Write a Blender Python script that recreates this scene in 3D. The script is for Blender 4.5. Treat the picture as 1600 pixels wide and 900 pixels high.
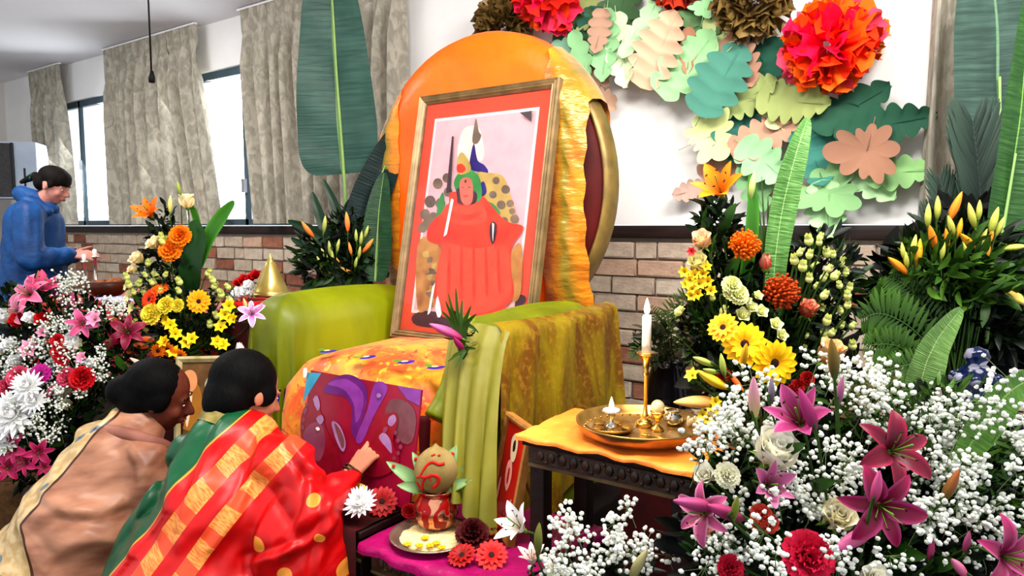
import bpy, bmesh, math, random
import numpy as np
from mathutils import Vector, Matrix, noise

for o in list(bpy.data.objects):
    bpy.data.objects.remove(o, do_unlink=True)
SC = bpy.context.scene
COL = SC.collection

# ------------------------------------------------------------------ camera
FPX = 1100.0
PITCH = math.atan(96.0/FPX)
YAW = math.pi/2 - math.atan2(1570.0, 1100.0)
EYE = 1.35
cam_d = bpy.data.cameras.new('camera')
cam_d.sensor_width = 36.0
cam_d.lens = 36.0*FPX/1600.0
cam_d.clip_start = 0.05
cam = bpy.data.objects.new('camera', cam_d)
cam.location = (0, 0, EYE)
cam.rotation_euler = (math.pi/2-PITCH, 0, YAW)
COL.objects.link(cam)
SC.camera = cam

# ------------------------------------------------------------------ world and lights
w = bpy.data.worlds.new('world')
SC.world = w
w.use_nodes = True
bg = w.node_tree.nodes['Background']
bg.inputs[0].default_value = (0.90, 0.95, 1.0, 1)
bg.inputs[1].default_value = 1.25
def area(name, loc, target, sx, sy, power, color=(1, 1, 1)):
    l = bpy.data.lights.new(name, 'AREA')
    l.shape = 'RECTANGLE'; l.size = sx; l.size_y = sy; l.energy = power; l.color = color
    o = bpy.data.objects.new(name, l); o.location = loc
    o.rotation_euler = (Vector(target)-Vector(loc)).to_track_quat('-Z', 'Y').to_euler()
    COL.objects.link(o); return o
area('ceiling_lamp_light', (-1.0, 0.9, 2.78), (-1.2, 1.8, 0.9), 1.2, 0.5, 70, (1, .96, .9))
area('ceiling_lamp_light', (0.35, 1.4, 2.78), (-0.4, 2.8, 1.5), 1.0, 0.5, 95, (1, .97, .92))
area('ceiling_lamp_light', (-4.5, 1.2, 2.78), (-4.5, 1.6, 0.5), 1.2, 0.5, 60, (1, .97, .92))
area('window_daylight', (-7.0, 3.3, 1.95), (-5.5, 1.5, 1.0), 1.0, 1.1, 30, (.9, .96, 1))
area('window_daylight', (-5.2, 3.3, 1.95), (-3.6, 1.0, 1.0), 1.4, 1.1, 40, (.9, .96, 1))

# ------------------------------------------------------------------ exposure
SC.view_settings.view_transform = 'Standard'
SC.view_settings.look = 'None'
SC.view_settings.exposure = 0.25
SC.view_settings.gamma = 1.0
SC.view_settings.use_curve_mapping = False

# ------------------------------------------------------------------ geometry of the view: photograph pixels to places in the room
CA, SA = math.cos(YAW), math.sin(YAW)
RV = Vector((CA, SA, 0)); FV = Vector((-SA, CA, 0)); UP = Vector((0, 0, 1))
CP, SP = math.cos(PITCH), math.sin(PITCH)
def ray(px, py):
    x = (px-800)/FPX; y = -(py-450)/FPX
    fz = CP+y*SP; uz = -SP+y*CP
    return Vector((CA*x-SA*fz, SA*x+CA*fz, uz)), fz
def at(px, py, d):
    r, fz = ray(px, py)
    return Vector((0, 0, EYE)) + r*(d/fz)
def onY(px, py, Y):
    r, _ = ray(px, py); return Vector((0, 0, EYE)) + r*(Y/r.y)
def onZ(px, py, Z):
    r, _ = ray(px, py); return Vector((0, 0, EYE)) + r*((Z-EYE)/r.z)
def onP(px, py, P0, N):
    r, _ = ray(px, py); C0 = Vector((0, 0, EYE))
    return C0 + r*((Vector(P0)-C0).dot(N)/r.dot(N))
def vd(r, u, t):            # direction: right, up, towards the viewer
    return (RV*r + UP*u - FV*t).normalized()

# ------------------------------------------------------------------ materials
def lin(h):
    if isinstance(h, (tuple, list)): return tuple(h)[:3]
    h = h.lstrip('#'); c = [int(h[i:i+2], 16)/255 for i in (0, 2, 4)]
    return tuple((x/12.92 if x <= .04045 else ((x+.055)/1.055)**2.4)**1.33 for x in c)
def c4(h): return (*lin(h), 1)
_M = {}
class N:
    def __init__(s, name):
        s.m = bpy.data.materials.new(name); s.m.use_nodes = True
        s.t = s.m.node_tree; s.b = s.t.nodes['Principled BSDF']
    def n(s, typ, **k):
        q = s.t.nodes.new(typ)
        for a, v in k.items():
            if a.startswith('i_'):
                key = a[2:]; key = int(key) if key.isdigit() else key.replace('_', ' ')
                q.inputs[key].default_value = v
            else: setattr(q, a, v)
        return q
    def l(s, a, b): s.t.links.new(a, b)
    def coord(s, kind='Object'): return s.n('ShaderNodeTexCoord').outputs[kind]
    def mapr(s, v, a, b, c=0., d=1.):
        q = s.n('ShaderNodeMapRange'); q.inputs[1].default_value = a; q.inputs[2].default_value = b
        q.inputs[3].default_value = c; q.inputs[4].default_value = d; s.l(v, q.inputs[0]); return q.outputs[0]
    def mix(s, f, a, b):
        q = s.n('ShaderNodeMix', data_type='RGBA')
        if hasattr(f, 'links'): s.l(f, q.inputs[0])
        else: q.inputs[0].default_value = f
        for i, v in ((6, a), (7, b)):
            if hasattr(v, 'links'): s.l(v, q.inputs[i])
            else: q.inputs[i].default_value = c4(v)
        return q.outputs[2]
    def math(s, op, a, b=None, c=None):
        q = s.n('ShaderNodeMath', operation=op)
        for i, v in enumerate((a, b, c)):
            if v is None: continue
            if hasattr(v, 'links'): s.l(v, q.inputs[i])
            else: q.inputs[i].default_value = v
        return q.outputs[0]
    def noise(s, vec, scale, detail=3., rough=.5, dist=0.):
        q = s.n('ShaderNodeTexNoise'); q.inputs['Scale'].default_value = scale
        q.inputs['Detail'].default_value = detail; q.inputs['Roughness'].default_value = rough
        q.inputs['Distortion'].default_value = dist
        if vec is not None: s.l(vec, q.inputs['Vector'])
        return q.outputs[0]
    def scale(s, vec, sx, sy, sz):
        q = s.n('ShaderNodeMapping'); q.inputs['Scale'].default_value = (sx, sy, sz); s.l(vec, q.inputs[0]); return q.outputs[0]
    def bump(s, h, strength=.3, dist=.01):
        q = s.n('ShaderNodeBump'); q.inputs['Strength'].default_value = strength; q.inputs['Distance'].default_value = dist
        s.l(h, q.inputs['Height']); s.l(q.outputs[0], s.b.inputs['Normal'])
    def fin(s, col=None, rough=.6, metal=0., sheen=0., sub=0., spec=None):
        if col is not None:
            if hasattr(col, 'links'): s.l(col, s.b.inputs['Base Color'])
            else: s.b.inputs['Base Color'].default_value = c4(col)
        s.b.inputs['Roughness'].default_value = rough; s.b.inputs['Metallic'].default_value = metal
        if sheen: s.b.inputs['Sheen Weight'].default_value = sheen
        if spec is None and metal < .1: spec = .18
        if spec is not None: s.b.inputs['Specular IOR Level'].default_value = spec
        return s.m
def mat(name, a, b=None, scale=8., rough=.6, metal=0., bump=0., bscale=None, dist=.004, spec=None, aniso=(1, 1, 1)):
    if name in _M: return _M[name]
    s = N(name); vec = s.scale(s.coord(), *aniso)
    nz = s.noise(vec, scale, 4.)
    f = s.mapr(nz, .3, .7)
    col = s.mix(f, a, b if b else a)
    if bump: s.bump(s.noise(vec, bscale or scale*3, 4.), bump, dist)
    _M[name] = s.fin(col, rough, metal, spec=spec); return _M[name]
def petal_mat(base, tip, edge=None, rough=.55, vein=.12):
    key = ('petal', base, tip, edge)
    if key in _M: return _M[key]
    s = N('petal'); uv = s.n('ShaderNodeUVMap').outputs[0]
    x = s.n('ShaderNodeSeparateXYZ'); s.l(uv, x.inputs[0])
    col = s.mix(s.mapr(x.outputs[0], .0, .8), base, tip)
    if edge:
        e = s.mapr(s.math('ABSOLUTE', s.math('SUBTRACT', x.outputs[1], .5)), .28, .5)
        col = s.mix(e, col, edge)
    nz = s.noise(s.scale(uv, 1.5, 14, 1), 2., 2.)
    col = s.mix(s.mapr(nz, .35, .7, 0, vein*2), col, tuple(c*.45 for c in lin(base)))
    s.l(uv, x.inputs[0])
    tr = s.b.inputs.get('Transmission Weight')
    m = s.fin(col, rough, 0, spec=.2)
    _M[key] = m; return m

# ------------------------------------------------------------------ mesh building
def icos():
    bm = bmesh.new(); bmesh.ops.create_icosphere(bm, subdivisions=1, radius=1)
    v = [tuple(q.co) for q in bm.verts]; f = [tuple(q.index for q in g.verts) for g in bm.faces]; bm.free(); return v, f
class MB:
    def __init__(s): s.v = []; s.f = []; s.mi = []; s.uv = []
    def add(s, v, f, mi=0, uv=None):
        n = len(s.v); s.v += [tuple(q) for q in v]; s.f += [tuple(i+n for i in g) for g in f]; s.mi += [mi]*len(f)
        s.uv += (uv if uv else [(0, 0)]*len(v)); return s
    def box(s, a, b, mi=0, bev=0.):
        x0, y0, z0 = [min(p, q) for p, q in zip(a, b)]; x1, y1, z1 = [max(p, q) for p, q in zip(a, b)]
        if bev:
            bm = bmesh.new(); bmesh.ops.create_cube(bm, size=1)
            for q in bm.verts: q.co = Vector(((x0+x1)/2+q.co.x*(x1-x0), (y0+y1)/2+q.co.y*(y1-y0), (z0+z1)/2+q.co.z*(z1-z0)))
            bmesh.ops.bevel(bm, geom=bm.edges[:], offset=bev, segments=2, affect='EDGES', profile=.6)
            bm.verts.index_update()
            s.add([q.co for q in bm.verts], [[q.index for q in g.verts] for g in bm.faces], mi); bm.free(); return s
        v = [(x0, y0, z0), (x1, y0, z0), (x1, y1, z0), (x0, y1, z0), (x0, y0, z1), (x1, y0, z1), (x1, y1, z1), (x0, y1, z1)]
        return s.add(v, [(0, 3, 2, 1), (4, 5, 6, 7), (0, 1, 5, 4), (1, 2, 6, 5), (2, 3, 7, 6), (3, 0, 4, 7)], mi)
    def grid(s, P, mi=0, closed_u=False, closed_v=False, uvs=True):      # P[i][j]
        nu, nv = len(P), len(P[0]); v = [p for r in P for p in r]; f = []
        for i in range(nu if closed_u else nu-1):
            for j in range(nv if closed_v else nv-1):
                a = i*nv+j; b = i*nv+(j+1) % nv; c = ((i+1) % nu)*nv+(j+1) % nv; d = ((i+1) % nu)*nv+j
                f.append((a, d, c, b))
        return s.add(v, f, mi, [(i/max(1, nu-1), j/max(1, nv-1)) for i in range(nu) for j in range(nv)])
    def lathe(s, prof, n=24, c=(0, 0, 0), mi=0, axis=None):
        R = Vector(axis).normalized().to_track_quat('Z', 'Y').to_matrix() if axis is not None else Matrix.Identity(3)
        c = Vector(c)
        P = [[c+R@Vector((r*math.cos(2*math.pi*k/n), r*math.sin(2*math.pi*k/n), z)) for k in range(n)] for r, z in prof]
        return s.grid(list(reversed(P)), mi, closed_v=True)
    def tube(s, pts, r, n=6, mi=0, caps=True):
        pts = [Vector(p) for p in pts]; m = len(pts); P = []
        rs = r if isinstance(r, (list, tuple)) else [r]*m
        ref = Vector((.13, .31, .94))
        for i, p in enumerate(pts):
            t = (pts[min(i+1, m-1)]-pts[max(i-1, 0)]).normalized()
            a = t.cross(ref)
            if a.length < .05: a = t.cross(Vector((1, 0, 0)))
            a.normalize(); b = t.cross(a)
            P.append([p+(a*math.cos(2*math.pi*k/n)+b*math.sin(2*math.pi*k/n))*rs[i] for k in range(n)])
        n0 = len(s.v); s.grid(P, mi, closed_v=True)
        if caps:
            s.f.append(tuple(n0+k for k in range(n))); s.mi.append(mi)
            s.f.append(tuple(n0+(m-1)*n+k for k in reversed(range(n)))); s.mi.append(mi)
        return s
    def ell(s, c, r, nu=8, nv=12, mi=0, R=None):
        c = Vector(c); P = []
        for i in range(nu+1):
            th = math.pi*i/nu*.998+.003
            row = []
            for j in range(nv):
                ph = 2*math.pi*j/nv
                q = Vector((r[0]*math.sin(th)*math.cos(ph), r[1]*math.sin(th)*math.sin(ph), r[2]*math.cos(th)))
                row.append(c+(R@q if R else q))
            P.append(row)
        return s.grid(P, mi, closed_v=True)
    def poly(s, pts, mi=0):
        return s.add(pts, [tuple(range(len(pts)))], mi)
    def prism(s, pts, off, mi=0):     # closed outline thickened by the vector off
        off = Vector(off); n = len(pts); a = [Vector(p) for p in pts]; b = [p+off for p in a]
        return s.add(a+b, [tuple(range(n)), tuple(reversed(range(n, 2*n)))]+[(i, i+n, (i+1) % n+n, (i+1) % n) for i in range(n)], mi)
    def mesh(s, name, mats, smooth=True, origin=(0, 0, 0)):
        me = bpy.data.meshes.new(name); ox, oy, oz = origin
        me.from_pydata([(x-ox, y-oy, z-oz) for x, y, z in s.v], [], s.f)
        for m in (mats if isinstance(mats, (list, tuple)) else [mats]): me.materials.append(m)
        me.polygons.foreach_set('material_index', s.mi)
        if smooth: me.polygons.foreach_set('use_smooth', [True]*len(s.f))
        if any(u != (0, 0) for u in s.uv):
            ul = me.uv_layers.new(name='UVMap'); idx = np.empty(len(me.loops), dtype=np.int32); me.loops.foreach_get('vertex_index', idx)
            ul.data.foreach_set('uv', np.array(s.uv, dtype=np.float32)[idx].ravel())
        me.update(); return me
    def build(s, name, mats, parent=None, smooth=True, **k):
        org = wloc(parent) if parent else Vector((0, 0, 0))
        if parent is None and s.v:
            a = np.array(s.v); org = Vector(((a[:, 0].min()+a[:, 0].max())/2, (a[:, 1].min()+a[:, 1].max())/2, a[:, 2].min()))
        me = s.mesh(name, mats, smooth, org)
        o = bpy.data.objects.new(name, me); COL.objects.link(o)
        if parent: o.parent = parent
        else: o.location = org
        return tag(o, **k)
def wloc(o):
    l = Vector((0, 0, 0))
    while o is not None: l = l+o.location; o = o.parent
    return l
def tag(o, label=None, cat=None, group=None, kind=None):
    if label: o['label'] = label
    if cat: o['category'] = cat
    if group: o['group'] = group
    if kind: o['kind'] = kind
    return o
def thing(name, loc, label, cat, group=None):
    o = bpy.data.objects.new(name, None); o.location = loc; o.empty_display_size = .05
    COL.objects.link(o); return tag(o, label, cat, group)
def put(me, name, parent, M, label=None, kind=None):     # shared mesh at a world matrix (parents carry no rotation unless given)
    o = bpy.data.objects.new(name, me); COL.objects.link(o); o.parent = parent
    o.matrix_local = Matrix.Translation(-wloc(parent))@M if parent else M
    return tag(o, label, kind=kind)
def frame(pos, d, roll=0., s=1.):
    q = Vector(d).normalized().to_track_quat('Z', 'Y').to_matrix().to_4x4()
    return Matrix.Translation(pos)@q@Matrix.Rotation(roll, 4, 'Z')@Matrix.Scale(s, 4)
def scatter(name, tmpl, Ms, mats, parent, mi=None, **k):        # many small copies joined into one mesh
    tv, tf = np.array(tmpl[0]), tmpl[1]
    n = len(tv); V = np.empty((len(Ms)*n, 3)); L = []
    org = wloc(parent) if parent else Vector((0, 0, 0))
    for i, M in enumerate(Ms):
        A = np.array(M); V[i*n:(i+1)*n] = tv@A[:3, :3].T+A[:3, 3]-np.array(org)
    F = []
    for i in range(len(Ms)): b = i*n; F += [tuple(q+b for q in f) for f in tf]
    me = bpy.data.meshes.new(name); me.from_pydata(V.tolist(), [], F)
    for m in (mats if isinstance(mats, (list, tuple)) else [mats]): me.materials.append(m)
    if mi: me.polygons.foreach_set('material_index', [m for q in mi for m in [q]*len(tf)])
    me.polygons.foreach_set('use_smooth', [True]*len(F))
    o = bpy.data.objects.new(name, me); COL.objects.link(o)
    if parent: o.parent = parent
    return tag(o, **k)
def catmull(pts, n=6, closed=False):
    P = [Vector(p) for p in pts]; m = len(P); out = []
    for i in range(m if closed else m-1):
        if closed: a, b, c, d = P[(i-1) % m], P[i], P[(i+1) % m], P[(i+2) % m]
        else: a, b, c, d = P[max(i-1, 0)], P[i], P[i+1], P[min(i+2, m-1)]
        for k in range(n):
            t = k/n
            out.append(.5*((2*b)+(c-a)*t+(2*a-5*b+4*c-d)*t*t+(3*b-a-3*c+d)*t**3))
    if not closed: out.append(P[-1])
    return out
def outline(pxs, closed=True, n=5):      # smooth closed outline from flat points
    return [(p.x, p.y) for p in catmull([(x, y, 0) for x, y in pxs], n, closed)]
R0 = random.Random(5)
def ru(a, b): return R0.uniform(a, b)
# ================================================================== the room
WY = 3.14; CEIL = 2.86; WL = -8.75; WR = 1.9; SILL = 1.36
m_white = mat('white_plaster', '#f4f3f1', '#eceae8', 3., .75, bump=.08, bscale=60)
m_ceil = mat('ceiling_paint', '#f2f0f2', '#e8e6e8', .8, .8, bump=.05, bscale=40)
m_left = mat('left_wall_paint', '#dcd8d4', '#cec9c6', 1.2, .8)
m_floor = mat('dark_carpet', '#2a1a16', '#40241c', 6., .95, bump=.4, bscale=200)
m_sill = mat('sill_dark_wood', '#2c211f', '#43332e', 5., .45, aniso=(1, 12, 12))
m_mortar = mat('mortar', '#c6baac', '#aea294', 14., .9, bump=.5, bscale=90)
MB().box((WL-.2, -3.0, -.1), (WR, WY, 0)).build('floor', m_floor, smooth=False, kind='structure')
MB().box((WL-.2, -.6, CEIL), (WR, WY+.2, CEIL+.1)).build('ceiling', m_ceil, smooth=False, kind='structure')
MB().box((WL-.15, -.6, 0), (WL, WY, CEIL)).build('wall_left', m_left, smooth=False, kind='structure')
# windows in the back wall, in order left to right
WINS = [(-7.95, -6.25, SILL, 2.52), (-5.75, -3.95, SILL, 2.52)]
wall = MB()
xs = [WL]+[q for wn in WINS for q in wn[:2]]+[WR]
for i in range(0, len(xs), 2): wall.box((xs[i], WY, SILL), (xs[i+1], WY+.16, CEIL))
for x0, x1, z0, z1 in WINS: wall.box((x0, WY, z1), (x1, WY+.16, CEIL))
wall.box((WL, WY+.012, 0), (WR, WY+.16, SILL-.05), 1)
wb = wall.build('wall_back', [m_white, m_mortar], smooth=False, kind='structure')
sl = MB().box((WL, WY-.035, SILL-.065), (WR, WY+.10, SILL-.005), bev=.006)
sl.build('trim_1', m_sill, kind='structure')
m_alu = mat('window_frame_blue_grey', '#5f7480', '#4c606c', 4., .4, .3)
m_glass = N('window_glass'); m_glass.b.inputs['Transmission Weight'].default_value = 1; m_glass.fin('#ffffff', 0.02, spec=.3); m_glass.b.inputs['IOR'].default_value = 1.02; m_glass = m_glass.m
for k, (x0, x1, z0, z1) in enumerate(WINS):
    fr = MB(); t = .045
    fr.box((x0, WY+.03, z0), (x1, WY+.07, z0+t)).box((x0, WY+.03, z1-t*1.3), (x1, WY+.07, z1)).box((x0, WY+.03, z0), (x0+t, WY+.07, z1)).box((x1-t, WY+.03, z0), (x1, WY+.07, z1))
    wn = fr.build('window_%d' % (k+1), m_alu, smooth=False, kind='structure')
    mull = [-7.17] if k == 0 else [-4.62]
    for q in mull: MB().box((q-.018, WY+.03, z0), (q+.018, WY+.058, z1)).build('mullion', m_alu, wn, smooth=False)
    bounds = [x0]+mull+[x1]
    for a, b in zip(bounds[:-1], bounds[1:]):
        MB().box((a+.03, WY+.055, z0+.03), (b-.03, WY+.06, z1-.03)).build('pane', m_glass, wn, smooth=False)
    if k == 0: MB().box((-7.185, WY+.0, 1.88), (-7.155, WY+.03, 1.97)).build('latch', mat('steel', '#b9bcbf', '#8d9092', 6, .35, .8), wn, smooth=False)
    if k == 1: MB().box((-4.635, WY+.0, 1.60), (-4.605, WY+.03, 1.70)).build('latch', mat('steel', '#b9bcbf', '#8d9092', 6, .35, .8), wn, smooth=False)
# bricks
bcols = [('#cabba9', '#b3a493'), ('#bfb0a0', '#d0c3b3'), ('#b5a496', '#c8b8a6'), ('#9a6a58', '#ad8069'), ('#8a5c4c', '#a0725e'), ('#bb9f8c', '#caae9a')]
bm_ = [mat('brick_tone_%s' % 'abcdef'[i], a, b, 22., .9, bump=.6, bscale=70, dist=.006) for i, (a, b) in enumerate(bcols)]
def bmesh_brick(L, seed):
    r = random.Random(seed); b = MB().box((0, 0, 0), (L, .03, .076), bev=.007)
    b.v = [(x+r.uniform(-.003, .003), y+r.uniform(-.004, .003), z+r.uniform(-.003, .003)) for x, y, z in b.v]; return b
bvar = {}
for mi in range(6):
    for sd in range(3):
        for hl in (0, 1): bvar[mi, sd, hl] = bmesh_brick(.222 if not hl else .103, sd+7*hl).mesh('brick', bm_[mi], False)
from bpy_extras.object_utils import world_to_camera_view as wcv
rest = MB(); rb = random.Random(11); nb = 0
bpy.context.view_layer.update()
for c in range(15):
    z = SILL-.065-.010-(c+1)*.086
    x = WL + (.06 if c % 2 else .16)
    while x < WR-.23:
        hl = 1 if rb.random() < .16 else 0; L = .103 if hl else .222
        q = Vector((x+L/2, WY, z)); co = cam.matrix_world.inverted()@q
        px = 800+FPX*co.x/max(.1, -co.z); py = 450-FPX*co.y/max(.1, -co.z)
        vis = co.z < 0 and -30 < px < 1640 and ((95 < px < 640 and py < 462) or (930 < px < 1120 and py < 660) or (1120 < px < 1440 and py < 450))
        u = rb.random(); mi = (3 if u < .5 else 4) if rb.random() < .24 else rb.choice([0, 1, 2, 0, 1, 2, 5])
        dy = rb.uniform(-.006, .006)
        if vis and nb < 298:
            put(bvar[mi, rb.randrange(3), hl], 'brick', wb, Matrix.Translation((x, WY-.016+dy, z))); nb += 1
        else:
            rest.box((x, WY-.016+dy, z), (x+L, WY+.014, z+.076), mi)
        x += L+.012
r_ = rest.build('brickwork', bm_, wb, smooth=False, kind='stuff')
print('bricks', nb)

# ------------------------------------------------------------------ curtains
def curtain_mat():
    s = N('grey_beige_curtain'); c = s.coord()
    n1 = s.noise(s.scale(c, 1, 1, .6), 16., 3., .6, 1.2)
    col = s.mix(s.mapr(n1, .42, .6), '#a5a094', '#bfb9ac')
    s.bump(s.noise(c, 120., 2.), .15, .003)
    return s.fin(col, .85)
m_curt = curtain_mat()
def curtain(x0t, x1t, x0b, x1b, n, label, seed, split=None, ztop=2.84, zbot=SILL+.01, y=WY-.10):
    r = random.Random(seed); root = thing('curtain', ((x0t+x1t)/2, y, zbot), label, 'curtain', 'pleated curtains along the windows')
    ph = [r.uniform(0, 6.3) for _ in range(4)]; NX = n*10
    parts = [(0, 1, 0, 0)] if split is None else [(0, split[0], 0, 0), (split[0], 1, split[1], 0)]
    zsp = [0, .03, .06, .09, .12, .18, .26, .4, .6, .8, 1]
    for (a, b, shift, _) in parts:
        P = []
        for v in zsp:
            row = []
            for i in range(NX+1):
                u = a+(b-a)*i/NX
                xt = x0t+(x1t-x0t)*u; xb = x0b+(x1b-x0b)*u
                e = v**1.2
                x = xt+(xb-xt)*e + shift*e*(1-(u-a)/(b-a))
                k = u*n*2*math.pi
                amp = .014+.050*min(1, max(0, (v-.08)/.2))
                if v < .1: k = k*1.5
                dy = amp*math.sin(k+ph[0]+.5*math.sin(2*v+ph[1]))+.35*amp*math.sin(k*2.3+ph[2]+v*2)
                x += .012*math.sin(k*.5+3*v+ph[3])*v
                row.append((x, y+dy, ztop-(ztop-zbot)*v))
            P.append(row)
        P2 = [[(p[0], p[1]+.006, p[2]) for p in rw] for rw in P]
        nm = 'curtain_panel'
        MB().grid(P).build(nm, m_curt, root)
    h = MB().box((x0t, y-.012, ztop-.0), (x1t, y+.012, ztop+.012)); h.build('curtain_track', m_white, root, smooth=False)
    return root
cx = lambda px, py: onY(px, py, WY-.10).x
curtain(cx(44, 120), cx(94, 120), cx(65, 340), cx(108, 340), 4, 'narrow grey beige curtain at the far left end, nearest the speaker box', 1, (.62, .10))
curtain(cx(162, 90), cx(306, 50), cx(175, 340), cx(344, 340), 9, 'wide grey beige curtain hanging between the two windows', 2, (.70, .18))
curtain(cx(372, 20), cx(632, 0), cx(400, 340), cx(630, 340), 11, 'grey beige curtain behind the upright banana leaf and left of the orange chair back', 3)
curtain(cx(1452, 20), cx(1700, 0), cx(1436, 340), cx(1700, 340), 6, 'grey curtain at the far right behind the palm leaves', 4)
# pendant cord
pc = at(229, -30, 3.2); b_ = at(237, 122, 3.2)
t = thing('pendant_cord', (b_.x, b_.y, b_.z), 'thin black pendant cord hanging down from the ceiling over the left side', 'cord')
top = Vector((pc.x, pc.y, CEIL)); MB().tube([top, (top+b_)/2+Vector((.004, 0, 0)), b_], .0042, 6).build('cord', mat('black_rubber', '#191613', '#26211d', 9, .6), t)
MB().lathe([(.0, .0), (.045, 0), (.045, .02), (.012, .05), (.012, .2), (.0, .2)], 16, (top.x, top.y, CEIL-.2)).build('ceiling_rose', mat('black_rubber', '#191613'), t)
# lower end: small lamp holder
MB().lathe([(0, 0), (.013, 0), (.015, .02), (.009, .05), (0, .055)], 10, b_-Vector((0, 0, .02))).build('lamp_holder', mat('black_rubber', '#191613'), t)

# speaker box on the left wall
sp = at(30, 268, 6.45)
t = thing('loudspeaker', (sp.x, sp.y, sp.z-.26), 'wall speaker box with dark grey grille and pale side at the left edge', 'speaker')
m_spk = mat('speaker_case', '#c3cbd6', '#aeb8c6', 4, .4); m_gr = mat('speaker_grille', '#4c4b4d', '#5d5b5c', 60, .6, bump=.6, bscale=300)
# box frame axes: the grille faces the left of the viewer
Mx = Matrix.Translation(sp-wloc(t))@Matrix.Rotation(YAW+.30, 4, 'Z')
def boxm(name, a, b, m, par, bev=.008):
    o = bpy.data.objects.new(name, MB().box(a, b, bev=bev).mesh(name, m, False)); COL.objects.link(o); o.parent = par; o.matrix_local = Mx; return o
boxm('cabinet', (-.30, -.16, -.25), (.19, .18, .25), m_spk, t)
boxm('grille', (-.285, -.175, -.235), (-.005, -.158, .235), m_gr, t)
boxm('rim', (-.005, -.18, -.24), (.02, -.158, .24), mat('speaker_dark', '#26282c', '#33353a', 5, .4), t)
boxm('slot', (.085, -.166, -.14), (.10, -.158, .02), mat('speaker_dark', '#26282c'), t, .002)
o = MB().box((sp.x-.10, sp.y-.0, sp.z-.05), (WL+.0, sp.y+.05, sp.z+.05)).build('wall_bracket', m_gr, t, smooth=False)
# ================================================================== paper flowers and leaves on the back wall
def paper(a, name=None):
    return mat('paper_'+a.lstrip('#'), a, tuple(c*.86 for c in lin(a)), 6., .75, bump=.05, bscale=50)
def leaf_paper(a):
    c = lin(a); g = .3*c[0]+.6*c[1]+.1*c[2]; q = tuple(x*.78+g*.22 for x in c)
    return mat('leaf_paper_'+a.lstrip('#'), q, tuple(x*.82 for x in q), 5., .75, bump=.05, bscale=50)
def leaf_mesh(kind, L, W, m, lobes, seed):
    r = random.Random(seed); b = MB(); th = .0012
    if kind == 'oak':
        n = lobes*7; A = []
        for i in range(n+1):
            u = i/n
            env = math.sin(math.pi*(.06+.92*u)**.8)**.65
            lob = .58+.42*abs(math.sin(math.pi*lobes*u+.5))**.7
            wd = W/2*env*lob; xx = (u-.5)*L; cz = .10*L*(u-.5)**2*2+.012
            row = []
            for v in (-1, -.55, 0, .55, 1):
                row.append((xx+.10*L*abs(v)*env*.6, v*wd, cz+.16*W*abs(v)*(.6+.4*math.sin(4*u+seed))-.02*W))
            A.append(row)
        b.grid(A); B = [[(x, y, z-th) for x, y, z in rw] for rw in A]; b.grid([list(reversed(rw)) for rw in B])
        b.tube([(-L*.62, 0, .0), (-L*.45, 0, .012), (0, 0, .004), (L*.4, 0, .03)], .0016, 4)
    else:
        n = lobes*10; rings = [0, .35, .7, 1.]; A = []
        for k, q in enumerate(rings):
            row = []
            for i in range(n):
                t0_ = 2*math.pi*i/n; t = t0_+.2*math.sin(2*t0_+seed)
                lob = (.64+.30*abs(math.cos(lobes*t/2+.3))**.8+.12*math.sin(3*t+seed)) if q > .5 else .85
                back = 1-.25*max(0, -math.cos(t))**3
                rr = q*lob*back+q*.02*math.sin(3*t+seed)
                x = rr*L/2*math.cos(t0_); y = rr*W/2*math.sin(t0_)
                row.append((x, y, .20*W*(rr**2)*(.5+.5*math.sin(t*2+seed))+.008-.05*W*(1-q)))
            A.append(row)
        b.grid(A, closed_v=True); b.grid([[(x, y, z-th) for x, y, z in reversed(rw)] for rw in A], closed_v=True)
        b.tube([(-L*.6, 0, 0), (-L*.3, 0, .004), (0, 0, .004)], .0016, 4)
    return b.mesh('paper_leaf', m)
T1, T2, T3 = '#2f7a66', '#3f8f80', '#1f5a48'      # teals
LG, LG2, YG, OL, TN, BR, DG = '#9fdc9a', '#b9eab0', '#dcea9a', '#a9b765', '#c9a184', '#b98a68', '#4f7a4a'
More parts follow.
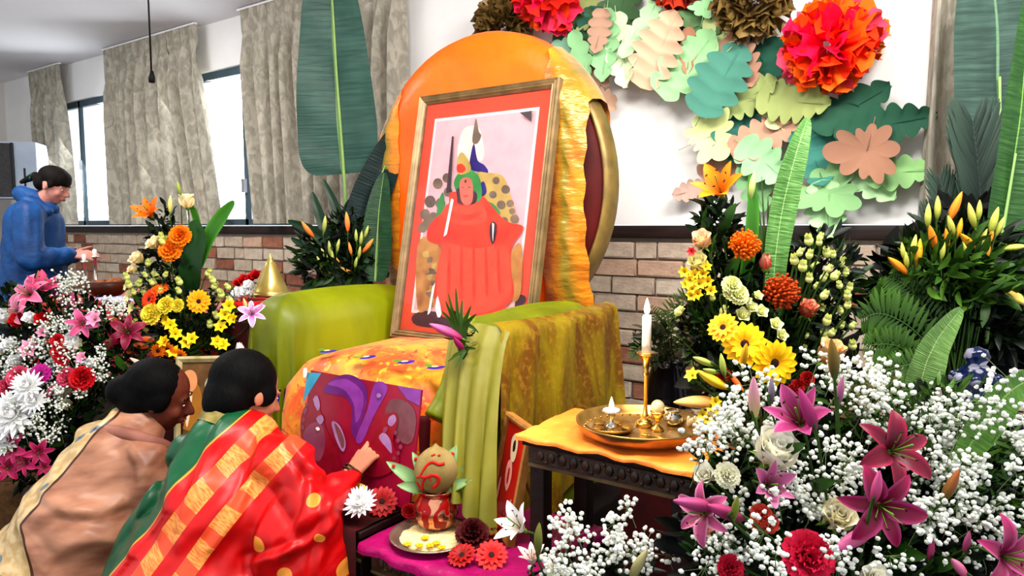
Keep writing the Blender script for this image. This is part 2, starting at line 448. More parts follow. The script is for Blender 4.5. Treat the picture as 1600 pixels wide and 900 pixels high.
LEAVES = [  # px, py, length px, width px, angle, kind, lobes, colour, off the wall, label
 (900, 62, 110, 62, 205, 'oak', 5, DG, .03, 'dark green oak-shaped paper leaf just above the orange chair back, under the pink paper flower'),
 (968, 22, 120, 66, 70, 'oak', 5, DG, .02, 'dark green paper leaf at the top edge left of the dark red flower'),
 (925, 22, 90, 50, 100, 'hand', 9, OL, .035, 'olive paper leaf close to the right of the pink paper flower'),
 (1010, 38, 120, 40, 55, 'oak', 6, LG2, .06, 'long pale mint paper leaf slanting up towards the top edge'),
 (912, 88, 84, 36, 290, 'oak', 4, LG, .06, 'small light green paper leaf hanging by the shoulder of the chair back'),
 (884, 84, 60, 44, 200, 'hand', 7, '#8fc7a6', .05, 'blue-green small paper leaf touching the top right of the orange cover'),
 (948, 72, 110, 50, 270, 'oak', 5, LG, .05, 'light green paper leaf in the middle of the cluster above the chair'),
 (930, 60, 90, 60, 250, 'oak', 5, T1, .03, 'teal paper leaf half hidden between light green ones above the chair'),
 (938, 50, 66, 36, 260, 'oak', 5, TN, .07, 'small tan paper leaf in the cluster above the chair'),
 (928, 112, 90, 64, 235, 'hand', 9, '#d6ac90', .04, 'tan hand-shaped paper leaf just right of the chair back top'),
 (944, 160, 70, 52, 285, 'hand', 8, '#dcb592', .03, 'lowest tan paper leaf beside the gold rim of the chair back'),
 (975, 80, 120, 56, 285, 'oak', 5, '#dff2c4', .05, 'very pale green paper leaf over the bright wall'),
 (1032, 80, 120, 78, 60, 'oak', 6, '#e2bf9b', .06, 'large sand-coloured oak paper leaf in the upper middle'),
 (1064, 56, 80, 70, 80, 'hand', 8, T3, .02, 'dark teal paper leaf under the dark red paper flower'),
 (1078, 104, 120, 84, 45, 'oak', 5, '#a5df9c', .055, 'broad light green paper leaf left of the big teal one'),
 (1092, 40, 80, 66, 20, 'hand', 9, '#6f9a5e', .045, 'moss green paper leaf left of the gold pompom flower'),
 (1102, 14, 44, 44, 80, 'hand', 7, LG, .07, 'small round mint paper leaf at the top edge beside the gold pompom'),
 (1078, 80, 70, 28, 270, 'oak', 4, '#c98f6a', .05, 'narrow brown paper leaf between the sand and the light green leaf'),
 (1118, 66, 92, 64, 60, 'hand', 9, YG, .05, 'pale yellow-green paper leaf just under the gold pompom'),
 (1128, 128, 122, 84, 60, 'oak', 5, '#4f9c88', .075, 'large teal oak paper leaf in the centre of the wall display'),
 (1160, 96, 90, 60, 300, 'oak', 6, '#c79778', .055, 'brown scalloped paper leaf right behind the large teal one'),
 (1192, 96, 110, 80, 300, 'hand', 8, '#1f7a62', .03, 'deep green paper leaf between the gold pompom and the big orange flower'),
 (1172, 152, 96, 60, 20, 'oak', 6, OL, .06, 'olive paper leaf left of the pair under the big orange flower'),
 (1240, 160, 110, 66, 350, 'oak', 6, '#a3b05c', .07, 'olive paper leaf with pale lower lobes directly under the big orange flower'),
 (1222, 176, 90, 56, 330, 'hand', 9, YG, .05, 'pale lime paper leaf peeping below the olive pair'),
 (1110, 212, 92, 84, 20, 'hand', 10, '#e3ee9a', .07, 'round lemon yellow-green paper leaf at the left edge of the lower cluster'),
 (1155, 205, 96, 70, 70, 'oak', 5, '#2f9080', .04, 'teal paper leaf right of the lemon coloured one'),
 (1196, 214, 110, 60, 25, 'oak', 6, '#d3a283', .06, 'tan paper leaf in the middle of the lower cluster'),
 (1130, 252, 80, 60, 45, 'oak', 5, '#c6987c', .03, 'tan paper leaf just above the orange lily'),
 (1078, 300, 50, 34, 200, 'oak', 4, '#cfae9e', .03, 'small curled tan paper leaf at the far left of the lower cluster, by the lily'),
 (1192, 250, 90, 64, 320, 'oak', 4, '#a8e0a4', .075, 'mint paper leaf immediately left of the tall green blade'),
 (1180, 290, 84, 50, 290, 'oak', 4, '#86b87c', .05, 'mid green paper leaf low behind the lily bud'),
 (1214, 300, 70, 44, 270, 'hand', 8, '#b98f6e', .03, 'brown paper leaf low behind the tall green blade'),
 (1272, 246, 96, 70, 290, 'oak', 5, '#2f9484', .05, 'teal paper leaf immediately right of the tall green blade'),
 (1330, 172, 120, 66, 30, 'oak', 5, '#236b50', .05, 'dark green oak paper leaf just below right of the big orange flower'),
 (1312, 205, 90, 70, 215, 'oak', 5, '#2a7058', .03, 'dark green paper leaf left of the brown hand-shaped one'),
 (1380, 196, 140, 62, 8, 'oak', 6, '#2c7459', .06, 'long dark green oak paper leaf reaching furthest right'),
 (1355, 236, 104, 104, 260, 'hand', 10, '#b98868', .075, 'large brown hand-shaped paper leaf at the lower right'),
 (1402, 270, 90, 52, 5, 'oak', 4, '#a9e08c', .04, 'light green paper leaf right of the brown hand-shaped one'),
 (1300, 262, 80, 40, 60, 'hand', 9, '#cfe09a', .04, 'pale green paper leaf left of the brown hand-shaped one'),
 (1296, 302, 108, 88, 90, 'hand', 9, '#8fc27e', .06, 'lowest broad green paper leaf, just over the sill'),
 (1290, 325, 90, 60, 280, 'oak', 5, '#bdeeaa', .045, 'pale mint paper leaf hanging down to the sill'),
 (1360, 285, 90, 50, 320, 'oak', 4, '#c4f0b0', .03, 'pale mint paper leaf under the brown hand-shaped one'),
 (1240, 300, 60, 50, 180, 'hand', 7, '#eef0a8', .03, 'small lemon paper leaf beside the tall green blade'),
]
for i, (px, py, lp, wp, ang, kd, lobes, colr, off, lab) in enumerate(LEAVES):
    off = off*1.7
    p = onY(px, py, WY-off-.01); d = (p-Vector((0, 0, EYE))).dot(FV)
    s = d/FPX; stretch = 1.0/(.819)           # the wall is seen at a slant
    me = leaf_mesh(kd, lp*s*1.0, wp*s*1.1, leaf_paper(colr), lobes, i)
    R = Matrix(((1, 0, 0), (0, 0, -1), (0, 1, 0))).to_4x4()       # local z -> -Y (into the room), local y -> Z
    M = Matrix.Translation(p)@R@Matrix.Rotation(math.radians(ang), 4, 'Z')@Matrix.Rotation(ru(-.22, .22), 4, 'X')@Matrix.Rotation(ru(-.1, .15), 4, 'Y')
    o = bpy.data.objects.new('paper_leaf', me); COL.objects.link(o); o.matrix_world = M
    tag(o, lab, 'paper leaf', 'paper leaves pinned to the white wall')

def pompom(px, py, rp, off, cols, label, n, fine=False, seed=1):
    """tissue paper flower: many crumpled petals round a centre, facing the room"""
    p = onY(px, py, WY-off); d = (p-Vector((0, 0, EYE))).dot(FV); R_ = rp*d/FPX
    root = thing('paper_flower', p, label, 'paper flower', 'tissue paper pompoms on the wall')
    r = random.Random(seed)
    groups = {}
    ctr = []
    for k in range(n):
        # direction on the hemisphere facing the room
        u = (k+.5)/n; th = math.acos(1-u*1.25); ph = k*2.39996+r.uniform(-.2, .2)
        dirn = Vector((math.sin(th)*math.cos(ph), -math.cos(th), math.sin(th)*math.sin(ph)))
        ci = r.randrange(len(cols)) if len(cols) < 3 else (min(len(cols)-1, int((u*1.15+r.uniform(-.18, .18))*len(cols))) if True else 0)
        ci = max(0, ci); groups.setdefault(ci, []).append((dirn, th))
    for ci, L in groups.items():
        b = MB()
        for dirn, th in L:
            Ln = R_*r.uniform(.85, 1.03); Wd = R_*(.62 if not fine else .26)*r.uniform(.8, 1.2)
            M = Vector(dirn).to_track_quat('Z', 'Y').to_matrix()@Matrix.Rotation(r.uniform(0, 6.28), 3, 'Z')
            nu, nv = (5, 7) if not fine else (4, 4)
            c0 = p; P = []
            for i in range(nu):
                u = i/(nu-1); row = []
                for j in range(nv):
                    v = j/(nv-1)*2-1
                    wd = Wd*(.12+.88*u**.7)*.5
                    z = Ln*(.25+.75*u)*(1-.10*v*v)
                    y = .10*R_*math.sin(v*5+3*u+th*5)*u+(.22*R_*u*u*v*v)
                    if i == nu-1: z += .04*R_*(1 if j % 2 else -1)
                    row.append(c0+M@Vector((v*wd, y, z)))
                P.append(row)
            b.grid(P)
        b.build('petals', paper(cols[ci]) if not fine else mat('gold_foil', '#a88e58', '#6c5530', 25., .4, .15), root)
    MB().lathe([(0, 0), (.03, 0), (.03, .02), (0, .02)], 10, (p.x, WY-.025, p.z), axis=(0, 1, 0)).build('wall_pad', m_white, root)
    MB().tube([(p.x, WY, p.z), (p.x, p.y, p.z)], .004, 5).build('wire', m_white, root)
pompom(787, 42, 50, .14, ['#8f7a48', '#6f5a30'], 'gold paper pompom at the left, just above the orange chair back', 150, True, 3)
pompom(862, -8, 62, .16, ['#ff3470', '#f4402c', '#ff6a18', '#ff4a70'], 'pink and orange tissue flower cut by the top edge above the chair', 46, False, 4)
pompom(1060, -28, 48, .12, ['#b03018', '#c84a2a', '#8e2414'], 'dark red tissue flower mostly above the top edge', 40, False, 5)
pompom(1178, 0, 66, .15, ['#6d5628', '#8f7a48'], 'gold foil pompom between the dark red and the big orange flower', 170, True, 6)
pompom(1298, 70, 76, .17, ['#ff1a5c', '#ff5208', '#ff7a10', '#ff4a10', '#ff7818', '#f0607c'], 'largest orange tissue flower with a hot pink heart, right of the others', 74, False, 7)
pompom(1342, 62, 44, .10, ['#f0a040', '#e89a3a'], 'pale amber tissue flower tucked behind the largest orange one', 30, False, 8)

# ================================================================== dais and throne
m_dais = mat('maroon_dais_cloth', '#22070a', '#140405', 7., .9, bump=.2, bscale=80)
MB().box((-2.38, 1.44, 0), (-1.08, 2.55, .40), bev=.01).build('dais', m_dais, label='low maroon covered platform under the draped armchair', cat='platform')
THR = thing('throne', (-1.745, 1.95, .40), 'big armchair with a round orange-covered back and green draped arms', 'armchair')
m_maroon = mat('maroon_velvet', '#6e1a18', '#521210', 5., .7)
m_goldrim = mat('antique_gold_rim', '#a98f55', '#84703f', 14., .42, .35, bump=.1, bscale=60)
def satin(name, a, b, sc=5., rough=.38, sx=(1, 1, 1), bumps=.25):
    if name in _M: return _M[name]
    s = N(name); c = s.coord(); nz = s.noise(s.scale(c, *sx), sc, 4., .55, .6)
    s.bump(s.noise(s.scale(c, sx[0]*1.3, sx[1]*1.3, sx[2]*1.3), sc*2.2, 3.), bumps, .02)
    _M[name] = s.fin(s.mix(s.mapr(nz, .3, .7), a, b), rough, spec=.25); return _M[name]
ECX, ECZ, ERX, ERZ, EY = -1.755, 1.50, .580, .60, 2.30
def ellp(a, k=1., y=0.): return (ECX+ERX*k*math.cos(a), y, ECZ+ERZ*k*math.sin(a))
NE = 72
b = MB(); P = []
for y, k in ((EY+.10, .0), (EY+.10, .95), (EY-.0, .97), (EY-.035, .93), (EY-.055, .6), (EY-.06, .0)):
    P.append([ellp(2*math.pi*i/NE, k, y) for i in range(NE)])
b.grid(list(reversed(P)), closed_v=True).build('back_pad', m_maroon, THR)
b = MB(); P = []
for q in range(10):
    t = 2*math.pi*q/10; k = 1+.030*math.cos(t)+(.006 if q % 2 else 0); y = EY+.03+.055*math.sin(t)
    P.append([ellp(2*math.pi*i/NE, k-.030, y) for i in range(NE)])
b.grid(P, closed_u=True, closed_v=True).build('back_rim', m_goldrim, THR)
# orange cover over the back: pleated golden bands at both sides, plain orange in the middle
m_or = satin('orange_satin', '#ff801c', '#f57012', 4.)
def band_mat():
    s = N('gold_satin_band'); uv = s.n('ShaderNodeUVMap').outputs[0]; x = s.n('ShaderNodeSeparateXYZ'); s.l(uv, x.inputs[0])
    e = s.mapr(s.math('ABSOLUTE', s.math('SUBTRACT', x.outputs[0], .60)), .03, .26, 1, 0)
    c = s.coord(); nz = s.noise(s.scale(c, 1, 1, 2.2), 7., 4., .6, .8)
    base = s.mix(s.mapr(nz, .3, .7), '#f0a414', '#c57808')
    col = s.mix(s.math('MULTIPLY', e, .85), base, '#85821a')
    s.bump(s.noise(s.scale(c, 1, 1, 3), 12., 3.), .5, .02)
    return s.fin(col, .33, .15, sheen=.2)
m_band = band_mat()
def cover(x0, x1, zb, m, name, amp, nw, lift, out=.02):
    NX, P = 14, []
    for i in range(NX+1):
        x = x0+(x1-x0)*i/NX; c = (x-ECX)/ERX
        zt = ECZ+ERZ*math.sqrt(max(.0, 1-c*c))*1.0+out
        col = []
        NZ = 26
        for j in range(NZ+1):
            v = j/NZ; z = zb+(zt-.05-zb)*v
            edge = math.sin(math.pi*i/NX)
            y = EY-.07-lift*(.3+.7*edge)-amp*(math.sin(v*nw*6.28+2*math.sin(i*.6))*.6+.4*math.sin(v*nw*14+i))*edge
            xx = x+amp*.5*math.sin(v*nw*6.28+1)*(1 if i in (0, NX) else .3)
            rim = max(0, (math.hypot((x-ECX)/ERX, (z-ECZ)/ERZ)-.9)/.1); y += .03*rim
            col.append((xx, y, z))
        for (dy, dz) in ((-.045, -.018), (-.01, .0), (.05, .008), (.10, -.002), (.125, -.04), (.13, -.2)):
            col.append((x, EY+dy-lift*.4, zt+dz))
        P.append(col)
    MB().grid([list(reversed(c)) for c in P]).build(name, m, THR)
cover(-2.19, -1.37, .93, m_or, 'orange_cover', .003, 2, .005)
cover(-1.405, -1.238, .93, m_band, 'pleated_band', .012, 6, .045, .035)
cover(-2.330, -2.15, .93, m_band, 'pleated_band', .010, 7, .02, .012)
# seat with its patterned cloth
def seat_mat():
    s = N('orange_peacock_silk'); c = s.coord()
    n1 = s.noise(c, 6., 4., .6, .8); n2 = s.noise(c, 22., 3., .6, 1.5)
    base = s.mix(s.mapr(n1, .38, .62), '#f0641a', '#f9b232')
    base = s.mix(s.mapr(n2, .60, .68), base, '#e2381a')
    base = s.mix(s.math('MULTIPLY', s.mapr(s.noise(c, 34., 2.), .62, .66), .6), base, '#c9c24a')
    s.bump(s.noise(c, 7., 3.), .25, .03)
    return s.fin(base, .42, sheen=.15)
m_seat = seat_mat()
MB().box((-2.02, 1.50, .40), (-1.36, 2.24, .80), bev=.02).build('seat_base', m_maroon, THR)
prof = [(2.22, .93), (2.05, .915), (1.9, .915), (1.75, .918), (1.62, .912), (1.54, .89), (1.495, .85), (1.47, .80), (1.455, .72), (1.45, .62), (1.445, .50), (1.44, .42)]
P = []
for j, (y, z) in enumerate(prof):
    row = []
    for i in range(25):
        u = i/24; x = -2.03+(.675)*u
        sag = .035*abs(2*u-1)**4
        zz = z-sag*(1 if j < 7 else 0)+(.008*math.sin(u*9+j) if j < 7 else 0)+(.02*math.sin(3.14*u) if j < 6 else 0); yy = y+(.06*abs(2*u-1)**6 if j >= 5 else 0)+(.012*math.sin(u*25+j*.3) if j > 7 else 0)
        row.append((x, yy, zz))
    for dx, dz in ((.012, -.05), (.014, -.18), (.012, -.35)): 
        row.append((row[24][0]+dx, row[24][1]+.01, max(.42, row[24][2]+dz)))
    row = [(row[0][0]-dx, row[0][1]+.01, max(.42, row[0][2]+dz)) for dx, dz in ((.012, -.35), (.014, -.18), (.012, -.05))]+row
    P.append(row)
so = MB().grid([list(reversed(r)) for r in P]).build('seat_cloth', m_seat, THR)
# peacock motifs woven into the silk: flat print lying on the cloth
m_pb = mat('motif_blue', '#3a2f9a', '#4a3cae', 20, .5); m_pg = mat('motif_green', '#5f8a3a', '#7fa04a', 20, .5); m_pw = mat('motif_white', '#e8dcc8', '#d9c9b0', 20, .5)
def motif(x, y, z, nrm, s, rot):
    b = MB(); n = Vector(nrm).normalized(); a = n.cross(Vector((0, 0, 1) if abs(n.z) < .8 else (0, 1, 0))).normalized(); c = n.cross(a)
    def L(pts, mi, k): b.poly([Vector((x, y, z))+n*(.0012*k+.004)+a*(p*math.cos(rot)-q*math.sin(rot))*s+c*(p*math.sin(rot)+q*math.cos(rot))*s for p, q in outline(pts, n=3)], mi)
    L([(-1, .1), (-.6, .7), (.1, .8), (.3, .3), (-.2, .0), (-.3, -.5), (-.8, -.5)], 0, 1)
    L([(.0, .4), (.5, .6), (1.2, .2), (.9, -.1), (.3, 0)], 1, 2)
    L([(-.5, .1), (-.2, .45), (.1, .2), (-.2, -.1)], 2, 3)
    return b
for px, py in ((512, 549), (570, 559), (632, 566), (680, 574), (592, 545)):
    p = onZ(px, py, .934); motif(max(-1.97, p.x), p.y, .932, (0, -.08, 1), .036, ru(-.6, .6)).build('woven_motif', [m_pb, m_pg, m_pw], THR, smooth=False)
for x, z in ((-1.97, .78), (-1.42, .70), (-1.90, .62), (-1.40, .56)):
    motif(x, 1.440, z, (0, -1, .02), .028, 1.2).build('woven_motif', [m_pb, m_pg, m_pw], THR, smooth=False)

def drape(x0, x1, y0, y1, zt, zb, rr, amp, nf, crown=0., seed=0, flare=.03, nz=10, round_y=True):
    """cloth over a long bolster: rounded top, sides falling in folds"""
    r = random.Random(seed); per = []
    hx, hy = (x1-x0)/2, (y1-y0)/2; cxx, cyy = (x0+x1)/2, (y0+y1)/2; m = 96
    for i in range(m):
        a = 2*math.pi*i/m; ca, sa = math.cos(a), math.sin(a); e = .45
        per.append((hx*math.copysign(abs(ca)**e, ca), hy*math.copysign(abs(sa)**e, sa), a))
    ph = [r.uniform(0, 6) for _ in range(3)]
    P = []
    for k in (0, .3, .6, .8):
        P.append([(cxx+px*k*(1-rr/hx), cyy+py*(k)*(1-rr/hy), zt+crown*(1-k*k)) for px, py, a in per])
    for t in (0, .25, .5, .75, 1):
        an = t*math.pi/2
        P.append([(cxx+px*(1-rr/hx*(1-math.sin(an))), cyy+py*(1-rr/hy*(1-math.sin(an))), zt-rr*(1-math.cos(an))) for px, py, a in per])
    for j in range(1, nz+1):
        v = j/nz; z = zt-rr-(zt-rr-zb)*v; row = []
        for px, py, a in per:
            w_ = amp*v**.7*(math.sin(nf*a+ph[0]+.8*v)+.5*math.sin(nf*2.1*a+ph[1]-v))+flare*v
            n = Vector((px/hx, py/hy, 0)).normalized()
            row.append((cxx+px+n.x*w_, cyy+py+n.y*w_, z))
        P.append(row)
    return MB().grid(P, closed_v=True)
m_green = satin('olive_green_satin', '#98a018', '#6c740a', 3., .42, (1, 1, .35), .3)
MB().box((-2.24, 1.56, .40), (-2.06, 2.2, 1.0), bev=.03).build('arm_frame', m_maroon, THR)
MB().box((-1.33, 1.66, .40), (-1.20, 2.2, 1.0), bev=.03).build('arm_frame', m_maroon, THR)
drape(-2.30, -2.035, 1.53, 2.26, 1.105, .44, .115, .022, 15, .01, 1, .015).build('arm_drape', m_green, THR)
drape(-1.385, -1.165, 1.60, 2.26, 1.085, .44, .10, .012, 13, .012, 2, .02).build('arm_drape', m_green, THR)
# second, browner shawl over the outside of the right arm
def shawl_mat():
    s = N('gold_brown_shawl'); c = s.coord()
    n1 = s.noise(s.scale(c, 1, 1, .35), 9., 4., .6, .8)
    col = s.mix(s.mapr(n1, .4, .62), '#968418', '#7a5414')
    n2 = s.noise(c, 60., 2.); col = s.mix(s.mapr(n2, .52, .66, 0, .45), col, '#b08a2c')
    s.bump(s.noise(s.scale(c, 1, 1, .2), 14., 3.), .35, .02)
    return s.fin(col, .5)
P = []
for i in range(61):
    u = i/60; y0_ = 1.60+(2.30-1.60)*u; row = []
    zt_ = 1.105-.012*math.sin(u*3.1)
    for j in range(15):
        v = j/14
        if v < .2: q = v/.2; x = -1.192+.052*math.sin(q*math.pi/2); z = zt_-.028-.032*(1-math.cos(q*math.pi/2))
        else:
            q = (v-.2)/.8; x = -1.14+.035*q+(.007+.010*q)*math.sin(u*27+2.2*math.sin(u*5)+1.5*q); z = zt_-.06-(.50+.05*math.sin(u*5))*q
            z += .0
        row.append((x+.03*v*(1-u)**2, y0_-.16*v*(1-u)+(.03*(v-.2)*math.sin(u*34+.7) if v > .2 else 0), z))
    P.append(row)
sh = MB().grid(P); m_sh = shawl_mat()
sh.build('shawl', m_sh, label='gold and brown fringed shawl hanging over the outside of the right chair arm', cat='shawl')
# loose end of the shawl sweeping down in front of the right arm
P = []
for i in range(41):
    u = i/40; row = []
    for j in range(16):
        v = j/15
        xa, xb = -1.335, -1.125
        x = (xa+(xb-xa)*u)+.008*v*math.sin(u*20); x += .145*v**1.3*(1-.25*u)
        y = 1.60-.02*math.sin(u*3.1)-.235*v**.9+.012*math.sin(u*24+2*v)*(.25+v)
        z = 1.075-.02*(2*u-1)**2-.45*v**1.15*(1-.06*math.sin(u*5))
        row.append((x, y, z))
    P.append(row)
MB().grid(P).build('shawl_end', satin('pale_olive_sheer', '#98923a', '#726e1c', 4., .5, (1, 1, .3), .4), label='pale olive loose end of cloth hanging in front of the right chair arm', cat='cloth')
# rolled hem at the inner corner of the seat
p0, p1, p2 = at(716, 560, 2.05), at(698, 620, 2.0), at(682, 655, 1.97)
MB().tube(catmull([at(735, 500, 2.12), p0, p1, p2], 5), [.030]*10+[.034]*3+[.038]*3, 14).build('rolled_cloth_end', m_green, label='rolled green cloth end poking down at the corner of the seat', cat='cloth')

# ================================================================== framed portrait on the seat
FP0 = Vector((-1.66, 2.005, .905)); tilt = math.atan2(.19, .96)
Fu = Vector((1, 0, 0)); Fv = Vector((0, math.sin(tilt), math.cos(tilt))); Fn = Fu.cross(Fv)   # normal towards the room
Fn = -Fn if Fn.y > 0 else Fn
FW, FH = .665, .985
FC = Vector((-1.655, 2.005, .91))
def fpt(a, b, h=0): return FC+Fu*a+Fv*b+Fn*h
PORT = thing('framed_portrait', FC, 'large framed portrait with a red mat leaning against the chair back', 'picture')
def frame_ring(a0, a1, b0, b1, wid, prof, fn):
    b = MB(); P = []
    cs = [(a0, b0, 1, 1), (a1, b0, -1, 1), (a1, b1, -1, -1), (a0, b1, 1, -1)]
    for a, c, sa, sb in cs: P.append([fn(a+sa*wid*k, c+sb*wid*k, h) for k, h in prof])
    b.grid(P, closed_u=True); return b
prof = [(0, -.015), (0, .012), (.12, .02), (.3, .014), (.42, .022), (.62, .016), (.72, .019), (1, .006), (1, -.015)]
frame_ring(-FW/2, FW/2, 0, FH, .036, prof, fpt).build('frame', mat('dull_gold_frame', '#a58d66', '#84704e', 20., .45, .3), PORT, smooth=False)
MB().prism([fpt(-FW/2+.03, .03, 0), fpt(FW/2-.03, .03, 0), fpt(FW/2-.03, FH-.03, 0), fpt(-FW/2+.03, FH-.03, 0)], -Fn*.012).build('red_mat', mat('mat_board_red', '#e0664e', '#d85a42', 3., .6), PORT, smooth=False, label='orange red mat board')
pr = MB(); pmats = [mat('print_'+n, a, b, 18., .5) for n, a, b in (('white', '#f6eeee', '#f0e6e6'), ('pink', '#edc0c6', '#f1ccd0'), ('red', '#e8442e', '#f0583c'), ('lightred', '#f46a50', '#ee5c44'), ('gold', '#d9a868', '#a9703c'), ('carved', '#a08a78', '#6e5a50'), ('green', '#3f8a4c', '#5aa060'), ('purple', '#4a3490', '#382878'), ('dark', '#3a2430', '#54343c'), ('skin', '#e98878', '#e07a6c'), ('straw', '#d9bd78', '#c0a468'), ('glow', '#fff2ea', '#ffe6d8'), ('grey', '#5a5052', '#4a4244'), ('maroonish', '#6a4050', '#54303c'))]
PIX = {n: i for i, n in enumerate(['white', 'pink', 'red', 'lightred', 'gold', 'carved', 'green', 'purple', 'dark', 'skin', 'straw', 'glow', 'grey', 'maroonish'])}
lay = [0]
def P_(pts, c, smooth=True, n=4):
    lay[0] += 1; h = .001+lay[0]*.00022
    q = outline(pts, n=n) if smooth else pts
    pr.poly([onP(x, y, FC+Fn*h, Fn) for x, y in q], PIX[c])
a0, a1, b0, b1 = -FW/2+.085, FW/2-.080, .105, FH-.098
lay[0] += 1; pr.poly([fpt(a, b, .0014) for a, b in ((a0, b0), (a1, b0), (a1, b1), (a0, b1))], 0)
a0 += .012; a1 -= .012; b0 += .012; b1 -= .012
lay[0] += 1; pr.poly([fpt(a, b, .0018) for a, b in ((a0, b0), (a1, b0), (a1, b1), (a0, b1))], 1)
P_([(648, 490), (700, 478), (760, 470), (815, 460), (815, 478), (760, 500), (700, 512), (650, 508)], 'maroonish')
P_([(716, 250), (722, 205), (742, 196), (752, 210), (754, 250)], 'glow')
P_([(740, 200), (744, 185), (748, 205), (752, 212), (746, 224), (738, 222)], 'carved')
P_([(740, 224), (733, 258), (737, 266), (762, 270), (757, 258), (746, 250)], 'purple')
for cx_, cy_, rr in ((684, 287, 8), (672, 315, 9), (698, 278, 7), (664, 335, 8), (688, 318, 8), (660, 356, 7), (677, 340, 8), (700, 300, 7), (668, 350, 9)):
    P_([(cx_+rr*math.cos(t)*1., cy_+rr*1.1*math.sin(t)) for t in (0, 1.05, 2.1, 3.14, 4.2, 5.2)], 'carved', n=2)
P_([(694, 320), (690, 340), (682, 345), (684, 318), (692, 300)], 'green')
P_([(744, 272), (762, 270), (785, 275), (796, 300), (806, 335), (808, 360), (795, 370), (770, 345), (748, 310)], 'straw')
for cx_, cy_, rr in ((775, 282, 6), (790, 296, 7), (797, 318, 6), (804, 342, 7), (783, 320, 7), (770, 304, 6), (800, 330, 5), (788, 345, 6)):
    P_([(cx_+rr*math.cos(t), cy_+rr*math.sin(t)) for t in (0, 1.05, 2.1, 3.14, 4.2, 5.2)], 'carved', n=2)
P_([(745, 298), (755, 283), (760, 300), (750, 308)], 'purple')
P_([(745, 310), (770, 318), (782, 334), (770, 336), (752, 322)], 'green')
P_([(652, 385), (672, 370), (690, 392), (692, 430), (684, 470), (672, 480), (652, 482)], 'gold')
P_([(798, 395), (812, 380), (816, 400), (813, 460), (800, 470), (794, 440)], 'gold')
for k in range(9): P_([(660+ (k*7) % 22, 395+k*9), (668+(k*7) % 20, 392+k*9), (670+(k*5) % 16, 400+k*9), (662+(k*7) % 20, 402+k*9)], 'carved' if k % 2 else 'straw', n=2)
P_([(705, 300), (700, 322), (672, 350), (668, 375), (690, 385), (687, 400), (678, 460), (692, 495), (752, 500), (800, 468), (798, 420), (800, 385), (818, 355), (790, 345), (765, 318), (750, 305)], 'red')
P_([(688, 400), (694, 380), (740, 388), (790, 385), (797, 420), (796, 462), (760, 488), (700, 490), (682, 460)], 'lightred')
P_([(700, 318), (720, 322), (752, 318), (760, 345), (730, 352), (700, 345), (690, 335)], 'lightred')
P_([(705, 330), (728, 336), (750, 330), (748, 338), (726, 345), (706, 338)], 'red', n=3)
for k in range(5): P_([(700+k*19, 392), (704+k*19, 392), (703+k*20, 470-4*k), (698+k*20, 468-4*k)], 'red', n=2)
P_([(713, 300), (709, 285), (717, 270), (733, 264), (748, 276), (753, 300), (748, 316), (740, 312), (718, 316)], 'green')
P_([(716, 272), (714, 250), (722, 238), (734, 255), (734, 268)], 'straw')
P_([(714, 268), (714, 258), (722, 256), (728, 264), (722, 270)], 'red', n=2)
P_([(715, 294), (714, 308), (717, 318), (741, 318), (744, 300)], 'maroonish', n=3)
P_([(718, 292), (720, 281), (728, 277), (737, 282), (739, 300), (737, 316), (728, 321), (720, 312)], 'skin', n=3)
P_([(725, 283), (728, 280), (729, 284), (727, 286)], 'dark', n=2)
P_([(720, 293), (724, 292), (724, 294)], 'dark', False); P_([(730, 292), (735, 292), (734, 294)], 'dark', False)
P_([(723, 306), (728, 305), (733, 306), (728, 308)], 'red', n=2)
P_([(706, 213), (709, 213), (704, 300), (697, 302)], 'dark', False)
P_([(705, 310), (709, 312), (698, 366), (693, 370)], 'glow', False)
P_([(766, 350), (771, 346), (776, 352), (774, 372), (769, 382), (765, 368)], 'dark', n=2)
P_([(769, 348), (772, 350), (770, 378)], 'glow', False)
P_([(676, 448), (680, 442), (672, 488), (668, 492)], 'glow', False)
P_([(680, 478), (684, 462), (690, 490), (684, 496)], 'pink', n=2)
P_([(812, 176), (831, 173), (830, 190)], 'grey', False)
pr.build('print', pmats, PORT, smooth=False)
gl = N('picture_glass'); gl.b.inputs['Transmission Weight'].default_value = 1; gl.b.inputs['IOR'].default_value = 1.15; gl = gl.fin('#ffffff', .03)
MB().prism([fpt(-FW/2+.034, .034, .0125), fpt(FW/2-.034, .034, .0125), fpt(FW/2-.034, FH-.034, .0125), fpt(-FW/2+.034, FH-.034, .0125)], Fn*.0015).build('glass', gl, PORT, smooth=False)

# ================================================================== unframed picture of feet leaning against the seat front
Q0 = Vector((-1.5, 1.345, .595)); qt = math.atan2(.055, .315)
Qv = Vector((0, math.sin(qt), math.cos(qt))); Qn = Vector((0, -math.cos(qt), math.sin(qt)))
def q_at(px, py, h=0): return onP(px, py, Q0+Qn*h, Qn)
fe = thing('feet_picture', Q0, 'glossy purple and crimson picture of two feet leaning on the seat front', 'picture')
tl, tr, br, bl = q_at(484, 579), q_at(661, 609), q_at(640, 770), q_at(468, 745)
x0, x1 = (tl.x+bl.x)/2-.0, (tr.x+br.x)/2
zt_ = (tl.z+tr.z)/2
def qp(x, z, h=0): return Vector((x, Q0.y+(z-Q0.z)*math.tan(qt), z))+Qn*h
MB().prism([qp(x0, .59), qp(x1, .59), qp(x1, zt_), qp(x0, zt_)], -Qn*.006).build('backing', mat('print_crimson', '#8c1438', '#a81c48', 9., .3, spec=.3), fe, smooth=False)
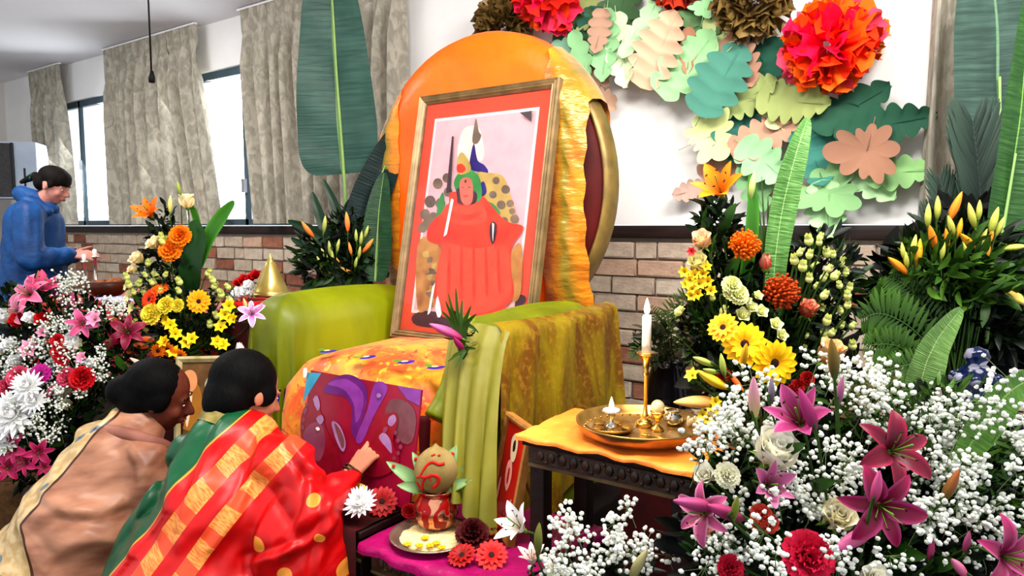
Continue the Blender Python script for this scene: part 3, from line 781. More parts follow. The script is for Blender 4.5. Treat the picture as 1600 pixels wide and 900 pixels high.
fm = [mat('feet_'+n, a, b, 25., .3, spec=.35) for n, a, b in (('teal', '#3a9cba', '#4fb0c4'), ('purple', '#7c3088', '#662474'), ('lilac', '#9a4ea8', '#843e92'), ('crimson', '#8c1030', '#a01838'), ('rose', '#a05470', '#8c4460'), ('pale', '#b494b8', '#a07ca8'), ('dusky', '#8a5c62', '#74464e'), ('deep', '#5a0a28', '#48081f'), ('white', '#f8ece8', '#f0e0dc'))]
FI = {n: i for i, n in enumerate(['teal', 'purple', 'lilac', 'crimson', 'rose', 'pale', 'dusky', 'deep', 'white'])}
fp = MB(); fl = [0]
def F_(pts, c, smooth=True, n=4):
    fl[0] += 1; q = outline(pts, n=n) if smooth else pts
    fp.poly([q_at(x, y, .0005+fl[0]*.0002) for x, y in q], FI[c])
F_([(480, 582), (502, 583), (484, 612), (473, 630)], 'teal', False)
F_([(506, 612), (520, 592), (545, 585), (570, 600), (573, 630), (565, 660), (556, 686), (548, 670), (550, 640), (538, 620)], 'purple')
F_([(512, 600), (540, 592), (566, 612), (566, 640), (556, 660), (552, 630), (536, 608)], 'lilac')
F_([(586, 598), (606, 606), (584, 650), (566, 690), (556, 686), (574, 640)], 'lilac')
F_([(620, 602), (658, 610), (656, 634), (636, 624)], 'lilac', False)
F_([(602, 642), (612, 624), (636, 628), (650, 650), (644, 690), (626, 690), (606, 660)], 'dusky')
F_([(470, 680), (472, 645), (488, 622), (500, 640), (510, 672), (525, 700), (532, 740), (510, 744), (480, 720)], 'crimson')
F_([(474, 690), (478, 668), (500, 660), (508, 690), (500, 720), (484, 712)], 'rose')
F_([(489, 624), (496, 618), (500, 634), (496, 642)], 'pale', n=2)
for x, y in ((480, 632), (476, 644), (474, 656), (478, 640), (473, 668)): F_([(x-3, y), (x, y-4), (x+3, y), (x, y+4)], 'rose', n=2)
F_([(494, 654), (502, 648), (506, 656), (500, 664)], 'pale', n=2)
F_([(518, 660), (530, 664), (540, 690), (536, 706), (526, 690)], 'pale')
F_([(522, 662), (532, 672), (538, 690), (534, 700)], 'dusky', n=3)
F_([(580, 690), (590, 668), (602, 648), (618, 645), (622, 660), (614, 690), (624, 720), (606, 740), (580, 745), (560, 730)], 'crimson')
F_([(592, 684), (600, 676), (610, 688), (612, 708), (604, 700)], 'pale')
F_([(606, 662), (608, 652), (616, 648), (619, 657), (612, 666)], 'pale', n=3)
F_([(598, 676), (600, 667), (606, 668), (603, 675)], 'rose', n=2)
for x, y in ((618, 676), (622, 688), (626, 698), (622, 708), (616, 716)): F_([(x-3, y), (x, y-4), (x+3, y), (x, y+4)], 'rose', n=2)
F_([(493, 669), (497, 667), (500, 671), (496, 673)], 'white', n=2)
F_([(588, 617), (592, 614), (596, 618), (591, 622)], 'pale', n=2)
F_([(474, 576), (480, 576), (479, 588), (474, 590)], 'white', n=2)
fp.build('print', fm, fe, smooth=False)
# ================================================================== low tables and offerings
m_dark = mat('dark_carved_wood', '#1e0e0a', '#341a10', 9., .5, bump=.3, bscale=50)
m_carve = mat('carved_gold_relief', '#5a4026', '#2a160e', 30., .45, .2, bump=.5, bscale=60)
def low_table(x0, x1, y0, y1, z, th, label, apron=True):
    t = thing('low_table', ((x0+x1)/2, (y0+y1)/2, 0), label, 'table')
    MB().box((x0, y0, z-.02), (x1, y1, z), bev=.004).build('tabletop', m_dark, t)
    MB().box((x0+.012, y0+.012, z-.02-th), (x1-.012, y0+.03, z-.02)).build('apron', m_carve, t, smooth=False)
    MB().box((x1-.03, y0+.03, z-.02-th), (x1-.012, y1-.012, z-.02)).build('apron', m_carve, t, smooth=False)
    MB().box((x0+.012, y0+.03, z-.02-th), (x0+.03, y1-.012, z-.02)).build('apron', m_carve, t, smooth=False)
    # raised carving on the front apron
    b = MB(); n = int((x1-x0)/.035)
    for i in range(n):
        x = x0+.03+(x1-x0-.06)*(i+.5)/n
        b.ell((x, y0+.012, z-.02-th/2), (.012, .0025, th*.30), 4, 6)
        b.ell((x+.017, y0+.012, z-.02-th/2+(.012 if i % 2 else -.012)), (.006, .004, .006), 4, 6)
    b.build('carving', m_carve, t, kind='stuff')
    MB().box((x0+.012, y0+.009, z-.026-th), (x1-.012, y0+.014, z-.018-th)).build('apron_edge', mat('worn_edge', '#8a7458', '#5a4632', 12, .5), t, smooth=False)
    for lx in (x0+.014, x1-.054):
        for ly in (y0+.014, y1-.054):
            MB().box((lx, ly, 0), (lx+.04, ly+.04, z-.02), bev=.004).build('leg', m_dark, t)
    return t
TZ = .85
low_table(-.925, -.50, 1.36, 1.64, TZ, .045, 'small dark carved wooden table carrying the brass tray and tall candle')
low_table(-1.30, -.84, 1.20, 1.34+.30, .545, .05, 'low carved dark table under the magenta cloth in front of the throne')
low_table(-1.98, -1.315, 1.20, 1.425, .57, .06, 'low table hidden under the dark red cloth at the foot of the seat')

def thin_cloth(x0, x1, y0, y1, z, drops, m, name, label, cat, amp=.004, corner=(0, 0), seed=3):
    """cloth lying on a table; drops = hang over (left, right, front, back)"""
    r = random.Random(seed); dl, dr, df, db = drops; P = []
    def prm(lo, hi, da, db_, n):
        out = [(lo-.006, -da+da*i/3) for i in range(3)] if da else []
        out += [(lo+(hi-lo)*i/n, 0) for i in range(n+1)]
        out += [(hi+.006, -db_*(i+1)/3) for i in range(3)] if db_ else []
        return out
    for (x, zx) in prm(x0, x1, dl, dr, 20):
        row = []
        for (y, zy) in prm(y0, y1, df, db, 14):
            h = noise.noise(Vector((x*7, y*7, seed)))*amp+noise.noise(Vector((x*25, y*25, seed)))*amp*.4
            zz = z+.004+abs(h)*1.4+max(-.4, zx+zy)
            wob = .006*math.sin(x*60) if zy < 0 else 0
            wob2 = .006*math.sin(y*55) if zx < 0 else 0
            row.append((x+wob2, y+wob, zz+(.02*math.sin(x*11+seed)*(-zy)/.1 if zy < 0 else 0)))
        P.append(row)
    return MB().grid([list(reversed(rw)) for rw in reversed(P)]).build(name, m, label=label, cat=cat)
m_oc = satin('orange_gold_cloth', '#ffae58', '#f48c3a', 6., .38, bumps=.4)
thin_cloth(-.935, -.495, 1.352, 1.63, TZ, (.0, .02, .012, 0), m_oc, 'table_cloth', 'shiny orange cloth spread under the round brass tray', 'cloth', .010)
m_mag = satin('magenta_cloth', '#c4147c', '#96105e', 7., .42, bumps=.4)
thin_cloth(-1.31, -.835, 1.192, 1.63, .545, (.0, .03, .028, 0), m_mag, 'table_cloth', 'magenta cloth on the low table beneath the coconut pot', 'cloth', .006)
m_rc = mat('dark_red_patterned_cloth', '#5c0a10', '#34070c', 12., .8, bump=.2, bscale=60)
thin_cloth(-1.985, -1.322, 1.192, 1.42, .57, (.25, .0, .44, 0), m_rc, 'table_cloth', 'dark red cloth falling to the floor below the feet picture', 'cloth', .008)
# patterned edge near the floor: folded patterned rug under the low tables
def rug_mat():
    s = N('dark_paisley_rug'); c = s.coord(); v = s.n('ShaderNodeTexVoronoi'); v.inputs['Scale'].default_value = 38.; s.l(c, v.inputs['Vector'])
    f = s.mapr(v.outputs['Distance'], .28, .34); n = s.mapr(s.noise(c, 14.), .45, .55)
    col = s.mix(s.math('MULTIPLY', s.math('SUBTRACT', 1., f), n), '#241010', '#8e7460')
    return s.fin(col, .85)
MB().box((-1.9, .45, 0), (-.5, 1.9, .012), bev=.004).build('rug', rug_mat(), label='dark patterned rug under the low tables', cat='rug')
# step with the patterned cover seen in front of the dark red cloth
MB().box((-1.56, .98, .012), (-1.02, 1.185, .44), bev=.012).build('step_stool', rug_mat(), label='low stool with dark paisley cover right of the kneeling woman in red', cat='stool')

m_brass = mat('polished_brass', '#d9b468', '#b9924a', 10., .22, .95)
m_brass2 = mat('old_brass', '#c4a468', '#a0824a', 14., .28, .85, bump=.1, bscale=60)
m_silver = mat('polished_silver', '#d8d4cc', '#b8b4ac', 10., .2, .95)
# ---- tray and what stands on it
tc = onZ(1000, 668, TZ+.03); tx, ty = tc.x, tc.y; tz = TZ+.014
tray = thing('brass_tray', (tx, ty, tz), 'large round brass tray with raised rim on the orange cloth', 'tray')
MB().lathe([(0, 0), (.120, 0), (.140, .012), (.146, .028), (.150, .030), (.150, .026), (.143, .008), (.122, -.004), (0, -.004)], 56, (tx, ty, tz+.005)).build('dish', m_brass2, tray)
b = MB()
for i in range(40):
    a = 2*math.pi*i/40; b.ell((tx+.131*math.cos(a), ty+.131*math.sin(a), tz+.0125), (.004, .004, .003), 3, 5)
b.build('beaded_ring', m_brass2, tray, kind='stuff')
zt0 = tz+.006
def onT(px, py, z=0): q = onZ(px, py, zt0+z); return q
# small dish with oil lamp (left)
p = onT(955, 672); dsh = thing('oil_lamp_dish', p, 'small brass dish at the left of the tray holding a lit lamp on a stem', 'lamp')
MB().lathe([(0, .0), (.044, 0), (.055, .008), (.058, .012), (.056, .013), (.044, .004), (0, .004)], 32, p).build('saucer', m_brass2, dsh)
for k in range(5):
    a = k*1.256+.4; MB().lathe([(0, 0), (.010, 0), (.015, .008), (.013, .008), (.009, .003), (0, .003)], 12, (p.x+.036*math.cos(a), p.y+.036*math.sin(a), p.z+.004)).build('wick_cup', m_brass, dsh)
MB().lathe([(0, 0), (.017, 0), (.013, .008), (.005, .016), (.005, .030), (.012, .038), (.024, .042), (.025, .045), (.010, .042), (0, .041)], 20, (p.x, p.y, p.z+.004)).build('stem', m_silver, dsh)
FLM = N('flame'); FLM.b.inputs['Emission Color'].default_value = (1, .78, .42, 1); FLM.b.inputs['Emission Strength'].default_value = 14.; FLM = FLM.fin('#fff0c0', .5)
def flame(c, s, parent):
    MB().lathe([(.0002, 0), (.004*s, .003*s), (.0055*s, .009*s), (.004*s, .017*s), (.0015*s, .025*s), (.0002, .029*s)], 12, c).build('flame', FLM, parent)
    l = bpy.data.lights.new('flame_light', 'POINT'); l.energy = .9*s; l.color = (1, .72, .4); l.shadow_soft_size = .012
    o = bpy.data.objects.new('flame_light', l); o.location = Vector(c)+Vector((0, 0, .03*s))-wloc(parent); o.parent = parent; COL.objects.link(o)
m_wax = mat('white_wax', '#fffdf6', '#fffaf0', 5., .45)
m_wick = mat('black_rubber', '#191613')
flame((p.x, p.y, p.z+.048), 1.1, dsh)
MB().lathe([(0, 0), (.019, 0), (.019, .007), (0, .007)], 20, (p.x, p.y, p.z+.0465-.003)).build('oil', m_wax, dsh)
# candlestick
p = onT(1008, 664); cs = thing('candlestick', p, 'slim tall brass candlestick with a lit white candle behind the tray centre', 'candlestick')
zc = at(1006, 552, (p-Vector((0, 0, EYE))).dot(FV)).z - p.z
MB().lathe([(0, 0), (.026, 0), (.027, .004), (.017, .012), (.009, .017), (.012, .022), (.006, .028), (.0048, .05), (.0052, zc-.055), (.009, zc-.048), (.006, zc-.043), (.008, zc-.030), (.010, zc-.012), (.016, zc-.006), (.024, zc), (.023, zc+.003), (.009, zc), (0, zc)], 28, p).build('stand', m_brass, cs)
zt_ = at(1006, 492, (p-Vector((0, 0, EYE))).dot(FV)).z-p.z
MB().lathe([(0, zc-.004), (.0112, zc-.004), (.0108, zt_-.004), (.008, zt_), (0, zt_-.002)], 18, p).build('candle', m_wax, cs)
MB().tube([p+Vector((0, 0, zt_-.002)), p+Vector((.001, 0, zt_+.005))], .0008, 5).build('wick', m_wick, cs)
flame(p+Vector((0, 0, zt_+.001)), 1.35, cs)
# egg cup like holder with a round pearl ball
p = onT(1027, 672); t = thing('goblet', p, 'small brass goblet with a round pearly ball on it, beside the candlestick', 'goblet')
MB().lathe([(0, 0), (.016, 0), (.014, .005), (.005, .012), (.004, .022), (.010, .030), (.017, .040), (.018, .046), (.014, .042), (0, .034)], 20, p).build('cup', m_brass, t)
MB().ell(p+Vector((0, 0, .055)), (.0165, .0165, .018), 10, 14).build('ball', mat('pearl', '#e8d8b0', '#cdb88a', 6, .25, .3), t)
for px, py, nm, lab, pr_ in ((1052, 664, 'small_pot', 'small polished silver pot at the right of the tray', [(0, 0), (.014, 0), (.023, .012), (.022, .024), (.013, .030), (.017, .035), (.013, .034), (0, .03)]),
                             (1072, 654, 'small_pot', 'little silver bowl at the far right rim of the tray', [(0, 0), (.010, 0), (.018, .010), (.019, .018), (.017, .018), (.008, .005), (0, .004)]),
                             (1035, 650, 'small_pot', 'low silver cup near the back of the tray', [(0, 0), (.012, 0), (.017, .012), (.016, .022), (.014, .022), (.010, .005), (0, .004)])):
    q = onT(px, py); t = thing(nm, q, lab, 'pot'); MB().lathe(pr_, 24, q).build('body', m_silver, t)
    MB().lathe([(pr_[-3][0], pr_[-3][1]), (pr_[-3][0]+.003, pr_[-3][1]+.001), (pr_[-3][0], pr_[-3][1]+.002)], 24, q).build('rim', m_brass, t)
q = onT(1040, 690); t = thing('incense_spoon', q, 'thin brass spoon lying on the front of the tray', 'spoon')
MB().tube([q+Vector((-.05, .01, .004)), q+Vector((0, 0, .006)), q+Vector((.045, -.01, .010))], [.0018, .0022, .0018], 6).build('handle', m_brass, t)
MB().ell(q+Vector((-.056, .011, .004)), (.010, .007, .003), 5, 10).build('bowl', m_brass, t)
for k, (px, py, lab) in enumerate(((1082, 668, 'dried silver blossom at the right end inside the tray'),)):
    q = onT(px, py); b = MB()
    for i in range(10):
        a = i*.63; b.ell(q+Vector((.010*math.cos(a), .010*math.sin(a), .010+.004*(i % 3))), (.006, .006, .010), 4, 6)
    b.build('blossom', mat('pearl', '#e8d8b0'), label=lab, cat='blossom')

# ---- kalash: plate, pot, mango leaves, coconut
kz = .556; kp = onZ(676, 842, kz); kd = (kp-Vector((0, 0, EYE))).dot(FV); U = kd/FPX
pl = thing('offering_plate', kp, 'round metal plate of rice grains and yellow petals under the painted pot', 'plate')
MB().lathe([(0, 0), (.080, 0), (.104, .010), (.110, .013), (.110, .016), (.100, .013), (.080, .005), (0, .004)], 48, kp).build('dish', mat('pewter_plate', '#c8b8a4', '#9c8a78', 8., .25, .8), pl)
b = MB(); P = []
for k in range(7):
    r_ = .084*k/6; P.append([(kp.x+r_*math.cos(a*.2618), kp.y+r_*math.sin(a*.2618), kp.z+.013-.006*(k/6)**2+.002*math.sin(a*3+k)) for a in range(24)])
b.grid(list(reversed(P)), closed_v=True)
b.build('rice', mat('rice', '#f0e2b8', '#d9c48c', 120., .7, bump=.6, bscale=300), pl, kind='stuff')
for px, py in ((637, 850), (664, 840), (672, 852), (682, 848), (690, 855), (655, 852)):
    q = onZ(px, py, kz+.018); b = MB()
    for i in range(5): a = i*1.256; b.ell(q+Vector((.006*math.cos(a), .006*math.sin(a), 0)), (.006, .005, .003), 3, 6)
    b.build('yellow_petal', mat('yellow_petal', '#f2cf1e', '#e0b416', 30, .6), pl)
pot = thing('kalash_pot', kp+Vector((0, 0, .014)), 'round copper pot wrapped with red painted swirls, standing in the plate', 'pot')
c0 = onZ(682, 830, kz); 
def pot_mat():
    s = N('painted_copper'); c = s.coord()
    wv = s.n('ShaderNodeTexWave'); wv.inputs['Scale'].default_value = 9.; wv.inputs['Distortion'].default_value = 6.; wv.inputs['Detail'].default_value = 1.; wv.inputs['Detail Scale'].default_value = 2.5
    s.l(c, wv.inputs['Vector']); f = s.mapr(wv.outputs[0], .5, .6)
    s.l(s.math('SUBTRACT', 1., f), s.b.inputs['Metallic'])
    col = s.mix(f, '#e0a888', '#9c1410'); m = s.fin(col, .25); s.l(s.math('SUBTRACT', 1., f), s.b.inputs['Metallic']); return m
pz = kp.z+.014; PC = Vector((c0.x, c0.y, pz))
MB().lathe([(0, 0), (.034, 0), (.050, .014), (.059, .038), (.057, .062), (.045, .082), (.040, .090), (.050, .100), (.048, .103), (.036, .094), (0, .09)], 40, PC).build('body', pot_mat(), pot)
co = thing('coconut', PC+Vector((0, 0, .095)), 'brown coconut with a red painted sign, resting in the mouth of the pot', 'coconut')
b = MB(); cc = PC+Vector((0, 0, .150)); P = []
for i in range(15):
    th = math.pi*i/14*.999+.0005
    P.append([cc+Vector((math.sin(th)*.054*(1-.06*math.cos(2*th)), 0, 0)).length*Vector((math.cos(2*math.pi*k/26), math.sin(2*math.pi*k/26), 0))*(1+.02*math.sin(3*2*math.pi*k/26))+Vector((0, 0, .062*math.cos(th)+(.010 if i == 0 else 0))) for k in range(26)])
b.grid(P, closed_v=True).build('shell', mat('coconut_husk', '#b09c6c', '#8a7648', 14., .8, bump=.5, bscale=90, aniso=(1, 1, .3)), co)
# red painted strokes on the side facing the viewer
m_redp = mat('red_paint', '#d8281c', '#c01e16', 20., .5)
def on_cc(px, py):
    r, fz = ray(px, py); o_ = Vector((0, 0, EYE)); d = r.normalized(); S_ = Vector((1/.0555, 1/.0555, 1/.0625))
    oo = Vector([(o_-cc)[k]*S_[k] for k in range(3)]); dd = Vector([d[k]*S_[k] for k in range(3)])
    A = dd.dot(dd); B = 2*oo.dot(dd); C_ = oo.dot(oo)-1; disc = max(0, B*B-4*A*C_); t = (-B-math.sqrt(disc))/(2*A); return o_+d*t
b = MB()
for st, wd in (([(694, 724), (686, 726), (676, 722), (668, 726), (662, 735), (657, 744), (652, 746)], 5), ([(657, 744), (666, 746), (676, 742), (685, 746), (684, 755), (676, 762)], 6), ([(665, 746), (661, 755), (660, 765)], 5), ([(672, 744), (673, 752)], 3), ([(652, 752), (656, 760), (662, 766)], 6), ([(674, 712), (680, 710)], 3), ([(684, 712), (688, 711)], 3)):
    pts = [on_cc(x, y) for x, y in [(q.x, q.y) for q in catmull([(x, y, 0) for x, y in st], 4)]]
    b.tube(pts, wd*U*.5, 6)
b.build('painted_sign', m_redp, co)
# mango leaves round the mouth
def petal_grid(L, W, e0, e1, cup=.25, a=.6, pw=.8, r0=0., nu=6, nv=5, ruff=0., fold=0., tw=0., wmin=.02, seed=0):
    """a petal or leaf: starts at radius r0, runs outward (+X) rising at e0 and ending at e1"""
    P = []; x, z = r0, 0.; 
    for i in range(nu):
        u = i/(nu-1); e = e0+(e1-e0)*u
        if i: x += L/(nu-1)*math.cos(e); z += L/(nu-1)*math.sin(e)
        wd = W/2*max(wmin, math.sin(math.pi*(.04+.955*u)**a))**pw
        nx, nz_ = -math.sin(e), math.cos(e); row = []
        for j in range(nv):
            v = j/(nv-1)*2-1
            h = cup*v*v*wd+fold*abs(v)*wd+ruff*wd*math.sin(v*6+u*9+seed)*u
            ww = v*wd
            row.append((x+nx*h, ww*math.cos(tw*u), z+nz_*h+ww*math.sin(tw*u)))
        P.append(row)
    return P
_PM = {}
def pmesh(key, mat_, **k):
    kk = (key, mat_.name, tuple(sorted(k.items())))
    if kk not in _PM: _PM[kk] = MB().grid(petal_grid(**k)).mesh(key, mat_)
    return _PM[kk]
m_mango = petal_mat('#6f9050', '#9ab488', '#7c9a5c', .4)
ml = thing('mango_leaves', PC+Vector((0, 0, .1)), 'fan of green mango leaves tucked between the pot and the coconut', 'leaves')
for (px, py, w_) in ((605, 722, .036), (622, 758, .030), (645, 708, .034), (712, 698, .050), (758, 718, .036), (752, 738, .026), (690, 768, .046), (735, 750, .03)):
    tip = at(px, py, (PC-Vector((0, 0, EYE))).dot(FV)-(.03 if py > 740 else -.02)); base = PC+Vector((0, 0, .100))+((tip-PC).normalized()*.035)
    base.z = PC.z+.100
    v_ = tip-base; L = v_.length; yaw_ = math.atan2(v_.y, v_.x); el = math.asin(max(-1, min(1, v_.z/L)))
    me = MB().grid(petal_grid(L=L*1.04, W=w_, e0=.3, e1=-.3, cup=.1, a=.8, pw=.7, fold=.25, nu=8)).mesh('leaf', m_mango)
    ax_ = v_.normalized(); nz2 = (-FV+UP*.5); nz2 = (nz2-ax_*nz2.dot(ax_)).normalized(); ay_ = nz2.cross(ax_)
    put(me, 'leaf', ml, Matrix.Translation(base)@Matrix((ax_, ay_, nz2)).transposed().to_4x4())
    if py < 735:
        q = base+v_*.84+nz2*L*.06; MB().ell(q, (.005, .005, .003), 4, 8, R=Matrix((ax_, ay_, nz2)).transposed()).build('red_dot', m_redp, ml)
# ---- leaning red framed picture, seen nearly edge on
pa, pb, pc_, pd = at(799, 640, 1.86), at(832, 676, 1.70), at(797, 812, 1.69), at(763, 790, 1.85)
pd.z = pc_.z = .553; pd = Vector((pd.x, pd.y, .553)); pc_ = Vector((pc_.x, pc_.y, .553))
ex = (pc_-pd).normalized(); ey = ((pa+pb)/2-(pc_+pd)/2); ey = (ey-ex*ey.dot(ex)); Hh = ey.length; ey.normalize(); Wd = ((pc_-pd).length+(pb-pa).length)/2
en = ex.cross(ey); en = -en if en.dot(RV) > 0 else en
def lp(a, b, h=0): return pd+ex*a+ey*b+en*h
lf = thing('leaning_picture', (pc_+pd)/2, 'narrow red picture in a thin wooden frame leaning beside the coconut pot', 'picture')
frame_ring(0, Wd, 0, Hh, .014, [(0, -.012), (0, .008), (.5, .011), (1, .008), (1, -.012)], lp).build('frame', mat('honey_frame', '#b98a50', '#8e6232', 20., .4), lf, smooth=False)
MB().prism([lp(.01, .01, 0), lp(Wd-.01, .01, 0), lp(Wd-.01, Hh-.01, 0), lp(.01, Hh-.01, 0)], -en*.006).build('picture', mat('print_deep_red', '#a81410', '#c0201a', 10., .3, spec=.3), lf, smooth=False)
lm = MB()
def ll(pts, mi, k): lm.poly([lp(a*Wd, b*Hh, .001+k*.0004) for a, b in outline(pts, n=4)], mi)
ll([(.35, .80), (.5, .88), (.62, .80), (.6, .66), (.45, .64)], 0, 1); ll([(.45, .79), (.52, .82), (.55, .74), (.47, .72)], 1, 2)
ll([(.38, .62), (.52, .63), (.60, .5), (.52, .38), (.40, .42), (.34, .52)], 2, 1); ll([(.44, .56), (.50, .56), (.50, .44), (.44, .46)], 3, 2)
ll([(.16, .40), (.24, .44), (.22, .25), (.14, .22)], 2, 3); ll([(.7, .3), (.78, .34), (.74, .06), (.66, .05)], 2, 4)
lm.build('print', [mat('lp_cream', '#d9c2a4', '#c8ac8a'), mat('lp_dark', '#2a1410', '#3a201a'), mat('lp_pink', '#e0a094', '#d08878'), mat('lp_red', '#b42218', '#9a1a12')], lf, smooth=False)
MB().tube([lp(Wd*.7, Hh*.62, -.012), Vector((pc_.x+.075, pc_.y+.06, .556))], .004, 5).build('easel_leg', mat('honey_frame', '#b98a50'), lf)

# ---- small gold framed picture behind the women
g0 = at(338, 625, 2.52)
Gx = (RV*.96+FV*.10).normalized(); Gy = Vector((FV.x*.14, FV.y*.14, .99)).normalized(); Gn = Gx.cross(Gy); Gn = -Gn if Gn.dot(FV) > 0 else Gn
gs = 2.52/FPX; gw, gh = 128*gs, 140*gs
G0 = at(276, 557, 2.52); G0 = G0-Gy*gh
gfr = thing('small_framed_picture', G0+Gx*gw/2, 'small picture in a pale gold frame standing between the two kneeling women', 'picture')
def gp(a, b, h=0): return G0+Gx*a+Gy*b+Gn*h
frame_ring(0, gw, 0, gh, .022, [(0, -.012), (0, .008), (.4, .014), (1, .006), (1, -.012)], gp).build('frame', mat('pale_gold_frame', '#d9cfa6', '#b8a978', 20., .4, .3), gfr, smooth=False)
MB().prism([gp(.015, .015), gp(gw-.015, .015), gp(gw-.015, gh-.015), gp(.015, gh-.015)], -Gn*.006).build('picture', mat('brown_print', '#6a4a2c', '#8a6a44', 22., .5), gfr, smooth=False)
gm = MB()
def gl_(pts, mi, k): gm.poly([onP(x, y, G0+Gn*(.001+k*.0004), Gn) for x, y in outline(pts, n=4)], mi)
gl_([(284, 640), (290, 606), (300, 596), (312, 606), (318, 640), (316, 670), (286, 670)], 1, 1)
gl_([(284, 596), (288, 582), (298, 578), (306, 584), (308, 600), (300, 612), (290, 610)], 0, 2)
gl_([(290, 612), (300, 614), (298, 640), (292, 668), (288, 640)], 2, 3)
gl_([(320, 600), (326, 590), (334, 594), (330, 620), (322, 618)], 3, 2)
gm.build('print', [mat('gp_peach', '#f0b088', '#e8a070'), mat('gp_gold', '#c08a3c', '#a87430'), mat('gp_pale', '#f6dcc0', '#f0d0ac'), mat('gp_grey', '#c8c4b4', '#b0aa98')], gfr, smooth=False)
MB().box((g0.x-.22, g0.y-.06, 0), (g0.x+.22, g0.y+.22, G0.z-.012), bev=.01).build('pedestal', m_rc, label='dark red covered block under the small gold framed picture', cat='pedestal')

# ---- brass bell-shaped vessel, long table with red cloth and things on it
bp = at(424, 462, 2.95); 
bt = thing('brass_cone', (bp.x, bp.y, bp.z-.0), 'tall cone-shaped brass vessel with a pointed top behind the left chair arm', 'vessel')
s_ = 2.95/FPX
MB().lathe([(0, 0), (30*s_, 0), (30*s_, 5*s_), (26*s_, 9*s_), (20*s_, 22*s_), (13*s_, 40*s_), (7*s_, 52*s_), (4*s_, 56*s_), (4.5*s_, 58*s_), (1.5*s_, 64*s_), (0, 67*s_)], 36, bp).build('cone', mat('gold_vessel', '#d8c884', '#b8a258', 8., .25, .6), bt)
MB().lathe([(30*s_, 0), (33*s_, 2*s_), (30*s_, 5*s_)], 36, bp).build('foot_ring', m_brass2, bt)
zz = bp.z
MB().box((bp.x-.16, bp.y-.12, 0), (bp.x+.12, bp.y+.16, zz-.002), bev=.01).build('pedestal', m_rc, label='narrow covered stand below the brass cone vessel', cat='pedestal')
m_redc = satin('red_table_cloth', '#b8321e', '#8e1c14', 5., .6)
q1, q2 = onZ(135, 470, .98), onZ(400, 478, .98)
tbx0, tbx1 = -4.35, -2.86; tby0, tby1 = 1.62, 2.22
tl_ = thing('long_table', ((tbx0+tbx1)/2, (tby0+tby1)/2, 0), 'long serving table behind the flowers on the left', 'table')
MB().box((tbx0, tby0, .93), (tbx1, tby1, .96)).build('tabletop', m_dark, tl_, smooth=False)
for lx in (tbx0+.05, tbx1-.09):
    for ly in (tby0+.05, tby1-.09): MB().box((lx, ly, 0), (lx+.04, ly+.04, .93)).build('leg', m_dark, tl_, smooth=False)
thin_cloth(tbx0-.01, tbx1+.01, tby0-.01, tby1, .962, (.35, .35, .6, 0), m_redc, 'table_cloth', 'red cloth covering the long table in front of the man in blue', 'cloth', .006)
def on_tab(px, d): q = at(px, 455, d); return Vector((q.x, q.y, .972))
# candlestick pair the man is tending
for (px, d, h, lab) in ((134, 3.95, .17, 'left of two thin silver candlesticks by the hands of the man in blue'), (151, 3.9, .20, 'taller, right-hand one of two thin silver candlesticks before the man in blue')):
    q = on_tab(px, d); t = thing('silver_candlestick', q, lab, 'candlestick')
    MB().lathe([(0, 0), (.04, 0), (.03, .012), (.01, .02), (.008, h), (.02, h+.01), (.018, h+.014), (0, h+.01)], 16, q).build('stand', m_silver, t)
    MB().lathe([(0, h+.01), (.010, h+.01), (.010, h+.05), (0, h+.055)], 10, q).build('candle', m_wax, t)
q = on_tab(168, 3.75); t = thing('round_bowl', q, 'brown wooden bowl on the long red-covered table', 'bowl')
MB().lathe([(0, 0), (.05, 0), (.10, .04), (.115, .09), (.105, .09), (.09, .045), (.04, .012), (0, .012)], 28, q).build('body', mat('brown_bowl', '#6a3c1c', '#4a2612', 10, .4), t)
b = MB()
for i in range(14): b.ell(q+Vector((ru(-.06, .06), ru(-.06, .06), .07+ru(0, .02))), (.022, .022, .02), 5, 7)
b.build('nuts', mat('nut_brown', '#a8682c', '#7a4418', 20, .6), t, kind='stuff')
q = on_tab(180, 3.45); b = MB(); P = []
for i in range(10): P.append([(q.x-.14+.28*i/9, q.y-.06+.14*j/6, q.z+.006+.022*abs(math.sin(i*1.3+j*1.1))) for j in range(7)])
b.grid(P).build('crumpled_wrap', mat('pale_blue_wrap', '#c4bcd8', '#9c94b8', 14, .3), label='crumpled pale blue plastic wrap on the long table', cat='wrapping')
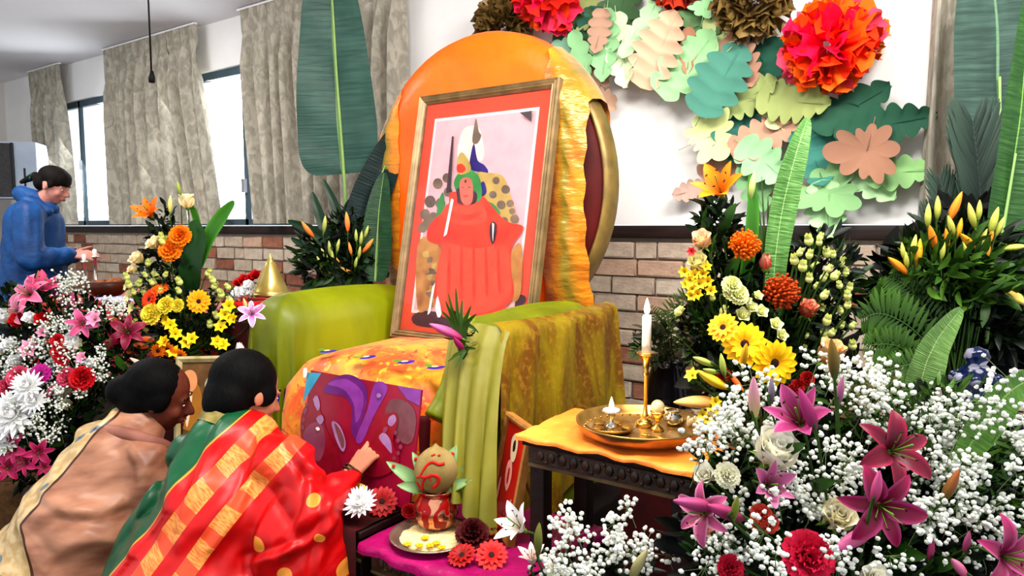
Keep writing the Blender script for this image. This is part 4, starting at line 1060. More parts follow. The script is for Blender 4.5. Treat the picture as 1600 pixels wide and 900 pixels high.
# ================================================================== flowers
_PR = {}
def G(**k): return petal_grid(**k)
m_stem = mat('stem_green', '#4c6a2c', '#38541f', 20., .6)
m_sepal = mat('sepal_green', '#7c9a3c', '#587828', 20., .6)
def proto(kind, c):
    """c = tuple of colours; returns (body mesh, [(sub name, mesh, local matrix)])"""
    key = (kind, c)
    if key in _PR: return _PR[key]
    r = random.Random(len(_PR)+3); RZ = lambda a: Matrix.Rotation(a, 4, 'Z'); subs = []; b = MB(); mats = None
    if kind == 'gerbera':       # 0.09 m across
        pm = petal_mat(c[0], c[1], None, .5)
        me = MB().grid(G(L=.036, W=.0155, e0=.35, e1=-.1, cup=.14, a=1.5, pw=.5, r0=.008, nu=6, nv=4)).mesh('petal', pm)
        me2 = MB().grid(G(L=.026, W=.011, e0=.6, e1=.05, cup=.2, a=1.4, pw=.5, r0=.006, nu=5, nv=3)).mesh('petal', pm)
        for k in range(17): subs.append(('petal', me, RZ(k*2*math.pi/17+r.uniform(-.06, .06))@Matrix.Translation((0, 0, r.uniform(-.001, .001)))))
        for k in range(11): subs.append(('petal', me2, Matrix.Translation((0, 0, .003))@RZ(k*2*math.pi/11+.2+r.uniform(-.08, .08))))
        b.lathe([(0, -.004), (.009, -.004), (.0105, .001), (.008, .0045), (.004, .0055), (0, .005)], 14)
        b.lathe([(.0085, .002), (.011, .006), (.0125, .003)], 14, mi=1)
        b.lathe([(0, -.012), (.004, -.012), (.009, -.004)], 10, mi=2)
        mats = [mat('gerbera_eye', '#2a160e', '#4a2a14', 90, .8), pm, m_sepal]
    elif kind == 'gerbera_far':
        pm = petal_mat(c[0], c[1], None, .5)
        for k in range(15):
            R = RZ(k*2*math.pi/15+r.uniform(-.06, .06)); b.grid([[R@Vector(p) for p in rw] for rw in G(L=.037, W=.017, e0=.35, e1=-.1, cup=.14, a=1.5, pw=.5, r0=.006, nu=4, nv=3)])
        b.lathe([(0, -.004), (.0105, -.003), (.0105, .003), (.005, .006), (0, .006)], 10, mi=1)
        mats = [pm, mat('gerbera_eye', '#2a160e')]
    elif kind == 'rose':        # 0.06 across
        pm = petal_mat(c[0], c[1], c[2] if len(c) > 2 else None, .5)
        for k in range(5):
            me = MB().grid(G(L=.044, W=.046, e0=1.3, e1=.85+.06*k, cup=.45, a=.85, pw=.45, r0=.004, nu=6, nv=6, ruff=.06, seed=k)).mesh('petal', pm)
            subs.append(('petal', me, RZ(k*1.2566)))
        for k in range(5):
            R = RZ(k*1.2566+.6); b.grid([[R@Vector(p) for p in rw] for rw in G(L=.042, W=.036, e0=1.45, e1=1.2, cup=.55, a=.85, pw=.45, r0=.003, nu=5, nv=5)])
        for k in range(4):
            R = RZ(k*1.57+.2); b.grid([[R@Vector(p) for p in rw] for rw in G(L=.040, W=.024, e0=1.5, e1=1.45, cup=.8, a=.85, pw=.5, r0=.002, nu=5, nv=4)])
        P = [[(.0025*(1+t*.28)*math.cos(t), .0025*(1+t*.28)*math.sin(t), z) for t in [q*.5 for q in range(20)]] for z in (.01, .036-.0)]; b.grid(P)
        for k in range(5):
            R = RZ(k*1.2566+.3); b.grid([[R@Vector(p) for p in rw] for rw in G(L=.022, W=.007, e0=.6, e1=-.4, cup=.1, r0=.004, nu=4, nv=3)], mi=1)
        b.ell((0, 0, .0), (.007, .007, .009), 4, 8, mi=1); mats = [pm, m_sepal]
    elif kind == 'rose_far':
        pm = petal_mat(c[0], c[1], c[2] if len(c) > 2 else None, .5)
        for n, e0, e1, W, L in ((5, 1.2, .6, .046, .042), (5, 1.4, 1.1, .036, .040), (3, 1.5, 1.45, .026, .038)):
            for k in range(n):
                R = RZ(k*2*math.pi/n+n*e0); b.grid([[R@Vector(p) for p in rw] for rw in G(L=L, W=W, e0=e0, e1=e1, cup=.45, a=.85, pw=.45, r0=.003, nu=4, nv=4)])
        b.ell((0, 0, .0), (.007, .007, .009), 4, 6, mi=1); mats = [pm, m_sepal]
    elif kind == 'carnation':   # ruffled ball
        pm = petal_mat(c[0], c[1], None, .65)
        for n, e0, e1, L in ((9, .5, .2, .030), (9, .9, .6, .030), (8, 1.2, 1., .029), (5, 1.45, 1.35, .028)):
            for k in range(n):
                R = RZ(k*2*math.pi/n+L*77+r.uniform(-.1, .1)); b.grid([[R@Vector(p) for p in rw] for rw in G(L=L, W=.026, e0=e0, e1=e1, cup=.15, a=1., pw=.3, r0=.002, nu=4, nv=7, ruff=.32, wmin=.15, seed=k)])
        b.lathe([(0, -.02), (.006, -.018), (.008, -.004), (.004, 0)], 8, mi=1); mats = [pm, m_sepal]
    elif kind == 'mum':         # chrysanthemum, incurved pom
        pm = petal_mat(c[0], c[1], None, .6)
        for n, e0, e1, L in ((16, -.1, .2, .040), (16, .3, .5, .038), (14, .7, .9, .034), (10, 1.05, 1.3, .030), (6, 1.4, 1.6, .026)):
            for k in range(n):
                R = RZ(k*2*math.pi/n+L*99+r.uniform(-.08, .08)); b.grid([[R@Vector(p) for p in rw] for rw in G(L=L, W=.010, e0=e0, e1=e1+.3, cup=.5, a=.8, pw=.5, r0=.003, nu=4, nv=3)])
        b.lathe([(0, -.010), (.008, -.008), (.010, 0)], 8, mi=1); mats = [pm, m_sepal]
    elif kind == 'pincushion':
        n = 110
        for k in range(n):
            u = (k+.5)/n; th = math.acos(1-1.55*u); ph = k*2.39996
            d = Vector((math.sin(th)*math.cos(ph), math.sin(th)*math.sin(ph), math.cos(th)))
            Ln = .026*r.uniform(.9, 1.1); e = d*Ln+Vector((0, 0, .006))+Vector((r.uniform(-.003, .003), r.uniform(-.003, .003), .002))
            b.tube([d*.008, d*Ln*.7, e], [.0022, .0024, .0012], 4); b.ell(e, (.0028, .0028, .0028), 3, 5)
        b.ell((0, 0, 0), (.016, .016, .015), 6, 10); mats = [mat('pin_'+c[0], c[0], c[1], 60., .6)]
    elif kind == 'lily':        # 0.13 across, six reflexed petals
        pm = petal_mat(c[0], c[1], c[2] if len(c) > 2 else None, .45)
        e1 = -.55 if len(c) < 4 else c[3]
        for k in range(6):
            me = MB().grid(G(L=.078*(1 if k % 2 else .96), W=.036 if k % 2 else .027, e0=1.15, e1=e1, cup=.22, a=.9, pw=.75, r0=.004, nu=8, nv=5, ruff=.07, seed=k)).mesh('petal', pm)
            subs.append(('petal', me, RZ(k*math.pi/3)@Matrix.Translation((0, 0, .001*(k % 2)))))
        for k in range(6):
            a = k*1.047+.5; p1 = Vector((.014*math.cos(a), .014*math.sin(a), .035)); p2 = Vector((.024*math.cos(a), .024*math.sin(a), .055))
            b.tube([(0, 0, .004), p1, p2], .0007, 4, mi=1); b.ell(p2, (.0018, .0045, .0018), 3, 6, mi=0, R=Matrix.Rotation(a, 3, 'Z'))
        b.tube([(0, 0, 0), (0, 0, .03), (.002, 0, .062)], [.0018, .0013, .002], 5, mi=1)
        b.lathe([(0, -.012), (.005, -.010), (.006, 0), (0, .004)], 8, mi=1); mats = [mat('anther', '#5a2010', '#38140a', 40., .8), m_sepal]
    elif kind == 'lily_side':   # trumpet, half open, petals forward
        return _PR.setdefault(key, proto('lily', (c[0], c[1], c[2] if len(c) > 2 else c[1], .55)))
    elif kind == 'bud':         # long lily bud, 0.08
        m_ = petal_mat(c[0], c[1], None, .5); P = []
        for i in range(11):
            u = i/10; rr = .0105*max(.02, math.sin(math.pi*(.06+.92*u)**.85))**.75
            P.append([(rr*(1+.09*math.cos(3*2*math.pi*k/12))*math.cos(2*math.pi*k/12)+.006*u*u, rr*(1+.09*math.cos(3*2*math.pi*k/12))*math.sin(2*math.pi*k/12), .08*u) for k in range(12)])
        b.grid([list(reversed(rw)) for rw in P], closed_v=True); b.tube([(0, 0, -.02), (0, 0, .003)], .003, 5, mi=1); mats = [m_, m_sepal]
    elif kind == 'tulip':       # closed rose bud / tulip shape 0.05
        pm = petal_mat(c[0], c[1], c[2] if len(c) > 2 else None, .5)
        for k in range(5):
            me = MB().grid(G(L=.052, W=.038, e0=1.05, e1=1.75, cup=.5, a=.8, pw=.6, r0=.006, nu=6, nv=5)).mesh('petal', pm)
            subs.append(('petal', me, RZ(k*1.2566+.1*k)))
        b.lathe([(0, -.01), (.006, -.008), (.012, .002), (.010, .006)], 10, mi=1); b.ell((0, 0, .022), (.011, .011, .024), 6, 8, mi=0); mats = [pm, m_sepal]
    elif kind == 'small':       # freesia or alstroemeria, 0.035
        pm = petal_mat(c[0], c[1], None, .5)
        for k in range(6):
            R = RZ(k*1.047); b.grid([[R@Vector(p) for p in rw] for rw in G(L=.024, W=.015, e0=1.2, e1=.1, cup=.3, a=.9, pw=.6, r0=.001, nu=4, nv=3)])
        b.lathe([(0, -.014), (.003, -.012), (.004, 0), (0, .01)], 6, mi=1); mats = [pm, m_sepal]
    elif kind == 'button':      # round spray bud 0.02
        b.ell((0, 0, 0), (.0105, .0105, .0115), 6, 8)
        for k in range(5):
            R = RZ(k*1.2566); b.grid([[R@Vector(p) for p in rw] for rw in G(L=.018, W=.014, e0=1.1, e1=1.7, cup=.4, a=.8, pw=.6, r0=.006, nu=4, nv=3)])
        b.tube([(0, 0, -.028), (0, 0, -.008)], .0013, 4, mi=1); mats = [mat('button_'+c[0], c[0], c[1], 60., .55), m_sepal]
    elif kind == 'leaf':        # broad leaf 0.10
        b.grid(G(L=.10, W=.042, e0=.4, e1=-.3, cup=.12, a=.8, pw=.65, fold=.22, nu=8, nv=5)); mats = [petal_mat(c[0], c[1], None, .35)]
    me = b.mesh(kind, mats); _PR[key] = (me, subs); return _PR[key]

NICE = {'gerbera_far': 'gerbera', 'rose_far': 'rose', 'mum': 'chrysanthemum', 'lily_side': 'lily', 'bud': 'lily_bud', 'tulip': 'rosebud', 'small': 'freesia', 'button': 'spray_bud', 'leaf': 'leaf', 'pincushion': 'pincushion_flower'}
def flower(par, kind, c, px, py, d, wpx, face=(0, .5, .8), roll=None, label=None, stem_to=None):
    """wpx = width in photograph pixels"""
    nat = {'gerbera': .09, 'gerbera_far': .088, 'rose': .058, 'rose_far': .058, 'carnation': .055, 'mum': .08, 'pincushion': .056, 'lily': .125, 'lily_side': .10, 'bud': .08, 'tulip': .05, 'small': .042, 'button': .024, 'leaf': .10}[kind]
    s = wpx*d/FPX/nat; p = at(px, py, d); me, subs = proto(kind, c)
    dr = vd(*face); M = frame(p, dr, roll if roll is not None else ru(0, 6.28), s)
    if kind in ('rose', 'rose_far', 'tulip', 'button'): M = M@Matrix.Translation((0, 0, -.02))
    if kind == 'bud': M = M@Matrix.Translation((0, 0, -.04))
    if kind == 'leaf': M = frame(p, dr, 0, s)@Matrix.Rotation(-math.pi/2, 4, 'Y')@Matrix.Rotation(roll or 0, 4, 'X')@Matrix.Translation((-.05, 0, 0))
    nm = NICE.get(kind, kind); o = put(me, nm, par, M, label=label)
    for sn, sm, lm_ in subs:
        q = bpy.data.objects.new(sn, sm); COL.objects.link(q); q.parent = o; q.matrix_local = lm_
    if stem_to is not None: par_stems.setdefault(par.name, []).append((p-dr*.012*s, p-dr*.06*s, stem_to))
    return o
par_stems = {}
def stems(par, m=None, r=.0022):
    b = MB()
    for a, q, c in par_stems.get(par.name, []):
        c2 = Vector(c)+Vector((ru(-.02, .02), ru(-.02, .02), 0))
        b.tube(catmull([a, q, (q+c2)/2+Vector((0, 0, -.03)), c2], 3), r, 4, caps=False)
    if b.v: b.build('stems', m or m_stem, par, kind='stuff')
LEAF_T = None
def leaf_tmpl(L=.05, W=.018):
    P = petal_grid(L=L, W=W, e0=.3, e1=-.25, cup=.1, a=.8, pw=.7, fold=.2, nu=5, nv=3); b = MB().grid(P); return b.v, b.f
def foliage(par, blobs, n, m, size=(.6, 1.4), seed=1, L=.05, W=.018, name='foliage', face_out=True):
    """blobs = [(px, py, d, rx px, ry px, depth m, weight)]"""
    r = random.Random(seed); Ms = []; tot = sum(q[6] for q in blobs)
    for px, py, d, rx, ry, dz, wt in blobs:
        for _ in range(int(n*wt/tot)):
            while 1:
                a, b_, c = r.uniform(-1, 1), r.uniform(-1, 1), r.uniform(-1, 1)
                if a*a+b_*b_+c*c <= 1: break
            p = at(px+a*rx, py+b_*ry, d+c*dz+.02)
            dr = vd(a*.8+r.uniform(-.7, .7), -b_*.6+r.uniform(-.4, .9), -c*.5+r.uniform(-.3, .8))
            Ms.append(frame(p, dr, 0, r.uniform(*size))@Matrix.Rotation(-math.pi/2, 4, 'Y')@Matrix.Rotation(r.uniform(0, 6.28), 4, 'X'))
    ms = m if isinstance(m, list) else [m]
    return scatter(name, leaf_tmpl(L, W), Ms, ms, par, mi=[r.randrange(len(ms)) for _ in Ms], kind='stuff')
def ico_blossom():
    v, f = icos(); return v, f
def babys(par, blobs, seed=1, rad=(.0026, .0042), name='babys_breath', per=34, petals=True):
    """sprays of baby's breath: branching stems that end in little double blossoms"""
    r = random.Random(seed); Ms = []; st = MB()
    v0, f0 = icos()
    for px, py, d, rx, ry, dz, ns in blobs:
        for _ in range(ns):
            a, b_ = r.uniform(-1, 1), r.uniform(-1, 1)
            if a*a+b_*b_ > 1: a, b_ = a*.6, b_*.6
            c = at(px+a*rx, py+b_*ry, d+r.uniform(-dz, dz)); R = r.uniform(.022, .045)
            root = c+vd(r.uniform(-.5, .5), -1, r.uniform(-.8, 0))*R*1.8
            st.tube([root, (root+c)/2+Vector((r.uniform(-.004, .004), 0, 0)), c], .0007, 3, caps=False)
            for k in range(per):
                q = Vector((r.gauss(0, 1), r.gauss(0, 1), r.gauss(0, 1))).normalized()*R*r.uniform(.35, 1.)
                e = c+q
                if k % 3 == 0: st.tube([c+q*.05, e], .0004, 3, caps=False)
                s = r.uniform(*rad)
                Ms.append(Matrix.Translation(e)@Matrix.Rotation(r.uniform(0, 6), 4, 'X')@Matrix.Rotation(r.uniform(0, 6), 4, 'Z')@Matrix.Diagonal((s, s, s*.8, 1)))
                if petals and r.random() < .5: Ms.append(Matrix.Translation(e+q.normalized()*s*.5+Vector((r.uniform(-1, 1), r.uniform(-1, 1), r.uniform(-1, 1)))*s*.5)@Matrix.Scale(s*.75, 4))
    o = scatter(name, (v0, f0), Ms, mat('white_blossom', '#f4f4ee', '#dcdfd2', 200., .7), par, kind='stuff')
    st.build('babys_breath_stems', mat('pale_stem', '#8a9a70', '#6f8058', 20., .7), par, kind='stuff')
    print(name, par.name, len(Ms))
def blade(par, name, pts, wpx, m, label=None, fold=.12, nu=18, tw=0., end=.75, top=False):
    """long leaf along pixel points (px, py, depth), wpx width in pixels"""
    C = catmull([at(*p) for p in pts], max(2, nu//(len(pts)-1))); n = len(C); P = []; dm = sum(p[2] for p in pts)/len(pts); Wm = wpx*dm/FPX/2
    for i, c in enumerate(C):
        u = i/(n-1); t = (C[min(i+1, n-1)]-C[max(i-1, 0)]).normalized()
        side = t.cross(-FV); 
        side = side.normalized() if side.length > .05 else RV
        nrm = side.cross(t).normalized(); ang = tw*u
        s2 = side*math.cos(ang)+nrm*math.sin(ang); n2 = nrm*math.cos(ang)-side*math.sin(ang)
        wd = Wm*max(.03, math.sin(math.pi*min(1, (.05+.93*u)**end)))**.62
        P.append([c+s2*v*wd+n2*(abs(v)*fold*wd+.03*wd*math.sin(u*23+v*3)) for v in (-1, -.75, -.5, -.25, -.06, .06, .25, .5, .75, 1)])
    return MB().grid(P).build(name, m, par, label=label)
def banana_mat(a, b, rib):
    key = ('ban', a)
    if key in _M: return _M[key]
    s = N('banana_leaf'); uv = s.n('ShaderNodeUVMap').outputs[0]; x = s.n('ShaderNodeSeparateXYZ'); s.l(uv, x.inputs[0])
    c = s.mix(s.mapr(s.noise(s.scale(uv, 60, 1.2, 1), 1.5, 3.), .35, .65), a, b)
    c = s.mix(s.mapr(s.noise(s.scale(uv, 3, 2, 1), 1.5, 2.), .4, .7), c, a)
    e = s.mapr(s.math('ABSOLUTE', s.math('SUBTRACT', x.outputs[1], .5)), .018, .035, 1, 0)
    c = s.mix(e, c, rib); s.bump(s.noise(s.scale(uv, 70, 1.2, 1), 1.5, 2.), .4, .01)
    _M[key] = s.fin(c, .45); return _M[key]
def midrib(par, pts, m, r0=.008, r1=.003):
    C = catmull([at(*p) for p in pts], 6); n = len(C)
    MB().tube(C, [r0+(r1-r0)*i/(n-1) for i in range(n)], 8).build('midrib', m, par)
def frond(par, pts, wpx, n, m, name='fern_frond', label=None, droop=.3, lw=.16, sweep=.5, split_flat=True):
    """fern or palm frond: leaflets along a rachis"""
    C = catmull([at(*p) for p in pts], 10); dm = sum(p[2] for p in pts)/len(pts); L0 = wpx*dm/FPX/2; b = MB()
    b.tube(C, [.0022*(1-.7*i/(len(C)-1)) for i in range(len(C))], 5)
    for k in range(n):
        u = (k+.5)/n; i = u*(len(C)-1); a = int(i); c = C[a].lerp(C[min(a+1, len(C)-1)], i-a)
        t = (C[min(a+1, len(C)-1)]-C[max(a-1, 0)]).normalized(); side = t.cross(-FV)
        side = side.normalized() if side.length > .05 else RV
        nrm = side.cross(t).normalized()
        Ln = L0*math.sin(math.pi*(.12+.84*u))**.7
        for sg in (-1, 1):
            d = (side*sg*(1-sweep*.4)+t*sweep+nrm*ru(-.12, .12)).normalized(); wv = d.cross(nrm).normalized()
            P = []
            for q in range(5):
                w_ = Ln*lw*math.sin(math.pi*(.1+.85*q/4))*.5; e = c+d*Ln*q/4-Vector((0, 0, 1))*droop*Ln*(q/4)**2
                P.append([e-wv*w_, e+nrm*w_*.3, e+wv*w_])
            b.grid(P)
    return b.build(name, m, par, label=label)

m_fol = [petal_mat('#2f4a1c', '#4a6a28', None, .45), petal_mat('#22381a', '#36521f', None, .45)]
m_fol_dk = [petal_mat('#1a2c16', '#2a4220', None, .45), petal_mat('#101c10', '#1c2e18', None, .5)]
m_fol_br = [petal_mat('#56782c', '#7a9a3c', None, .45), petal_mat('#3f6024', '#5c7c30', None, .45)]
def vase(par, px, py, d, r, h, m, name='vase'):
    p = at(px, py, d); MB().lathe([(0, -h), (r*.6, -h), (r*.95, -h*.7), (r, -h*.4), (r*.7, -h*.1), (r*.85, 0), (r*.75, 0), (r*.6, -h*.12), (0, -h*.5)], 28, p).build(name, m, par); return p

# ---- A: tall orange and yellow arrangement left of the chair
d = 2.72
bA = at(285, 566, d)
A = thing('flower_arrangement', bA, 'tall orange and yellow flower arrangement standing left of the draped chair', 'flowers', 'large flower arrangements')
bs = bA+Vector((0, 0, .03))
vase(A, 285, 566, d, .075, .14, mat('dark_glazed_vase', '#241a16', '#3a2a20', 8., .3))
MB().box((bA.x-.22, bA.y-.14, 0), (bA.x+.22, bA.y+.20, bA.z-.142), bev=.01).build('pedestal', m_rc, label='dark red covered stand under the tall orange and yellow arrangement', cat='pedestal')
OR_ = ('#ff7a10', '#ff9a1c'); YL = ('#f6b400', '#ffd21c'); CR = ('#f4dca0', '#fff0cc'); WH = ('#f2efdc', '#ffffff'); RD = ('#b80c14', '#d81c1c')
ls = 'orange trumpet lily with dark anthers'
flower(A, 'lily', ('#ff6f08', '#ff961c', '#ff8410', .45), 237, 338, d, 52, (-.1, .62, .75), label=ls, stem_to=bs)
flower(A, 'rose', CR, 292, 314, d, 30, (0, 1, .15), stem_to=bs, label='cream white rose')
flower(A, 'bud', ('#c8c060', '#f0e29c'), 265, 318, d, 26, (0, 1, 0), stem_to=bs)
flower(A, 'bud', ('#6c8a2c', '#b8c060'), 279, 294, d, 22, (-.2, 1, 0), stem_to=bs)
for px, py, w_ in ((283, 370, 32), (268, 392, 34), (276, 384, 22)): flower(A, 'carnation', ('#f07a08', '#ff9c20'), px, py, d-.03, w_, (.1, .3, .9), stem_to=bs, label='orange marigold')
for px, py, w_ in ((240, 380, 26), (214, 403, 26), (207, 420, 18)): flower(A, 'rose_far', CR, px, py, d-.04, w_, (-.4, .6, .6), stem_to=bs, label='cream rose')
flower(A, 'gerbera', ('#f6a008', '#ffbe14'), 311, 471, d-.10, 40, (.05, .1, 1), stem_to=bs, label='golden gerbera')
flower(A, 'gerbera', ('#d83404', '#f05a0c'), 234, 468, d-.08, 36, (-.4, .3, .8), stem_to=bs, label='red orange gerbera')
flower(A, 'gerbera', ('#e84a06', '#ff7a10'), 250, 452, d-.06, 30, (0, .8, .5), stem_to=bs, label='red orange gerbera')
for px, py, w_ in ((240, 492, 32), (262, 478, 26), (280, 478, 20)): flower(A, 'carnation', ('#f0d418', '#fff060'), px, py, d-.10, w_, (-.2, .3, .9), stem_to=bs, label='yellow carnation')
for px, py, w_ in ((205, 464, 24), (210, 482, 24), (200, 448, 16)): flower(A, 'small', ('#d6d088', '#f2ecb0'), px, py, d-.05, w_, (-.6, .3, .7), stem_to=bs)
for px, py in ((266, 508), (274, 522), (262, 500), (292, 535), (300, 530), (272, 550), (258, 535), (345, 512), (352, 492), (348, 540), (340, 535), (366, 500), (358, 478)): flower(A, 'small', ('#f0bc10', '#ffe020'), px, py, d-.10, 22, (ru(-.6, .6), ru(-.2, .6), .8), stem_to=bs, label='yellow freesia')
for px, py in ((262, 545), (282, 556), (247, 548)): flower(A, 'gerbera_far', ('#e05a10', '#f8961c'), px, py, d-.11, 26, (-.1, -.2, 1), stem_to=bs)
rA = random.Random(21)
for px, py in [(196, 425), (200, 437), (224, 424), (237, 423), (244, 432), (232, 436), (256, 406), (262, 424), (206, 450), (222, 452), (218, 436), (250, 448), (262, 460), (274, 448), (276, 432), (280, 462), (232, 404), (252, 362), (262, 368), (248, 372), (330, 430), (338, 440), (345, 452), (350, 442), (342, 462), (336, 450), (355, 462), (331, 420), (212, 498), (222, 510), (326, 500), (334, 486)]:
    flower(A, 'button', ('#c4cc6c', '#e2e49c'), px+rA.uniform(-2, 2), py, d-rA.uniform(.02, .1), rA.uniform(9, 13), (rA.uniform(-.6, .6), .7, .4), stem_to=bs)
m_blade = petal_mat('#2f5a20', '#4f8a2c', '#5c9a38', .35)
blade(A, 'large_leaf', [(300, 455, d), (298, 410, d-.02), (308, 370, d-.02), (300, 345, d)], 38, petal_mat('#1c3c18', '#2c5a24', None, .3), fold=.2)
blade(A, 'large_leaf', [(312, 420, d), (326, 372, d), (345, 340, d), (366, 314, d-.02)], 22, m_blade, fold=.15, end=1.1)
blade(A, 'large_leaf', [(290, 400, d+.05), (310, 370, d+.05), (303, 330, d+.03), (293, 318, d+.02)], 12, m_blade)
foliage(A, [(262, 425, d+.02, 46, 70, .09, 3), (275, 500, d, 75, 55, .10, 5), (255, 370, d+.03, 22, 55, .05, 1.2), (335, 500, d, 32, 55, .06, 1.5), (285, 540, d, 85, 30, .10, 2)], 1500, m_fol_dk+m_fol, (.5, 1.1), 2, L=.045)
stems(A)

# ---- B: pink and white mass at far left
d = 2.60; bB = at(60, 770, 2.88)
B = thing('flower_arrangement', Vector((bB.x, bB.y, bB.z)), 'dense pink, red and white flower mass at the left edge behind the brown shawl', 'flowers', 'large flower arrangements')
bs = at(80, 700, d+.05)
PK = ('#a82258', '#e070a0', '#e890b4'); MG = ('#a01050', '#c82a70', '#d85a90'); DM = ('#681030', '#982048')
MB().lathe([(0, 0), (.16, 0), (.18, .1), (.21, .42), (.20, .42), (.17, .12), (0, .1)], 28, (bB.x, bB.y, bB.z-.30)).build('basket', mat('wicker_brown', '#7a5a34', '#5a3e20', 30., .8, bump=.8, bscale=60), B)
MB().box((bB.x-.28, bB.y-.2, 0), (bB.x+.24, bB.y+.24, bB.z-.302), bev=.01).build('pedestal', m_rc, label='dark stand under the pink and white flowers at the left', cat='pedestal')
flower(B, 'lily', ('#c83a70', '#f08ab0', '#f8b0c8'), 50, 462, d-.05, 62, (-.2, .5, .8), label='large pink lily', stem_to=bs)
flower(B, 'lily', ('#d05a88', '#f0a0bc', '#f8c0d0'), 32, 486, d-.10, 50, (-.5, .2, .8), label='pink lily', stem_to=bs)
flower(B, 'lily_side', ('#b02860', '#e0608c'), 66, 456, d-.02, 44, (.4, .7, .4), label='pink lily, half open', stem_to=bs)
flower(B, 'bud', ('#7c2a50', '#a83c6a'), 87, 450, d, 34, (.15, 1, .1), stem_to=bs); flower(B, 'bud', ('#a07a30', '#c09048'), 60, 436, d, 28, (.1, 1, 0), stem_to=bs)
flower(B, 'bud', ('#8a3c5c', '#b85880'), 111, 478, d, 50, (.15, 1, .1), stem_to=bs); flower(B, 'bud', ('#6f7c38', '#9a5a60'), 101, 480, d, 44, (-.1, 1, .1), stem_to=bs)
for px, py, w_ in ((28, 502, 27), (68, 500, 27)): flower(B, 'rose', ('#a00810', '#d01420'), px, py, d-.12, w_, (.1, .4, .9), label='red rose', stem_to=bs)
for px, py, w_, kk in ((48, 497, 24, WH), (5, 495, 30, WH), (113, 537, 38, WH), (24, 566, 26, WH), (2, 545, 24, WH), (14, 540, 26, WH), (145, 570, 22, WH), (100, 612, 24, ('#e8e4c0', '#f8f6e0')), (104, 632, 22, ('#e8e4c0', '#f8f6e0'))): flower(B, 'rose', kk, px, py, d-.12, w_, (ru(-.4, .4), .5, .8), label='white rose', stem_to=bs)
flower(B, 'lily', PK, 128, 506, d-.12, 44, (.5, .2, .8), label='pink lily', stem_to=bs)
flower(B, 'lily', DM+('#c04070',), 200, 520, d-.06, 52, (.3, .4, .8), label='dark pink lily', stem_to=bs)
flower(B, 'lily_side', DM, 188, 535, d-.08, 34, (-.6, .2, .6), label='dark pink lily, half open', stem_to=bs)
for px, py, w_ in ((90, 532, 20), (94, 550, 24), (98, 562, 20)): flower(B, 'carnation', ('#b00c1c', '#e03040'), px, py, d-.14, w_, (.2, .3, .9), label='red carnation', stem_to=bs)
flower(B, 'carnation', ('#a80c14', '#d82030'), 130, 592, d-.16, 36, (.2, .3, .9), label='red carnation', stem_to=bs)
flower(B, 'gerbera', ('#a0107c', '#c82a9a'), 64, 584, d-.16, 36, (.1, .3, .9), label='magenta gerbera', stem_to=bs)
for px, py, w_ in ((32, 590, 34), (12, 605, 26), (108, 590, 30)): flower(B, 'carnation', ('#c02850', '#f07090'), px, py, d-.15, w_, (ru(-.3, .3), .3, .9), label='pink carnation', stem_to=bs)
for px, py, w_ in ((22, 650, 84), (45, 604, 52), (10, 690, 50), (55, 628, 44)): flower(B, 'mum', ('#f4f4f0', '#ffffff'), px, py, d-.2, w_, (.1, .5, .8), label='big white chrysanthemum', stem_to=bs)
flower(B, 'bud', ('#b04868', '#c86888'), 78, 612, d-.18, 34, (.5, 1, .2), stem_to=bs)
for px, py, w_ in ((28, 700, 54), (62, 706, 40), (44, 722, 42), (14, 730, 40), (70, 730, 26)): flower(B, 'lily', MG, px, py, d-.2, w_, (ru(-.4, .5), .2, .9), label='magenta lily', stem_to=bs)
for px, py, w_ in ((48, 546, 32), (130, 560, 22), (68, 520, 20), (150, 500, 28)): flower(B, 'small', ('#e070a0', '#f8b4cc'), px, py, d-.13, w_, (ru(-.4, .4), .4, .8), stem_to=bs)
flower(B, 'bud', ('#e8b0a0', '#f0d0c0'), 218, 567, d-.22, 32, (-.7, .7, .3), label='pale pink lily bud', stem_to=bs)
for px, py, w_ in ((158, 520, 36), (190, 565, 34), (170, 545, 30), (205, 590, 30)): flower(B, 'leaf', ('#2c5020', '#48742c'), px, py, d-.1, w_, (ru(-.8, .8), .6, .5), stem_to=bs)
for px, py, w_ in ((205, 548, 26), (220, 540, 24), (198, 575, 24), (182, 500, 22), (230, 530, 22)): flower(B, 'leaf', ('#a84c20', '#d8783c'), px, py, d-.05, w_, (ru(-.8, .8), .3, .8), stem_to=bs)
babys(B, [(112, 452, d-.02, 22, 26, .03, 9), (90, 495, d-.06, 40, 20, .04, 7), (166, 482, d-.02, 30, 14, .03, 9), (70, 560, d-.12, 60, 34, .05, 16), (150, 570, d-.12, 20, 26, .03, 7), (95, 600, d-.15, 40, 30, .05, 10), (10, 560, d-.12, 26, 36, .05, 8), (60, 650, d-.2, 44, 40, .05, 12), (90, 520, d-.1, 60, 20, .05, 10), (30, 530, d-.1, 40, 18, .05, 6)], 3, (.0035, .0055), per=22)
foliage(B, [(60, 560, d, 110, 100, .12, 4), (160, 560, d, 70, 70, .1, 3), (80, 690, d-.05, 90, 75, .12, 4), (30, 480, d+.05, 60, 30, .06, 1), (120, 500, d+.04, 50, 40, .06, 1)], 2300, m_fol+m_fol_dk, (.6, 1.3), 5)
stems(B)

